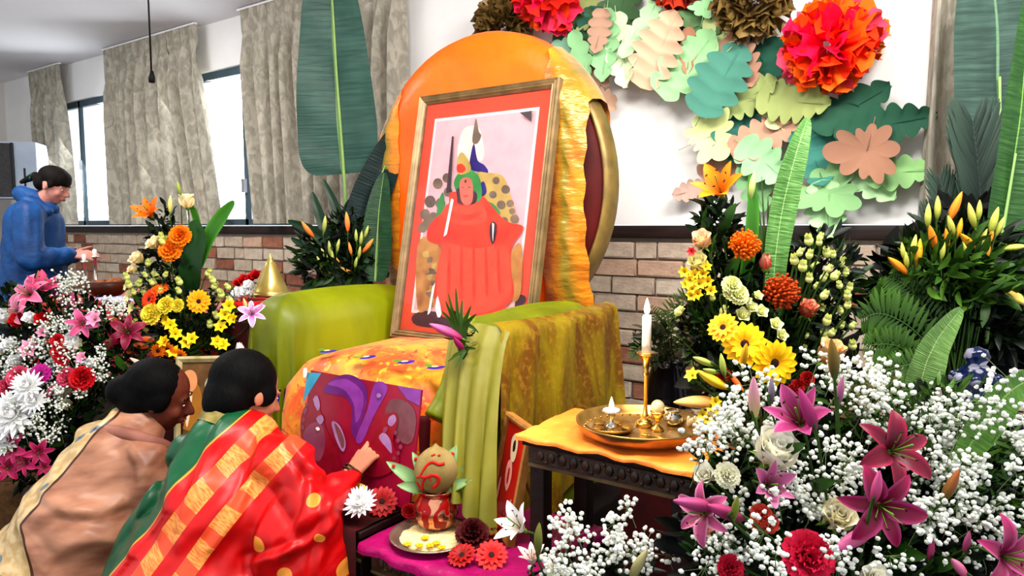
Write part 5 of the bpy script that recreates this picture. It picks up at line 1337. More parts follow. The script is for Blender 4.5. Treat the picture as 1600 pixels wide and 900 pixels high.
# ---- C: buds and big banana leaves behind the left arm
d = 3.0; bC = at(545, 455, d+.05)
C_ = thing('flower_arrangement', bC, 'dark leafy arrangement of orange lily buds behind the left chair arm', 'flowers', 'large flower arrangements')
bs = bC+Vector((0, 0, .0)); vase(C_, 545, 462, d+.08, .09, .2, mat('dark_glazed_vase', '#241a16'))
zv = at(545, 462, d+.08)
MB().box((zv.x-.14, zv.y-.12, 0), (zv.x+.14, zv.y+.14, zv.z-.202), bev=.01).build('pedestal', m_rc, label='stand behind the left chair arm under the orange lily buds', cat='pedestal')
OB = ('#d8702c', '#f8a860'); GB = ('#7c9040', '#c8cc7c')
for px, py, w_, fc, cc2 in ((480, 358, 30, (-.6, .8, .2), OB), (543, 346, 30, (0, 1, 0), OB), (575, 384, 28, (.6, .7, .2), OB), (547, 388, 20, (-.2, 1, .1), OB), (541, 422, 22, (-.7, .5, .4), ('#e8a050', '#f8cc80')), (508, 350, 26, (.2, 1, 0), GB), (515, 388, 24, (-.1, 1, 0), GB), (508, 398, 24, (-.4, 1, .1), GB), (528, 384, 22, (.2, 1, .1), GB), (556, 368, 20, (-.1, 1, 0), GB), (565, 372, 22, (.2, 1, 0), GB), (573, 362, 20, (.4, 1, 0), GB), (500, 410, 22, (-.5, .9, .1), GB), (520, 402, 22, (.1, 1, .2), GB), (562, 395, 22, (.3, 1, .2), GB), (556, 410, 20, (.2, 1, .2), GB), (530, 412, 20, (-.3, 1, .2), ('#c88a30', '#e8b050')), (505, 425, 18, (-.5, .9, .1), GB)):
    flower(C_, 'bud', cc2, px, py, d-.03, w_, fc, stem_to=bs)
foliage(C_, [(530, 415, d+.02, 62, 30, .08, 3), (545, 380, d+.03, 34, 45, .05, 2), (500, 400, d+.02, 38, 34, .05, 1)], 750, m_fol+m_fol_dk, (.8, 1.5), 8, L=.055, W=.014)
for pts in ([(545, 440, d), (500, 400, d), (455, 372, d+.02)], [(540, 430, d), (500, 370, d), (450, 345, d+.03)], [(540, 430, d), (505, 350, d+.03), (488, 300, d+.06)], [(545, 430, d), (530, 340, d+.05), (505, 280, d+.08)], [(550, 440, d), (590, 400, d), (612, 370, d+.05)], [(548, 440, d), (500, 445, d), (470, 452, d)], [(548, 440, d), (590, 425, d), (608, 432, d)], [(545, 430, d), (540, 350, d+.05), (548, 310, d+.05)], [(548, 435, d), (575, 380, d+.02), (600, 345, d+.05)]):
    blade(C_, 'large_leaf', pts, ru(12, 22), petal_mat('#16281a', '#2a4a30', None, .4), fold=.25)
bl_m = banana_mat('#3a5850', '#4c6c62', '#7f9a6c'); rib_m = mat('leaf_rib', '#7f9c62', '#96b072', 10., .5)
stems(C_)
t = thing('banana_leaf', at(548, 440, 3.12), 'tall upright banana leaf with pale midrib in front of the left curtain', 'leaf')
blade(t, 'leaf_blade', [(535, 272, 3.15), (531, 230, 3.15), (524, 120, 3.16), (517, -10, 3.17), (510, -120, 3.19)], 122, bl_m, fold=.16, nu=36, end=.62)
midrib(t, [(548, 440, 3.10), (541, 330, 3.13), (535, 240, 3.14), (526, 120, 3.15), (519, 0, 3.16), (512, -100, 3.18)], rib_m, .0095, .004)
t = thing('banana_leaf', at(556, 440, 3.05), 'dark folded banana leaf leaning towards the chair back, behind the orange lily buds', 'leaf')
blade(t, 'leaf_blade', [(556, 420, 3.04), (566, 360, 3.06), (585, 300, 3.08), (612, 235, 3.1), (640, 180, 3.12)], 60, banana_mat('#1a2f30', '#25403e', '#5f7a58'), fold=.5, nu=24, end=.8)
midrib(t, [(556, 440, 3.03), (566, 360, 3.05), (585, 300, 3.07), (612, 235, 3.09)], rib_m, .006, .003)
t = thing('banana_leaf', at(590, 440, 3.02), 'mid green banana leaf standing against the left rim of the chair back', 'leaf')
blade(t, 'leaf_blade', [(588, 440, 2.98), (590, 390, 3.0), (592, 330, 3.02), (600, 270, 3.06)], 46, banana_mat('#22482c', '#305c38', '#86a068'), fold=.2, nu=20, end=.8)
midrib(t, [(586, 440, 2.97), (588, 390, 2.99), (592, 330, 3.01)], rib_m, .005, .002)

# ---- white roses and red flowers beside the brass cone; pink sprig
q = at(385, 468, 2.78)
t = thing('flower_bowl', q, 'white and dark red roses in a low bowl left of the brass cone', 'flowers')
MB().lathe([(0, -.05), (.05, -.05), (.09, 0), (.085, 0), (.05, -.04), (0, -.04)], 24, q).build('bowl', m_redp, t)
for px, py, w_ in ((374, 460, 26), (388, 456, 26), (390, 446, 20), (366, 466, 20)): flower(t, 'rose', ('#f0ece4', '#ffffff'), px, py, 2.75, w_, (-.1, .5, .8), label='white rose')
for px, py, w_ in ((381, 438, 20), (399, 430, 18), (372, 442, 16), (391, 436, 16)): flower(t, 'rose_far', ('#8c0810', '#c81820'), px, py, 2.8, w_, (0, .6, .7), label='dark red rose')
MB().box((q.x-.10, q.y-.06, 0), (q.x+.09, q.y+.10, q.z-.052), bev=.01).build('pedestal', m_rc, label='covered stand under the bowl of white and red roses', cat='pedestal')
q = at(392, 560, 2.45)
t = thing('flower_sprig', q, 'pink and white lily on a tall stem in front of the left chair arm', 'flower')
MB().tube(catmull([at(392, 560, 2.45), at(393, 520, 2.45), at(394, 495, 2.44)], 6), .0045, 7).build('stem', mat('fresh_stem', '#8a9a3c', '#6c7c28', 14, .5), t)
flower(t, 'lily', ('#b85aa0', '#e8b0d8', '#f4e4f0'), 394, 492, 2.42, 42, (.2, .5, .8), label='pink and white petals')
flower(t, 'bud', ('#8c9c48', '#d8c890'), 384, 478, 2.43, 26, (-.3, 1, 0)); flower(t, 'bud', ('#a86a90', '#d8a0c0'), 405, 482, 2.42, 22, (.4, 1, 0))
flower(t, 'tulip', ('#f8e8d8', '#ffffff', '#f4d0c0'), 375, 546, 2.42, 18, (0, 1, .3), label='cream bud')
MB().box((q.x-.10, q.y-.03, 0), (q.x+.03, q.y+.06, q.z), bev=.01).build('pedestal', m_rc, label='low covered block under the pink and white sprig', cat='pedestal')

# ---- sprig pinned on the right arm
q = at(728, 560, 1.93)
t = thing('pinned_sprig', q, 'dark pink lily bud with needle leaves pinned at the front of the right chair arm', 'flower')
flower(t, 'bud', ('#7a1048', '#b83a80'), 716, 538, 1.90, 40, (-.35, .5, .5)); flower(t, 'bud', ('#a02068', '#d878a8'), 696, 517, 1.90, 58, (-.85, .45, .25), label='long pink lily bud')
flower(t, 'bud', ('#8c1858', '#c05090'), 706, 522, 1.93, 44, (-.75, .6, .1))
for (ex_, ey_) in ((700, 458), (712, 450), (722, 468), (736, 478), (696, 470), (745, 490), (706, 482), (690, 486), (738, 500), (748, 520), (744, 545), (700, 565), (712, 575)):
    blade(t, 'leaf', [(722, 560, 1.92), (719+(ex_-719)*.35, 510, 1.91) if ey_ < 530 else (728, 545, 1.91), (ex_, ey_, 1.90+ru(-.02, .02))], 7, m_fol[0], fold=.2, nu=8)
foliage(t, [(722, 525, 1.93, 14, 36, .015, 1)], 60, m_fol_dk, (.4, .8), 9, L=.045, W=.010)
stem_b = MB().tube([at(719, 500, 1.93), at(724, 545, 1.93), at(726, 585, 1.94)], .004, 6).build('stem', m_stem, t)
# ---- D: yellow and orange arrangement right of the candle
d = 1.62; bD = at(1190, 640, d+.02)
D = thing('flower_arrangement', bD, 'tall yellow gerbera and orange lily arrangement right of the tall candle', 'flowers', 'large flower arrangements')
bs = Vector((bD.x, bD.y, bD.z+.02))
vase(D, 1190, 650, d+.02, .07, .16, mat('dark_glazed_vase', '#241a16'))
vz = at(1190, 650, d+.02).z-.162
MB().box((bD.x-.16, bD.y-.07, 0), (bD.x+.16, bD.y+.16, vz), bev=.01).build('pedestal', m_rc, label='dark covered pedestal under the yellow gerbera arrangement', cat='pedestal')
flower(D, 'lily', ('#ff7208', '#ff9a14', '#ff8a10', .5), 1128, 305, d, 88, (-.45, .62, .6), 1.2, label='orange trumpet lily with dark anthers', stem_to=bs)
flower(D, 'bud', ('#9ab05c', '#d8dc9c'), 1174, 290, d, 44, (.05, 1, .1), stem_to=bs, label='green lily bud')
flower(D, 'rose', ('#f0c090', '#fbe4c4', '#f4cca8'), 1096, 376, d-.03, 38, (-.3, .7, .6), stem_to=bs, label='peach rose')
flower(D, 'small', ('#b00c1c', '#d01c2c'), 1081, 394, d-.04, 16, (-.4, .3, .8), stem_to=bs)
flower(D, 'rose', ('#e8dc90', '#f8f0c0'), 1090, 410, d-.03, 38, (-.3, .6, .7), stem_to=bs, label='pale yellow rose')
for px, py in ((1070, 425), (1078, 438), (1086, 430), (1082, 452), (1072, 446), (1092, 444), (1098, 428), (1106, 440), (1090, 460), (1080, 462), (1102, 418), (1110, 455)): flower(D, 'small', ('#f0b418', '#ffe038'), px, py, d-.04, 20, (ru(-.7, .2), ru(0, .6), .8), stem_to=bs, label='yellow freesia')
flower(D, 'pincushion', ('#ef8a10', '#d8700c'), 1162, 386, d-.04, 46, (.0, .5, .8), stem_to=bs, label='orange pincushion flower')
flower(D, 'pincushion', ('#c85c0c', '#a8440a'), 1218, 459, d-.06, 54, (.1, .4, .9), stem_to=bs, label='burnt orange pincushion flower')
flower(D, 'tulip', ('#c8402c', '#e8b49c', '#e06048'), 1196, 412, d-.03, 26, (-.05, 1, .3), stem_to=bs, label='red and cream rosebud')
flower(D, 'rose', ('#c8281c', '#f0b090', '#c01c18'), 1262, 483, d-.07, 36, (.05, .8, .5), stem_to=bs, label='red rose with a pale heart')
flower(D, 'rose', ('#e8b074', '#f4cc98'), 1298, 552, d-.10, 52, (.1, .9, .4), stem_to=bs, label='peach rose')
for px, py, w_, fc in ((1130, 512, 52, (-.5, .5, .7)), (1163, 538, 74, (-.12, .25, 1)), (1209, 567, 78, (.1, .0, 1))):
    flower(D, 'gerbera', ('#ffb400', '#ffd820') if px > 1140 else ('#f09a08', '#ffc418'), px, py, d-.14-(.02 if px > 1200 else 0), w_, fc, stem_to=bs, label='yellow gerbera')
for px, py, w_, k in ((1142, 448, 30, 0), (1150, 462, 34, 0), (1138, 460, 22, 0), (1160, 492, 24, 1), (1189, 487, 22, 1), (1174, 480, 20, 1), (1212, 507, 22, 1), (1221, 524, 20, 1), (1168, 470, 14, 1), (1184, 462, 16, 1)): flower(D, 'carnation' if k == 0 else 'rose_far', ('#dce08c', '#f2f2b4') if k == 0 else ('#e4e49c', '#f6f6c4'), px, py, d-.09, w_, (ru(-.3, .3), .5, .8), stem_to=bs, label='pale lemon spray rose' if k else 'pale lemon carnation')
rD = random.Random(8)
for px, py in [(1262, 364), (1280, 370), (1254, 386), (1268, 388), (1290, 384), (1302, 390), (1256, 405), (1280, 408), (1318, 400), (1292, 425), (1312, 422), (1310, 438), (1324, 452), (1294, 452), (1326, 468), (1276, 480), (1288, 474), (1296, 490), (1318, 500), (1338, 502), (1332, 530), (1258, 538), (1260, 514), (1240, 395), (1286, 362), (1300, 412), (1280, 440), (1324, 418), (1330, 440), (1265, 425), (1312, 478), (1306, 512), (1068, 478), (1112, 458), (1136, 476), (1286, 516)]:
    flower(D, 'button', ('#c8d070', '#ecedac'), px, py, d-rD.uniform(.02, .08), rD.uniform(11, 17), (rD.uniform(-.4, .6), .8, .3), stem_to=bs, label='pale green spray bud')
YB = ('#e0b020', '#f6dc50'); GY = ('#8fa040', '#c4cc74')
for px, py, w_, fc, cc2 in ((1112, 595, 62, (-.9, .45, .2), YB), (1088, 628, 76, (-1, .12, .3), ('#d88c34', '#f8cc84')), (1098, 564, 40, (-.9, .4, .2), GY), (1128, 570, 38, (-.3, 1, .1), GY), (1162, 555, 44, (-.1, 1, .4), ('#c89418', '#e8bc30')), (1110, 580, 32, (-.9, .2, .3), GY), (1152, 598, 34, (.5, -.6, .6), ('#e05a14', '#f47a24'))):
    flower(D, 'bud', cc2, px, py, d-.2, w_, fc, stem_to=bs, label='yellow lily bud' if cc2 == YB else None)
flower(D, 'small', ('#f0c818', '#ffe850'), 1083, 588, d-.2, 26, (-.6, .6, .5), stem_to=bs)
for px, py in ((1110, 635), (1118, 628), (1098, 648), (1106, 655), (1122, 640)): flower(D, 'small', ('#e0b010', '#fbe040'), px, py, d-.2, 20, (-.3, .3, .9), stem_to=bs)
for px, py in ((1130, 586), (1246, 604), (1260, 592), (1238, 612)): flower(D, 'carnation', ('#8c1410', '#b82018'), px, py, d-.18, 22, (0, .3, .9), stem_to=bs, label='dark red carnation')
foliage(D, [(1150, 440, d+.03, 60, 70, .06, 2), (1200, 520, d, 100, 70, .08, 4), (1290, 440, d+.01, 55, 80, .06, 2), (1120, 360, d+.02, 30, 50, .03, 1), (1110, 520, d, 50, 60, .05, 1.5), (1180, 600, d-.06, 90, 30, .06, 1)], 2300, m_fol_dk+m_fol, (.4, .9), 12, L=.05)
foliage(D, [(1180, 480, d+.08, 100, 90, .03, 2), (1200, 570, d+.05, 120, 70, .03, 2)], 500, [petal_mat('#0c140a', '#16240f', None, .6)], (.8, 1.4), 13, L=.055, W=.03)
for px, py, w_, rl in ((1110, 350, 60, (-.3, .9, .3)), (1140, 340, 50, (.3, .9, .3)), (1100, 500, 60, (-.6, .6, .5)), (1118, 390, 54, (.0, 1, .3)), (1110, 540, 60, (-.5, .3, .8)), (1150, 420, 60, (.2, .9, .4))): flower(D, 'leaf', ('#2f5220', '#4a7430'), px, py, d+.0, w_, rl, stem_to=bs)
gb_m = banana_mat('#5f8a4a', '#7fa868', '#a8c888')
blade(D, 'tall_blade_leaf', [(1212, 520, d+.02), (1210, 420, d+.0), (1224, 320, d), (1244, 240, d+.0), (1262, 185, d+.02)], 42, gb_m, fold=.22, nu=28, end=1.05)
blade(D, 'large_leaf', [(1160, 450, d+.02), (1172, 380, d), (1176, 320, d), (1172, 272, d)], 22, m_blade, fold=.2)
for px, py in ((1190, 300), (1200, 330), (1184, 340), (1178, 350)): blade(D, 'grass_blade', [(1200, 450, d), ((1200+px)/2, 380, d), (px, py-25, d+.01)], 4, m_fol[0], nu=8)
stems(D)
# fern and foliage in the dark vase behind the candle
t = thing('potted_fern', at(1040, 620, 2.15), 'dark vase of fern and brownish foliage behind the tall candle', 'plant')
vase(t, 1045, 560, 2.15, .075, .26, mat('black_glazed_vase', '#0e0c0e', '#1c181c', 8., .15))
zq = at(1045, 560, 2.15)
MB().box((zq.x-.11, zq.y-.1, 0), (zq.x+.11, zq.y+.12, zq.z-.262), bev=.01).build('pedestal', m_rc, label='stand under the dark fern vase behind the candle', cat='pedestal')
for pts, wpx in (([(1045, 555, 2.15), (1055, 500, 2.12), (1085, 455, 2.1), (1120, 440, 2.1)], 60), ([(1045, 555, 2.15), (1030, 510, 2.12), (1015, 480, 2.1)], 46), ([(1048, 555, 2.13), (1080, 520, 2.05), (1120, 510, 2.0)], 60), ([(1045, 560, 2.13), (1060, 545, 2.05), (1100, 560, 1.98)], 56), ([(1042, 555, 2.14), (1005, 540, 2.1), (985, 560, 2.08)], 34), ([(1045, 556, 2.14), (1040, 500, 2.14), (1060, 462, 2.14)], 50)):
    frond(t, pts, wpx, 16, petal_mat('#3a4a26', '#5c6c3c', None, .5), droop=.2)
foliage(t, [(1055, 535, 2.12, 45, 40, .05, 2), (1020, 540, 2.1, 28, 30, .04, 1)], 260, [petal_mat('#4a4632', '#6c6450', None, .6), m_fol[1]], (.5, .9), 31)

# ---- E: far right foliage: lily buds, palms, banana leaves, ferns
d = 1.75; bE = at(1490, 640, d)
E_ = thing('flower_arrangement', bE, 'large dark foliage arrangement of orange and green lily buds at the far right', 'flowers', 'large flower arrangements')
bs = Vector(bE); vase(E_, 1500, 655, d+.03, .10, .20, mat('black_glazed_vase', '#0e0c0e'))
zq = at(1500, 655, d+.03)
MB().box((zq.x-.2, zq.y-.15, 0), (zq.x+.2, zq.y+.2, zq.z-.202), bev=.01).build('pedestal', m_rc, label='dark pedestal under the far right foliage arrangement', cat='pedestal')
OL_ = ('#d87c1c', '#f8a43c'); GL = ('#8c9c34', '#d8d478')
for px, py, w_, fc, cc2 in ((1493, 322, 44, (.35, 1, .1), OL_), (1458, 370, 40, (-.35, 1, .3), OL_), (1402, 414, 44, (-.8, .65, .2), OL_), (1436, 394, 40, (.1, 1, .1), ('#c08c1c', '#e8b838')), (1512, 376, 44, (-.7, .6, .4), ('#d08c20', '#f0b43c')), (1548, 370, 26, (.2, 1, .2), OL_), (1543, 390, 30, (0, 1, .2), ('#d89828', '#f0bc50')), (1450, 336, 34, (-.1, 1, .1), GL), (1466, 324, 34, (.0, 1, .1), GL), (1428, 382, 30, (.15, 1, .1), GL), (1416, 404, 28, (-.2, 1, .1), GL), (1410, 392, 26, (-.3, 1, 0), GL), (1486, 352, 34, (-.4, 1, .2), GL), (1518, 336, 38, (-.4, 1, .1), GL), (1530, 328, 30, (0, 1, .1), GL), (1553, 344, 40, (.1, 1, .1), GL), (1562, 354, 30, (.3, 1, .1), GL), (1586, 386, 36, (.9, .2, .2), GL), (1590, 466, 56, (.75, -.4, .4), ('#d8b040', '#f4e088')), (1508, 396, 40, (-.5, .8, .4), GL), (1474, 390, 30, (.1, 1, .1), GL), (1535, 372, 30, (.3, 1, .1), GL), (1500, 356, 30, (.2, 1, .1), ('#b88c20', '#d8ac30')), (1480, 372, 30, (-.2, 1, .2), ('#c08018', '#e09c28'))):
    flower(E_, 'bud', cc2, px, py, d-.06, w_*1.05, fc, stem_to=bs, label='orange lily bud' if cc2 == OL_ else None)
foliage(E_, [(1490, 440, d+.05, 110, 60, .10, 4), (1540, 500, d+.05, 80, 50, .10, 2), (1430, 480, d+.05, 60, 60, .08, 2), (1500, 400, d+.02, 70, 40, .06, 2)], 1900, m_fol_dk+[m_fol[1]], (.7, 1.4), 14, L=.07, W=.018)
foliage(E_, [(1490, 420, d-.05, 90, 40, .05, 3), (1530, 450, d-.05, 60, 30, .05, 1)], 300, m_fol_br, (.6, 1.1), 15, L=.07, W=.02)
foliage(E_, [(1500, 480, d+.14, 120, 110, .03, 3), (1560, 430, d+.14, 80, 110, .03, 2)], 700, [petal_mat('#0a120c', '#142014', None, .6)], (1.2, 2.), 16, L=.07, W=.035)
fern_m = petal_mat('#3c5c24', '#5c8034', None, .45)
for pts, wpx in (([(1470, 560, d-.05), (1420, 510, d-.07), (1375, 490, d-.08), (1345, 500, d-.08)], 110), ([(1440, 570, d-.08), (1400, 540, d-.1), (1350, 540, d-.12)], 80), ([(1470, 520, d-.03), (1430, 460, d-.05), (1390, 430, d-.05)], 80), ([(1460, 560, d-.08), (1420, 570, d-.12), (1370, 580, d-.14)], 70), ([(1440, 545, d-.02), (1400, 470, d-.02), (1370, 445, d-.02)], 70), ([(1470, 540, d), (1480, 470, d-.02), (1520, 440, d-.04)], 80)):
    frond(E_, pts, wpx, 22, fern_m, droop=.15, lw=.17, sweep=.35)
for pts, wpx in (([(1570, 640, d-.3), (1530, 580, d-.32), (1480, 560, d-.33)], 0),): pass
stems(E_)
pm_ = petal_mat('#2c3c34', '#46584c', None, .5)
t = thing('palm_leaves', at(1520, 520, d+.25), 'spread of grey green palm fronds in front of the right curtain', 'leaves')
for pts, wpx in (([(1540, 440, d+.2), (1535, 340, d+.22), (1528, 260, d+.25), (1520, 190, d+.28)], 200), ([(1530, 430, d+.22), (1490, 350, d+.25), (1468, 280, d+.28)], 110), ([(1520, 430, d+.22), (1475, 370, d+.25), (1440, 340, d+.28)], 90), ([(1520, 440, d+.22), (1470, 410, d+.25), (1410, 395, d+.28)], 60), ([(1550, 430, d+.2), (1560, 330, d+.24), (1580, 240, d+.28)], 120)):
    frond(t, pts, wpx, 26, pm_, 'palm_frond', droop=-.25, lw=.13, sweep=1.1)
t = thing('banana_leaf', at(1560, 560, d+.4), 'wide grey green banana leaf hanging down in the top right corner', 'leaf')
blade(t, 'leaf_blade', [(1560, 420, d+.40), (1562, 280, d+.42), (1560, 120, d+.44), (1552, -40, d+.46), (1545, -120, d+.48)], 150, banana_mat('#3c5048', '#52685e', '#6f8a70'), fold=.1, nu=36, end=.8)
midrib(t, [(1562, 540, d+.39), (1562, 380, d+.40), (1563, 280, d+.41), (1562, 120, d+.43)], rib_m, .007, .004)
t = thing('banana_leaf', at(1540, 560, d+.05), 'long mid green banana leaf rising along the right edge', 'leaf')
blade(t, 'leaf_blade', [(1545, 460, d+.02), (1566, 360, d+.03), (1586, 240, d+.05), (1602, 100, d+.08), (1612, -20, d+.1)], 70, banana_mat('#2f5428', '#456a36', '#7a9c58'), fold=.3, nu=30, end=.9)
midrib(t, [(1540, 540, d+.02), (1552, 440, d+.02), (1567, 360, d+.02), (1587, 240, d+.04)], rib_m, .006, .003)
# blue and white vase
t0 = at(1522, 640, 1.42)
t = thing('patterned_vase', t0, 'blue and white porcelain figure-shaped vase in the shade behind the gypsophila at right', 'vase')
def porcelain():
    s = N('blue_white_porcelain'); c = s.coord(); v = s.n('ShaderNodeTexVoronoi'); v.inputs['Scale'].default_value = 42.; s.l(c, v.inputs['Vector'])
    col = s.mix(s.mapr(v.outputs['Distance'], .42, .5), '#8e8e9c', '#14264c'); return s.fin(s.mix(s.mapr(s.noise(c, 14.), .5, .56), col, '#16284c'), .15)
MB().lathe([(0, 0), (.045, 0), (.075, .04), (.08, .07), (.055, .11), (.03, .135), (.034, .15), (.03, .165), (.016, .175), (.024, .19), (.018, .205), (0, .212)], 30, t0-Vector((0, 0, .08))).build('body', porcelain(), t)
b = MB()
for i in range(8): a = i*.785; b.ell(t0+Vector((.036*math.cos(a), .036*math.sin(a), .065)), (.014, .014, .014), 5, 7)
b.build('beads', porcelain(), t, kind='stuff')
MB().box((t0.x-.09, t0.y-.09, 0), (t0.x+.09, t0.y+.09, t0.z-.082), bev=.01).build('pedestal', m_rc, label='dark stand under the blue and white vase', cat='pedestal')

# ---- F: the near mass of white and pink at the lower right
d = 1.02; bF = at(1330, 980, d+.10)
Fm = thing('flower_arrangement', bF, 'nearest big arrangement of pink lilies, white roses and gypsophila at lower right', 'flowers', 'large flower arrangements')
bs = at(1330, 900, d+.12)
MB().lathe([(0, 0), (.15, 0), (.2, .2), (.19, .2), (.13, .02), (0, .02)], 28, (bF.x, bF.y, bF.z-.22)).build('basket', mat('wicker_brown', '#7a5a34'), Fm)
MB().box((bF.x-.2, bF.y-.12, 0), (bF.x+.2, bF.y+.12, bF.z-.222), bev=.01).build('pedestal', m_rc, label='dark pedestal under the nearest pink and white arrangement', cat='pedestal')
PL = ('#b0487c', '#d88cac', '#e0a0bc'); ML = ('#5c0624', '#860c40', '#b02858')
LWH = ('#f2ecd0', '#fffdf0', '#fbf6e4')
flower(Fm, 'rose', LWH, 1212, 706, d-.04, 84, (.1, .75, .6), label='large cream white rose', stem_to=bs)
flower(Fm, 'rose', LWH, 1102, 744, d-.02, 44, (-.4, .6, .7), label='cream white rose', stem_to=bs)
flower(Fm, 'carnation', ('#e4e0c0', '#f6f4dc'), 1134, 744, d-.03, 40, (.1, .5, .8), label='ivory carnation', stem_to=bs)
flower(Fm, 'rose', ('#ece4bc', '#fbf6dc', '#f4eccc'), 1308, 806, d-.06, 68, (.0, .6, .7), label='cream rose', stem_to=bs)
flower(Fm, 'rose', LWH, 1366, 908, d-.08, 60, (0, .7, .6), label='cream rose cut by the bottom edge', stem_to=bs)
flower(Fm, 'lily_side', ('#8c1c50', '#b85088', '#d890b4'), 1252, 665, d-.03, 90, (-.35, .55, .45), label='half open pink lily', stem_to=bs)
flower(Fm, 'bud', ('#7c1c50', '#b84484'), 1262, 640, d-.07, 74, (-.4, 1, .1), label='long magenta lily bud', stem_to=bs)
flower(Fm, 'bud', ('#c0b874', '#e4a4b8'), 1176, 620, d-.04, 70, (-.2, 1, .15), label='pink and green lily bud', stem_to=bs)
flower(Fm, 'bud', ('#6c6470', '#8c808c'), 1206, 610, d-.0, 40, (.05, 1, .0), stem_to=bs)
flower(Fm, 'bud', ('#4c4c1c', '#8c7430'), 1302, 560, d-.02, 66, (-.1, 1, .0), label='olive brown lily bud', stem_to=bs)
flower(Fm, 'bud', ('#94607c', '#b87898'), 1312, 610, d, 46, (.05, 1, 0), stem_to=bs)
flower(Fm, 'lily', ('#8c2450', '#c0608c', '#e0a4bc'), 1104, 802, d-.08, 92, (-.75, .25, .6), label='pink lily facing left', stem_to=bs)
flower(Fm, 'bud', ('#8c2458', '#c06090'), 1086, 786, d-.10, 80, (-.9, .35, .3), stem_to=bs, label='long pink lily bud')
flower(Fm, 'bud', ('#841c4c', '#b85080'), 1132, 800, d-.12, 84, (-.85, .4, .3), stem_to=bs)
flower(Fm, 'lily_side', ('#98386c', '#c07098', '#d494b4'), 1196, 758, d-.06, 66, (.1, .4, .9), label='mauve pink lily', stem_to=bs)
flower(Fm, 'bud', ('#6c7c34', '#98a050'), 1148, 792, d-.14, 48, (-.1, 1, .4), label='green lily bud', stem_to=bs)
flower(Fm, 'lily_side', ('#c86868', '#e8a898'), 1098, 838, d-.08, 40, (-.1, .8, .3), label='salmon bud', stem_to=bs)
for px, py, w_ in ((1188, 806, 34), (1200, 818, 30), (1180, 818, 24)): flower(Fm, 'carnation', ('#b83028', '#d85c4c'), px, py, d-.07, w_, (0, .5, .8), label='small red carnation', stem_to=bs)
flower(Fm, 'carnation', ('#b81040', '#e0305c'), 1258, 872, d-.10, 78, (.0, .5, .8), label='crimson pink carnation', stem_to=bs)
flower(Fm, 'carnation', ('#9c1030', '#c82048'), 1140, 888, d-.08, 40, (.0, .5, .8), label='crimson carnation', stem_to=bs)
flower(Fm, 'lily', ML, 1390, 706, d-.05, 116, (.1, .45, .85), .3, label='deep magenta lily, wide open', stem_to=bs)
flower(Fm, 'lily', ('#6c0830', '#a02058', '#c05088'), 1372, 788, d-.12, 122, (-.15, .1, .95), .9, label='deep magenta lily, wide open', stem_to=bs)
flower(Fm, 'bud', ('#a02860', '#d86c9c'), 1370, 762, d-.17, 60, (.05, 1, .3), stem_to=bs)
flower(Fm, 'bud', ('#5c5c24', '#a0602c'), 1486, 760, d-.08, 62, (.5, 1, .1), label='brown green lily bud', stem_to=bs)
flower(Fm, 'lily', ('#780c40', '#b03470', '#d070a0'), 1560, 868, d-.10, 120, (.3, .2, .8), .5, label='magenta lily at the right edge', stem_to=bs)
flower(Fm, 'bud', ('#b03868', '#e088a8'), 1500, 888, d-.14, 60, (-.6, .7, .4), stem_to=bs)
flower(Fm, 'bud', ('#98285c', '#c85c88'), 1455, 858, d-.08, 40, (0, 1, .2), stem_to=bs); flower(Fm, 'bud', ('#b04078', '#d87ca4'), 1512, 846, d-.06, 40, (.1, 1, .2), stem_to=bs)
flower(Fm, 'bud', ('#98285c', '#c87098'), 1330, 842, d-.12, 90, (-.9, -.1, .4), label='long pink petal', stem_to=bs)
for px, py, w_, fc in ((1230, 842, 76, (.2, .2, .9)), (1216, 830, 60, (-.5, .3, .8)), (1420, 862, 72, (.3, .2, .9)), (1400, 876, 60, (0, .1, 1)), (1190, 870, 50, (-.4, .3, .8)), (1150, 848, 60, (-.3, .5, .7)), (1440, 800, 60, (.6, .5, .6)), (1290, 756, 50, (.3, .5, .8)), (1240, 700, 46, (.6, .5, .6)), (1480, 880, 60, (.2, .5, .8))):
    flower(Fm, 'leaf', ('#2c4a1c', '#4c7430'), px, py, d-.05, w_, fc, stem_to=bs)
def fmat(a, b, rib): return banana_mat(a, b, rib)
blade(Fm, 'large_leaf', [(1425, 650, d+.12), (1440, 590, d+.12), (1462, 535, d+.13), (1502, 482, d+.15)], 58, fmat('#6f8f50', '#8aa868', '#a8bc84'), fold=.25, nu=20, end=.75)
blade(Fm, 'large_leaf', [(1500, 720, d+.0), (1540, 660, d), (1580, 610, d), (1640, 580, d+.02)], 62, fmat('#5f8a3c', '#84a858', '#b0cc88'), fold=.15, nu=20, end=.85)
foliage(Fm, [(1330, 800, d+.06, 260, 90, .05, 5), (1450, 700, d+.08, 140, 90, .04, 2), (1220, 730, d+.06, 130, 70, .04, 2), (1200, 850, d, 130, 60, .05, 2), (1430, 860, d, 160, 60, .05, 2)], 2400, m_fol+m_fol_dk, (.35, .75), 22, L=.06, W=.02)
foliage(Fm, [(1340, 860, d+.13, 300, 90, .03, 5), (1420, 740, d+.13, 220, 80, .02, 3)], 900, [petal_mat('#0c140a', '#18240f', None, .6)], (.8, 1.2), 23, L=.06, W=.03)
foliage(Fm, [(1480, 680, d+.03, 110, 90, .04, 3), (1540, 780, d+.02, 80, 90, .04, 2), (1350, 640, d+.06, 80, 50, .03, 2), (1160, 700, d+.03, 60, 60, .03, 1)], 900, m_fol_br, (.3, .6), 27, L=.05, W=.012)
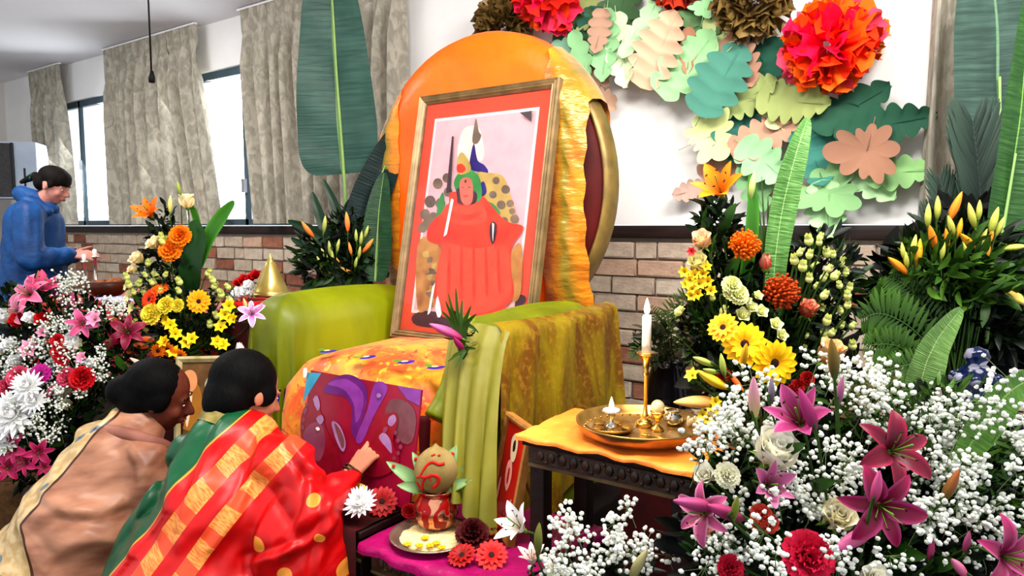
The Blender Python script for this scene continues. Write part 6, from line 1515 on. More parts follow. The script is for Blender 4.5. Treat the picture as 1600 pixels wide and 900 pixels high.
babys(Fm, [(1165, 650, d+.02, 50, 40, .03, 7), (1130, 700, d-.0, 50, 30, .03, 5), (1340, 600, d+.05, 60, 36, .03, 8), (1400, 640, d+.05, 70, 40, .04, 10), (1500, 680, d+.02, 90, 60, .05, 13), (1290, 740, d-.02, 70, 46, .04, 10), (1430, 760, d-.0, 110, 60, .05, 11), (1550, 780, d-.02, 80, 90, .05, 13), (1220, 780, d-.05, 90, 40, .04, 5), (1110, 860, d-.06, 60, 46, .04, 7), (1230, 850, d-.12, 70, 40, .03, 3), (1330, 870, d-.12, 70, 36, .03, 4), (1480, 840, d-.06, 90, 50, .04, 6), (1580, 650, d+.0, 50, 60, .04, 6), (1180, 610, d+.06, 30, 16, .02, 2), (1300, 590, d+.1, 40, 30, .02, 3)], 7, (.0028, .0048), per=22)
stems(Fm)

# ---- G: small spray bottom centre with white lily
d = 1.18; bG = at(930, 985, d)
Gm = thing('flower_arrangement', bG, 'low loose spray of gypsophila with white lilies at the bottom centre', 'flowers', 'large flower arrangements')
bs = Vector(bG)
MB().lathe([(0, 0), (.09, 0), (.11, .06), (.10, .06), (.08, .01), (0, .01)], 24, (bG.x, bG.y, bG.z-.06)).build('basket', mat('wicker_brown', '#7a5a34'), Gm)
MB().box((bG.x-.12, bG.y-.1, 0), (bG.x+.12, bG.y+.1, bG.z-.062), bev=.01).build('pedestal', m_rc, label='low dark block under the gypsophila spray at bottom centre', cat='pedestal')
flower(Gm, 'lily_side', ('#d8b8ac', '#ffffff', '#f4ece8'), 818, 828, d-.02, 66, (-.6, .6, .4), label='white lily', stem_to=bs)
flower(Gm, 'lily_side', ('#e0a8a4', '#f4e0dc'), 832, 880, d-.04, 44, (-.1, 1, .2), label='blush white lily', stem_to=bs)
flower(Gm, 'bud', ('#5c6428', '#8c8c48'), 841, 842, d-.06, 54, (-.02, 1, .1), label='olive green lily bud', stem_to=bs)
flower(Gm, 'bud', ('#c8bc90', '#f0ead0'), 862, 900, d-.05, 50, (-.1, 1, .2), stem_to=bs); flower(Gm, 'bud', ('#8c8858', '#c0b88c'), 998, 880, d-.05, 64, (.35, 1, .2), label='grey green lily bud', stem_to=bs)
babys(Gm, [(900, 850, d, 60, 34, .03, 6), (980, 838, d, 50, 34, .03, 6), (910, 890, d-.03, 90, 24, .03, 7), (1010, 880, d, 40, 30, .03, 4), (886, 810, d+.01, 20, 12, .01, 1), (966, 800, d, 18, 14, .01, 1)], 9, (.0036, .0056), per=16)
foliage(Gm, [(930, 890, d+.04, 100, 30, .03, 2)], 200, m_fol_dk, (.4, .8), 24, L=.06, W=.014)
stems(Gm)
# loose flowers on the low tables
def loose(kind, c, px, py, d_, w_, fc, lab, cat, nm=None):
    q = at(px, py, d_); t_ = thing(nm or NICE.get(kind, kind), q, lab, cat); flower(t_, kind, c, px, py, d_, w_, fc); return t_
dz_ = lambda px, py, z: (onZ(px, py, z)-Vector((0, 0, EYE))).dot(FV)
loose('gerbera', ('#c80404', '#dc0a06'), 768, 868, dz_(768, 872, .565), 56, (.0, .8, .6), 'bright red gerbera with dark eye on the magenta cloth, nearest the bottom', 'flower')
loose('gerbera', ('#8c0406', '#b40808'), 722, 868, dz_(722, 872, .562), 50, (-.2, .9, .4), 'darker red gerbera left of the bright one on the magenta cloth', 'flower')
loose('carnation', ('#3c0610', '#640c18'), 738, 838, dz_(738, 845, .57), 50, (0, .8, .5), 'very dark red carnation between the plate and the gerberas', 'flower')
loose('carnation', ('#8c1010', '#c02018'), 765, 826, dz_(765, 832, .57), 46, (.2, .8, .5), 'dark red carnation at the foot of the leaning red picture', 'flower')
loose('rose', ('#e89868', '#f8d0a8'), 752, 820, dz_(752, 826, .572), 40, (-.2, .7, .6), 'peach rose lying between the painted pot and the leaning picture', 'flower')
loose('carnation', ('#e8e0d0', '#ffffff'), 750, 802, dz_(750, 808, .575), 34, (0, .7, .6), 'small white flower behind the peach rose on the magenta cloth', 'flower')
loose('mum', ('#f4f0ea', '#ffffff'), 563, 788, dz_(563, 796, .61), 58, (-.1, .8, .6), 'white chrysanthemum beside the wrist of the woman in red', 'flower')
loose('gerbera', ('#8c0a10', '#b81418'), 597, 784, dz_(597, 792, .595), 52, (.1, .6, .8), 'red gerbera lying right of the white chrysanthemum', 'flower')
loose('carnation', ('#d8b840', '#f0dc80'), 561, 768, dz_(561, 776, .61), 22, (0, .8, .6), 'small pale yellow blossom behind the white chrysanthemum', 'flower')
q = onZ(612, 775, .58); b = MB(); P = []
for i in range(9): P.append([(q.x-.05+.11*i/8, q.y-.03+.07*j/5, q.z+.004+.014*abs(math.sin(i*1.7+j*1.3))) for j in range(6)])
b.grid(P).build('crumpled_foil', m_silver, label='crumpled silver foil behind the red gerbera at the foot of the picture', cat='foil')
loose('carnation', ('#9c1414', '#c82424'), 640, 800, dz_(640, 806, .58), 24, (0, .8, .6), 'tiny red flower head left of the painted pot', 'flower')
# ================================================================== people
def remesh(mbuild, voxel, smooth=6, name='tmp'):
    me = mbuild.mesh(name, [], False)
    o = bpy.data.objects.new(name, me); COL.objects.link(o)
    m = o.modifiers.new('r', 'REMESH'); m.mode = 'VOXEL'; m.voxel_size = voxel; m.use_smooth_shade = True
    if smooth: s = o.modifiers.new('s', 'SMOOTH'); s.iterations = smooth; s.factor = .5
    dg = bpy.context.evaluated_depsgraph_get(); dg.update()
    me2 = bpy.data.meshes.new_from_object(o.evaluated_get(dg)); bpy.data.objects.remove(o, do_unlink=True)
    return me2
def cap(b, p, q, r0, r1, n=14, k=5, flat=None):
    """tapered capsule; flat = (axis, factor) squeezes the section along a direction"""
    p, q = Vector(p), Vector(q); t = q-p; L = t.length
    t = t.normalized() if L > 1e-6 else Vector((0, 0, 1)); a = t.cross(Vector((.2, .3, .93))); a = a.normalized() if a.length > .01 else Vector((1, 0, 0)); c = t.cross(a); P = []
    for i in range(k+1):
        th = math.pi/2*(1-i/k)*.998; P.append((p-t*r0*math.sin(th), r0*math.cos(th)))
    for i in range(k+1):
        th = math.pi/2*(i/k)*.998; P.append((q+t*r1*math.sin(th), r1*math.cos(th)))
    rings = []
    for ctr, r in P:
        row = []
        for j in range(n):
            o = (a*math.cos(2*math.pi*j/n)+c*math.sin(2*math.pi*j/n))*r
            if flat: ax, f = flat; o = o-ax*o.dot(ax)*(1-f)
            row.append(ctr+o)
        rings.append(row)
    b.grid(rings, closed_v=True)
    n0 = len(b.v)-len(rings)*n
    b.f.append(tuple(n0+j for j in range(n))); b.mi.append(0); b.f.append(tuple(n0+(len(rings)-1)*n+j for j in reversed(range(n)))); b.mi.append(0)
def chain(b, pts, rs, **k):
    for i in range(len(pts)-1): cap(b, pts[i], pts[i+1], rs[i], rs[i+1], **k)
def head(b, c, f, u, s=1.):
    """cranium, face, nose, lips, brow, ears and jaw; c = centre of the head, f = facing, u = up"""
    f = f.normalized(); r = f.cross(u).normalized(); u = r.cross(f).normalized()
    R = Matrix((r, f, u)).transposed()
    def e(x, y, z, a, bb, cc): b.ell(c+R@Vector((x, y, z))*s, (a*s, bb*s, cc*s), 10, 14, R=R)
    e(0, -.012, .025, .074, .092, .085); e(0, .022, -.03, .058, .066, .078); e(0, .045, -.082, .030, .030, .024)
    e(0, .052, .018, .048, .032, .022)
    for sg in (-1, 1):
        e(sg*.034, .060, -.030, .020, .018, .022); e(sg*.074, -.004, -.012, .008, .017, .030); e(sg*.030, .070, .015, .018, .012, .007); e(sg*.028, .068, -.002, .013, .012, .009)
    cap(b, c+R@Vector((0, .083, .008))*s, c+R@Vector((0, .104, -.026))*s, .007*s, .012*s); e(0, .094, -.032, .016, .010, .008)
    e(0, .085, -.055, .022, .011, .006); e(0, .083, -.066, .018, .011, .006)
    return R
def face_bits(par, c, R, s, skin):
    m_eye = mat('eye_white', '#e8e2dc', '#e0d8d0', 5, .3); m_ir = mat('eye_dark', '#1a100c', '#241610', 5, .2); m_lip = mat('lip', '#8a4a44', '#9a564e', 20, .5)
    for sg in (-1, 1):
        b = MB(); b.ell(c+R@Vector((sg*.029, .0755, .000))*s, (.0095*s, .0045*s, .0042*s), 6, 10, R=R); b.ell(c+R@Vector((sg*.029, .0790, .0))*s, (.0042*s, .003*s, .0040*s), 5, 8, mi=1, R=R)
        b.build('eye', [m_eye, m_ir], par)
        b = MB(); b.tube([c+R@Vector((sg*.014, .083, .022))*s, c+R@Vector((sg*.030, .083, .027))*s, c+R@Vector((sg*.046, .072, .022))*s], .0028*s, 5); b.build('eyebrow', m_ir, par)
    b = MB(); b.ell(c+R@Vector((0, .094, -.0555))*s, (.019*s, .004*s, .0035*s), 5, 10, R=R); b.ell(c+R@Vector((0, .092, -.064))*s, (.016*s, .004*s, .0045*s), 5, 10, R=R); b.build('lips', m_lip, par)
def hand(b, w, d, n, s=1., curl=(.3, .3, .35, .4), side=1, thumb=.9, spread=.06):
    """w = wrist, d = direction to the knuckles, n = back of the hand normal"""
    d = d.normalized(); sd = d.cross(n).normalized()*side; n = (sd.cross(d)*side).normalized()
    kn = w+d*.085*s
    for k in range(4):
        o = (k-1.5)*.0185*s; cap(b, w+sd*o*.6+d*.01*s, kn+sd*o-d*abs(k-1.3)*.004*s, .0125*s, .0105*s, 8, 3)
    for k, L in enumerate((.070, .080, .074, .058)):
        o = (k-1.5)*.0185*s; p = kn+sd*o-d*abs(k-1.3)*.004*s; dd = (d+sd*(k-1.5)*spread).normalized(); c_ = curl[k]
        for q in range(3):
            dd = (dd-n*math.sin(c_)*.9).normalized(); ln = L*s*(.45, .31, .24)[q]; e = p+dd*ln
            cap(b, p, e, (.0088, .0080, .0072)[q]*s, (.0080, .0072, .0062)[q]*s, 8, 3); p = e
    p = w+d*.02*s-sd*.022*s; t = (d*.6-sd*thumb-n*.3).normalized()
    for q, (ln, r0, r1) in enumerate(((.042, .0135, .0105), (.030, .010, .009), (.024, .0088, .0070))):
        e = p+t*ln*s; cap(b, p, e, r0*s, r1*s, 8, 3); p = e; t = (t+d*.35).normalized()
def skin_mat(name, a, b): return mat(name, a, b, 12., .5, bump=.05, bscale=200)
def attach(me, name, m, par, smooth=True, **k):
    me.materials.clear()
    for q in (m if isinstance(m, list) else [m]): me.materials.append(q)
    me.polygons.foreach_set('use_smooth', [True]*len(me.polygons)); me.name = name
    L = wloc(par); n = len(me.vertices); co = np.empty(n*3, dtype=np.float32); me.vertices.foreach_get('co', co); co = co.reshape(-1, 3)-np.array(L, dtype=np.float32); me.vertices.foreach_set('co', co.ravel()); me.update()
    o = bpy.data.objects.new(name, me); COL.objects.link(o); o.parent = par; return tag(o, **k)
def vcoords(me):
    n = len(me.vertices); co = np.empty(n*3, dtype=np.float32); me.vertices.foreach_get('co', co); co = co.reshape(-1, 3)
    no = np.empty(n*3, dtype=np.float32); me.vertices.foreach_get('normal', no); return co.copy(), no.reshape(-1, 3)
def setco(me, co): me.vertices.foreach_set('co', co.astype(np.float32).ravel()); me.update()
def set_attr(me, name, arr):
    a = me.attributes.new(name, 'FLOAT_VECTOR', 'POINT'); a.data.foreach_set('vector', arr.astype(np.float32).ravel())
def hair_mat(name, a, b='#1a1618'): return mat(name, a, b, 18., .7, bump=.7, bscale=120, aniso=(1, 1, .2), spec=.08)

def creases(co, lines, sig=9., amp=.012):
    """step-like folds of the cloth along creases given as they run over the back"""
    fw = np.array(FV)*CP-np.array(UP)*SP; up = np.array(UP)*CP+np.array(FV)*SP; q = co-np.array([0, 0, EYE])
    z = q@fw; px = 800+FPX*(q@np.array(RV))/z; py = 450-FPX*(q@up)/z; out = np.zeros(len(co))
    for L in lines:
        C = [(p.x, p.y) for p in catmull([(x, y, 0) for x, y in L], 6)]; best = np.full(len(co), 1e9); sd = np.zeros(len(co)); tt = np.zeros(len(co))
        for i in range(len(C)-1):
            a, b = np.array(C[i]), np.array(C[i+1]); v = b-a; l2 = v@v; w0, w1 = px-a[0], py-a[1]
            t = np.clip((w0*v[0]+w1*v[1])/l2, 0, 1); ex, ey = w0-t*v[0], w1-t*v[1]; d = np.hypot(ex, ey); s_ = np.sign(ex*v[1]-ey*v[0])
            m = d < best; best[m] = d[m]; sd[m] = (d*s_)[m]; tt[m] = ((i+t)/(len(C)-1))[m]
        k = sd/sig; out += amp*np.sin(np.pi*np.clip(tt, .0, 1))**.5*(k*1.3*np.exp(-k*k)+.45*np.exp(-(k-1.1)**2))
    return out
# ---- woman in the red, green and gold sari (kneeling, reaching to the picture)
dW = 1.95
W1 = thing('person', at(340, 900, 1.85)*1.0, 'kneeling woman in a red, gold striped and green sari touching the feet picture', 'person')
W1.location.z = 0
hc = at(388, 612, 1.97); f1 = (RV*.62+FV*.70-UP*.42); u1 = (UP*.9+FV*.35+RV*.15)
neck = at(366, 655, 1.93); ch = at(368, 715, 1.90); mid = at(352, 800, 1.84); pel = at(325, 905, 1.84)
shL, shR = at(306, 712, 1.96), at(450, 722, 1.80)
elR, wrR = at(492, 800, 1.74), at(549, 742, 1.895); kn1 = at(560, 712, 1.925)
elL, wrL = at(315, 800, 2.0), at(400, 800, 2.10)
b = MB(); R1 = head(b, hc, f1, u1, .98); cap(b, hc-u1.normalized()*.06, neck, .05, .056); cap(b, neck, ch, .06, .11)
chain(b, [ch, mid, pel], [.115, .115, .14]); chain(b, [shL, shR], [.055, .055]); chain(b, [shR, elR, wrR], [.048, .040, .026]); chain(b, [shL, elL, wrL], [.048, .040, .026])
kneeR = at(420, 900, 1.97); kneeR.z = .09; kneeL = at(330, 900, 2.02); kneeL.z = .09
for k_, o_ in ((kneeR, .08), (kneeL, -.08)):
    hp = pel+RV*o_; ft = Vector((hp.x, hp.y, .07))-FV*.12
    chain(b, [hp, k_], [.085, .06]); chain(b, [k_, ft], [.055, .036]); cap(b, ft, ft-FV*.10-UP*.02, .035, .028)
hd = (at(578, 706, 1.935)-wrR); nrm_ = (RV*-.45+UP*.55-FV*.75)
hand(b, wrR, hd, nrm_, .86, (.06, .42, .62, .75), 1, .45, .10); hand(b, wrL, FV+UP*.1, UP, .9)
me = remesh(b, .0042, 2)
m_sk1 = skin_mat('skin_brown', '#c88e72', '#b67c62')
body = attach(me, 'body', m_sk1, W1); 
face_bits(W1, hc, R1, .98, m_sk1)
b = MB(); RR = R1
def he(b, c, R, s, x, y, z, a, bb, cc): b.ell(c+R@Vector((x, y, z))*s, (a*s, bb*s, cc*s), 10, 16, R=R)
he(b, hc, RR, 1., 0, -.026, .030, .085, .098, .088); he(b, hc, RR, 1., 0, -.055, -.025, .074, .066, .075); he(b, hc, RR, 1., 0, -.078, -.045, .052, .042, .050)
for sg in (-1, 1): he(b, hc, RR, 1., sg*.062, .010, .000, .020, .044, .040)
me = remesh(b, .006, 12); attach(me, 'hair', hair_mat('black_hair', '#060506', '#0e0b0c'), W1)
# the sari as worn: blouse and long cloth over back, shoulder and arm
def sari_mat():
    s = N('red_green_gold_sari'); a = s.n('ShaderNodeAttribute', attribute_name='cl').outputs['Vector']; x = s.n('ShaderNodeSeparateXYZ'); s.l(a, x.inputs[0])
    S_, T_ = x.outputs[0], x.outputs[1]
    red = s.mix(s.mapr(s.noise(a, 12., 3.), .35, .65), '#d80c14', '#b80810')
    grn = s.mix(s.mapr(s.noise(a, 9., 3.), .35, .65), '#0c6a44', '#0a5a3a')
    col = s.mix(s.math('LESS_THAN', S_, -.050), red, grn)
    col = s.mix(s.math('MULTIPLY', s.math('GREATER_THAN', S_, -.053), s.math('LESS_THAN', S_, -.049)), col, '#d8a040')
    tw = s.math('ADD', s.math('MULTIPLY', T_, 1.), 0.)
    seg = s.math('LESS_THAN', s.math('FRACT', s.math('MULTIPLY', T_, 11.)), .62)
    gold = s.mix(s.mapr(s.noise(s.scale(a, 20, 90, 1), 3., 2.), .4, .6), '#f0aa62', '#dc8440')
    g2 = s.mix(seg, '#e8603a', gold)
    for lo, hi in ((-.012, .036), (.078, .124)):
        m_ = s.math('MULTIPLY', s.math('GREATER_THAN', S_, lo), s.math('LESS_THAN', S_, hi)); col = s.mix(m_, col, g2)
    # paisley shaped gold motifs on the right part
    v = s.n('ShaderNodeTexVoronoi'); v.inputs['Scale'].default_value = 10.5; v.inputs['Randomness'].default_value = .55; s.l(a, v.inputs['Vector'])
    m_ = s.math('MULTIPLY', s.math('LESS_THAN', v.outputs['Distance'], .24), s.math('GREATER_THAN', S_, .165)); col = s.mix(m_, col, '#e8a04a')
    s.bump(s.noise(s.scale(a, 1, .35, 1), 9., 2., .5, .6), .5, .04)
    m = s.fin(col, .42, spec=.3); return m
b = MB()
chain(b, [neck+(ch-neck)*.35, ch, mid, pel], [.082, .142, .178, .215], n=20, k=6)
chain(b, [shL+UP*.0, shR+UP*.0], [.074, .074]); 
chain(b, [shR, elR, wrR-(wrR-elR)*.10], [.072, .064, .038], k=6); chain(b, [shL, elL], [.078, .085])
cap(b, at(430, 760, 1.86), at(470, 850, 1.78), .12, .13); cap(b, elR-UP*.02, at(500, 900, 1.78), .065, .10); cap(b, at(495, 830, 1.80), at(518, 775, 1.85), .05, .042)
cap(b, pel, Vector((pel.x, pel.y, .12)), .24, .27); cap(b, pel, (kneeR+kneeL)/2+UP*.05, .20, .16)
cap(b, at(262, 800, 1.93), at(235, 900, 1.92), .09, .13); cap(b, at(500, 900, 1.80), at(480, 1000, 1.86), .10, .14)
me = remesh(b, .0055, 22); co, no = vcoords(me)
Sx = at(430, 640, 1.9); L1 = (RV*.778-UP*.628).normalized(); T1_ = (RV*-.628-UP*.778).normalized()
rel = co-np.array(Sx, dtype=np.float32); s_c = rel@np.array(L1); t_c = rel@np.array(T1_); d_c = rel@np.array(FV)
rg = lambda q: 1-2*np.abs(np.sin(q))**.7
fold = .0035*rg(s_c*22+np.sin(t_c*9)*1.4)+.0025*rg(t_c*11-s_c*9)+.002*np.sin(s_c*95+t_c*13)+.005*np.sin(t_c*26+s_c*22)*np.clip(s_c*4, 0, 1)
fold += .007*np.maximum(0, np.sin((s_c+.10)*70+t_c*6))*(s_c < -.03)
fold += creases(co, [[(446, 688), (478, 735), (535, 752)], [(482, 722), (470, 800), (436, 876)], [(508, 765), (502, 830), (488, 905)], [(405, 672), (380, 760), (322, 860)], [(318, 640), (272, 720), (250, 800)], [(262, 700), (222, 790), (196, 870)], [(526, 800), (470, 846), (372, 880)], [(350, 640), (312, 720), (270, 830)], [(440, 760), (400, 830), (392, 905)]])
gate = np.clip((co[:, 2]-.05)*10, 0, 1); co2 = co+no*(fold*gate)[:, None]; co2[:, 2] = np.maximum(co2[:, 2], .014); setco(me, co2)
set_attr(me, 'cl', np.stack([s_c+.0+.008*np.sin(t_c*9), t_c, d_c*.3], 1))
attach(me, 'sari', sari_mat(), W1)
# pale gold neckline of the blouse and the bangles
m_band2 = mat('pale_gold_trim', '#b8a868', '#8c8040', 40., .4, .3)
nb_ = (hc-neck).normalized()
P = []
for i in range(28):
    a = 2*math.pi*i/28; e1_ = nb_.cross(RV).normalized(); e2_ = nb_.cross(e1_)
    P.append([neck+nb_*(-.018)+(e1_*math.cos(a)+e2_*math.sin(a))*.088+nb_*z_ for z_ in (-.02, .0, .012)])
MB().grid([list(reversed(r)) for r in P], closed_u=True).build('neckline', m_band2, W1)
hdn = hd.normalized(); e1_ = hdn.cross(UP).normalized(); e2_ = hdn.cross(e1_)
for k in range(3):
    c_ = wrR+hdn*(-.006+.010*k); MB().tube([c_+(e1_*math.cos(i*.3927)+e2_*math.sin(i*.3927))*.031 for i in range(17)], .0028, 6).build('bangle', mat('bangle_metal', '#5c5030', '#3c3420', 30., .3, .7), W1)

# ---- woman in the brown shawl
W2 = thing('person', at(170, 900, 2.25), 'kneeling woman in a dusty brown shawl with a cream border, leftmost of the two', 'person')
W2.location.z = 0
hc = at(252, 618, 2.25); f2 = (RV*.92+FV*.30-UP*.38); u2 = (UP*.95+RV*.3)
neck = at(215, 664, 2.22); ch = at(180, 725, 2.18); mid = at(135, 810, 2.12); pel = at(90, 920, 2.1)
shL, shR = at(158, 692, 2.28), at(228, 722, 2.12)
b = MB(); R2 = head(b, hc, f2, u2, 1.0); cap(b, hc-u2.normalized()*.06, neck, .05, .056); cap(b, neck, ch, .06, .115)
chain(b, [ch, mid, pel], [.12, .12, .15]); chain(b, [shL, shR], [.055, .055])
e2a, w2a = at(262, 830, 2.10), at(330, 790, 2.22); e2b, w2b = at(170, 800, 2.4), at(260, 790, 2.42)
chain(b, [shR, e2a, w2a], [.048, .04, .026]); chain(b, [shL, e2b, w2b], [.048, .04, .026])
hand(b, w2a, RV*.6+FV*.6, UP, .92); hand(b, w2b, RV*.6+FV*.6, UP, .92)
for o_ in (.09, -.09):
    hp = pel+FV*o_; k_ = hp+RV*.36+FV*.12; k_.z = .09; ft = Vector((hp.x, hp.y, .07))-RV*.1
    chain(b, [hp, k_], [.085, .06]); chain(b, [k_, ft], [.055, .036]); cap(b, ft, ft-RV*.10-UP*.02, .035, .028)
me = remesh(b, .006, 3); m_sk2 = skin_mat('skin_deep_brown', '#7c4636', '#6a3a2c'); attach(me, 'body', m_sk2, W2)
face_bits(W2, hc, R2, 1.0, m_sk2)
b = MB(); RR = R2
he(b, hc, RR, 1., 0, -.030, .034, .086, .096, .084); he(b, hc, RR, 1., 0, -.060, -.02, .076, .066, .078); he(b, hc, RR, 1., 0, -.115, -.02, .052, .048, .052)
for sg in (-1, 1): he(b, hc, RR, 1., sg*.066, -.002, .000, .020, .040, .042)
me = remesh(b, .006, 12); attach(me, 'hair', hair_mat('black_hair', '#060506'), W2)
def shawl2():
    s = N('dusty_brown_shawl'); a = s.n('ShaderNodeAttribute', attribute_name='cl').outputs['Vector']; x = s.n('ShaderNodeSeparateXYZ'); s.l(a, x.inputs[0])
    br = s.mix(s.mapr(s.noise(s.scale(a, 1, 3, 1), 7., 4.), .35, .65), '#c4967c', '#9c6e58')
    v = s.n('ShaderNodeTexVoronoi'); v.inputs['Scale'].default_value = 17.; v.inputs['Randomness'].default_value = .7; s.l(a, v.inputs['Vector'])
    cr = s.mix(s.mapr(s.noise(a, 40., 2.), .4, .6), '#d8c098', '#c4a878')
    cr = s.mix(s.math('LESS_THAN', v.outputs['Distance'], .26), cr, '#7c8a8c'); cr = s.mix(s.math('LESS_THAN', v.outputs['Distance'], .12), cr, '#3c4a8c')
    col = s.mix(s.math('LESS_THAN', x.outputs[0], 0.), br, cr)
    col = s.mix(s.math('LESS_THAN', s.math('ABSOLUTE', s.math('ADD', x.outputs[0], .0)), .005), col, '#5c3420')
    s.bump(s.noise(s.scale(a, 1, 1.3, 1), 5., 2., .5, .6), .5, .05)
    return s.fin(col, .42, spec=.3)
b = MB()
chain(b, [neck+(ch-neck)*.25, ch, mid, pel], [.095, .150, .190, .225], n=20, k=6); chain(b, [shL, shR], [.085, .070])
chain(b, [shR, e2a], [.070, .080]); chain(b, [shL, e2b], [.085, .085]); cap(b, e2a, at(200, 900, 2.1), .09, .12); cap(b, e2a, at(300, 830, 2.14), .075, .05)
cap(b, pel, Vector((pel.x, pel.y, .12)), .25, .29); cap(b, pel, pel+RV*.34-UP*.12, .21, .17); cap(b, at(88, 800, 2.12), at(44, 910, 2.1), .09, .13)
me = remesh(b, .007, 26); co, no = vcoords(me)
# border line runs from the left shoulder edge down to the bottom: picture line (112,690)-(18,800)-(60,900)
P0_ = np.array(at(60, 800, 2.05)); rel = co-P0_; xx = rel@np.array(RV); zz_ = rel@np.array(UP); dd = rel@np.array(FV)
bord = (xx-.02)+.40*zz_*(zz_ < 0)*1.-.60*zz_*(zz_ > 0)    # >0 : brown
s_c = bord; t_c = zz_
rg = lambda q: 1-2*np.abs(np.sin(q))**.7
fold = .008*rg(zz_*13+xx*11+1.2*np.sin(xx*7+zz_*3))+.006*rg(zz_*6-xx*15+np.sin(zz_*9))+.003*np.sin(xx*70+zz_*40)
bag = .022*np.exp(-((zz_+.02+.25*(xx-.1))**2)/.0022)*np.clip(xx*6, 0, 1)
fold = fold*.5+creases(co, [[(150, 655), (196, 642), (262, 680)], [(52, 770), (105, 806), (190, 796), (240, 765)], [(38, 840), (100, 806), (196, 830)], [(66, 888), (140, 850), (214, 862)], [(186, 690), (214, 735), (205, 780)]], 13., .010)
gate = np.clip((co[:, 2]-.05)*10, 0, 1); co2 = co+no*((fold+bag)*gate)[:, None]; co2[:, 2] = np.maximum(co2[:, 2], .014); setco(me, co2)
set_attr(me, 'cl', np.stack([s_c, t_c, dd], 1)); attach(me, 'shawl', shawl2(), W2)
# rolled collar of the shawl
P = catmull([neck+RV*(-.085)+FV*.05-UP*.005, neck+RV*(-.06)-FV*.075+UP*.006, neck+RV*.02-FV*.10+UP*.0, neck+RV*.10-FV*.08-UP*.035, neck+RV*.13-FV*.03-UP*.075], 5)
MB().tube(P, [.016, .018, .02]+[.02]*(len(P)-6)+[.018, .014, .010], 10).build('shawl_collar', mat('dusty_brown_fold', '#b08070', '#96685c', 14., .6), W2)

# ---- man in the blue hooded jacket at far left
dm = 4.5; W3 = thing('person', at(52, 500, dm), 'man with dark tied hair in a blue hooded jacket looking down at his hands', 'person'); W3.location.z = 0
hc = at(84, 289, dm); f3 = (RV*.93+FV*.05-UP*.45); u3 = (UP*.92+RV*.35)
neck = at(62, 322, dm); ch = at(54, 350, dm); wai = at(52, 430, dm); hip = at(50, 480, dm)
sA, sB = at(44, 336, dm-.2), at(58, 336, dm+.18)
b = MB(); R3 = head(b, hc, f3, u3, 1.02); cap(b, hc-u3.normalized()*.05, neck, .055, .06); chain(b, [neck, ch, wai, hip], [.07, .13, .13, .15]); chain(b, [sA, sB], [.06, .06])
eA, wA = at(48, 405, dm-.28), at(112, 398, dm-.12); eB, wB = at(70, 405, dm+.2), at(118, 398, dm+.08)
chain(b, [sA, eA, wA], [.055, .044, .03]); chain(b, [sB, eB, wB], [.055, .044, .03])
hand(b, wA, RV*.9+UP*.0+FV*.2, UP*.6-FV*.6, 1.05, (.5, .5, .5, .5), 1); hand(b, wB, RV*.9-FV*.2, UP*.6+FV*.6, 1.05, (.5, .5, .5, .5), -1)
for o_ in (-.10, .10):
    h_ = hip+FV*o_; k_ = Vector((h_.x, h_.y, .50))+RV*.02; a_ = Vector((h_.x, h_.y, .09))
    chain(b, [h_, k_, a_], [.095, .065, .045]); cap(b, a_-UP*.04, a_-UP*.045+RV*.16, .045, .035)
me = remesh(b, .007, 3); m_sk3 = skin_mat('skin_fair', '#c89488', '#b88478'); attach(me, 'body', m_sk3, W3); face_bits(W3, hc, R3, 1.02, m_sk3)
b = MB(); RR = R3
he(b, hc, RR, 1.02, 0, -.010, .044, .082, .098, .074); he(b, hc, RR, 1.02, 0, .030, .062, .060, .052, .046); he(b, hc, RR, 1.02, 0, -.055, -.005, .074, .060, .066); he(b, hc, RR, 1.02, 0, -.118, .0, .032, .030, .030)
for sg in (-1, 1): he(b, hc, RR, 1.02, sg*.066, .012, .012, .014, .024, .030)
cap(b, hc+RR@Vector((0, -.13, -.005)), hc+RR@Vector((0, -.185, -.07)), .026, .014)
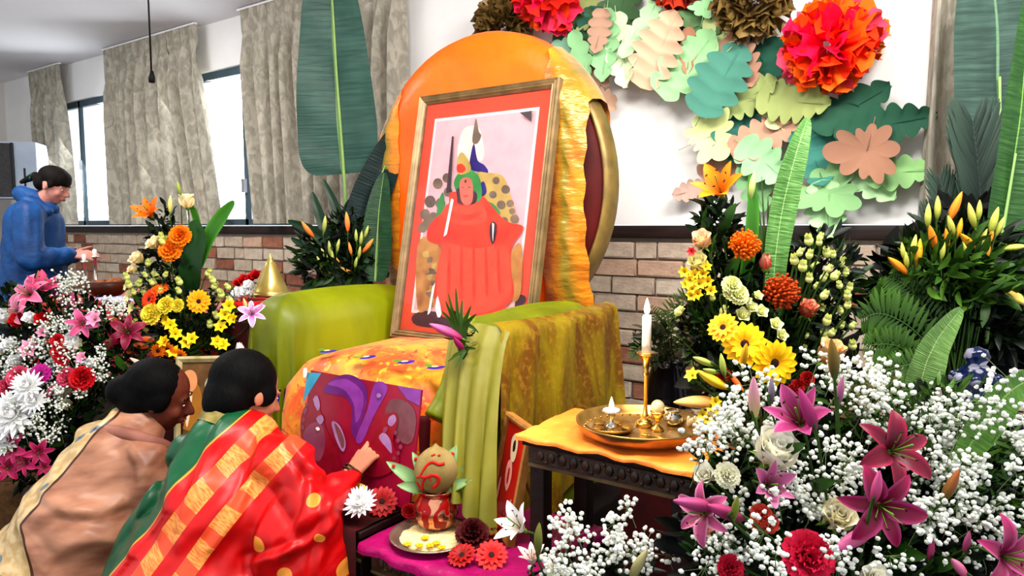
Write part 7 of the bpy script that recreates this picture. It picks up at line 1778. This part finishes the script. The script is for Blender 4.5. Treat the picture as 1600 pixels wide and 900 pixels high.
me = remesh(b, .007, 5); attach(me, 'hair', hair_mat('dark_brown_hair', '#16120f', '#2c2420'), W3)
MB().tube([hc+RR@Vector((.026*math.cos(i*.5236), -.135, -.008+.026*math.sin(i*.5236))) for i in range(13)], .006, 6).build('hair_tie', mat('green_tie', '#2c6a5c', '#205048', 10, .6), W3)
m_blue = satin('blue_jacket', '#0a5c94', '#07406e', 5., .6, bumps=.5)
b = MB(); chain(b, [ch+UP*.0, wai, hip-UP*.02], [.165, .185, .20], n=18); chain(b, [sA, sB], [.088, .088]); cap(b, neck-UP*.03, ch, .085, .15)
chain(b, [sA, eA, wA-(wA-eA)*.08], [.088, .075, .052]); chain(b, [sB, eB, wB-(wB-eB)*.08], [.088, .075, .052]); cap(b, hip, hip-UP*.10, .19, .20)
me = remesh(b, .009, 8); co, no = vcoords(me); co += no*(.0035*np.sin(co[:, 2]*26+co[:, 0]*60+2*np.sin(co[:, 2]*11))+.003*np.sin(co[:, 2]*18-co[:, 1]*80))[:, None]; setco(me, co); attach(me, 'jacket', m_blue, W3)
b = MB(); cap(b, at(34, 303, dm), at(60, 318, dm), .055, .085); cap(b, at(26, 300, dm), at(44, 316, dm), .022, .06); cap(b, at(60, 318, dm), at(78, 326, dm), .075, .055); cap(b, at(44, 316, dm-.1), at(74, 330, dm-.08), .045, .035)
me = remesh(b, .008, 8); attach(me, 'hood', m_blue, W3)
b = MB()
for o_ in (-.10, .10):
    h_ = hip+FV*o_; k_ = Vector((h_.x, h_.y, .50))+RV*.02; a_ = Vector((h_.x, h_.y, .10)); chain(b, [h_, k_, a_], [.115, .088, .068])
me = remesh(b, .010, 5); attach(me, 'trousers', mat('dark_trousers', '#14161c', '#1e2028', 8, .8), W3)
MB().tube([at(118, 392, dm-.03), at(136, 402, dm-.03)], .012, 8).build('held_candle_snuffer', m_silver, label='small silver tool held by the man in blue', cat='tool')
print('total objects', len(bpy.data.objects), 'tris', sum(len(o.data.polygons) for o in bpy.data.objects if o.type == 'MESH'))
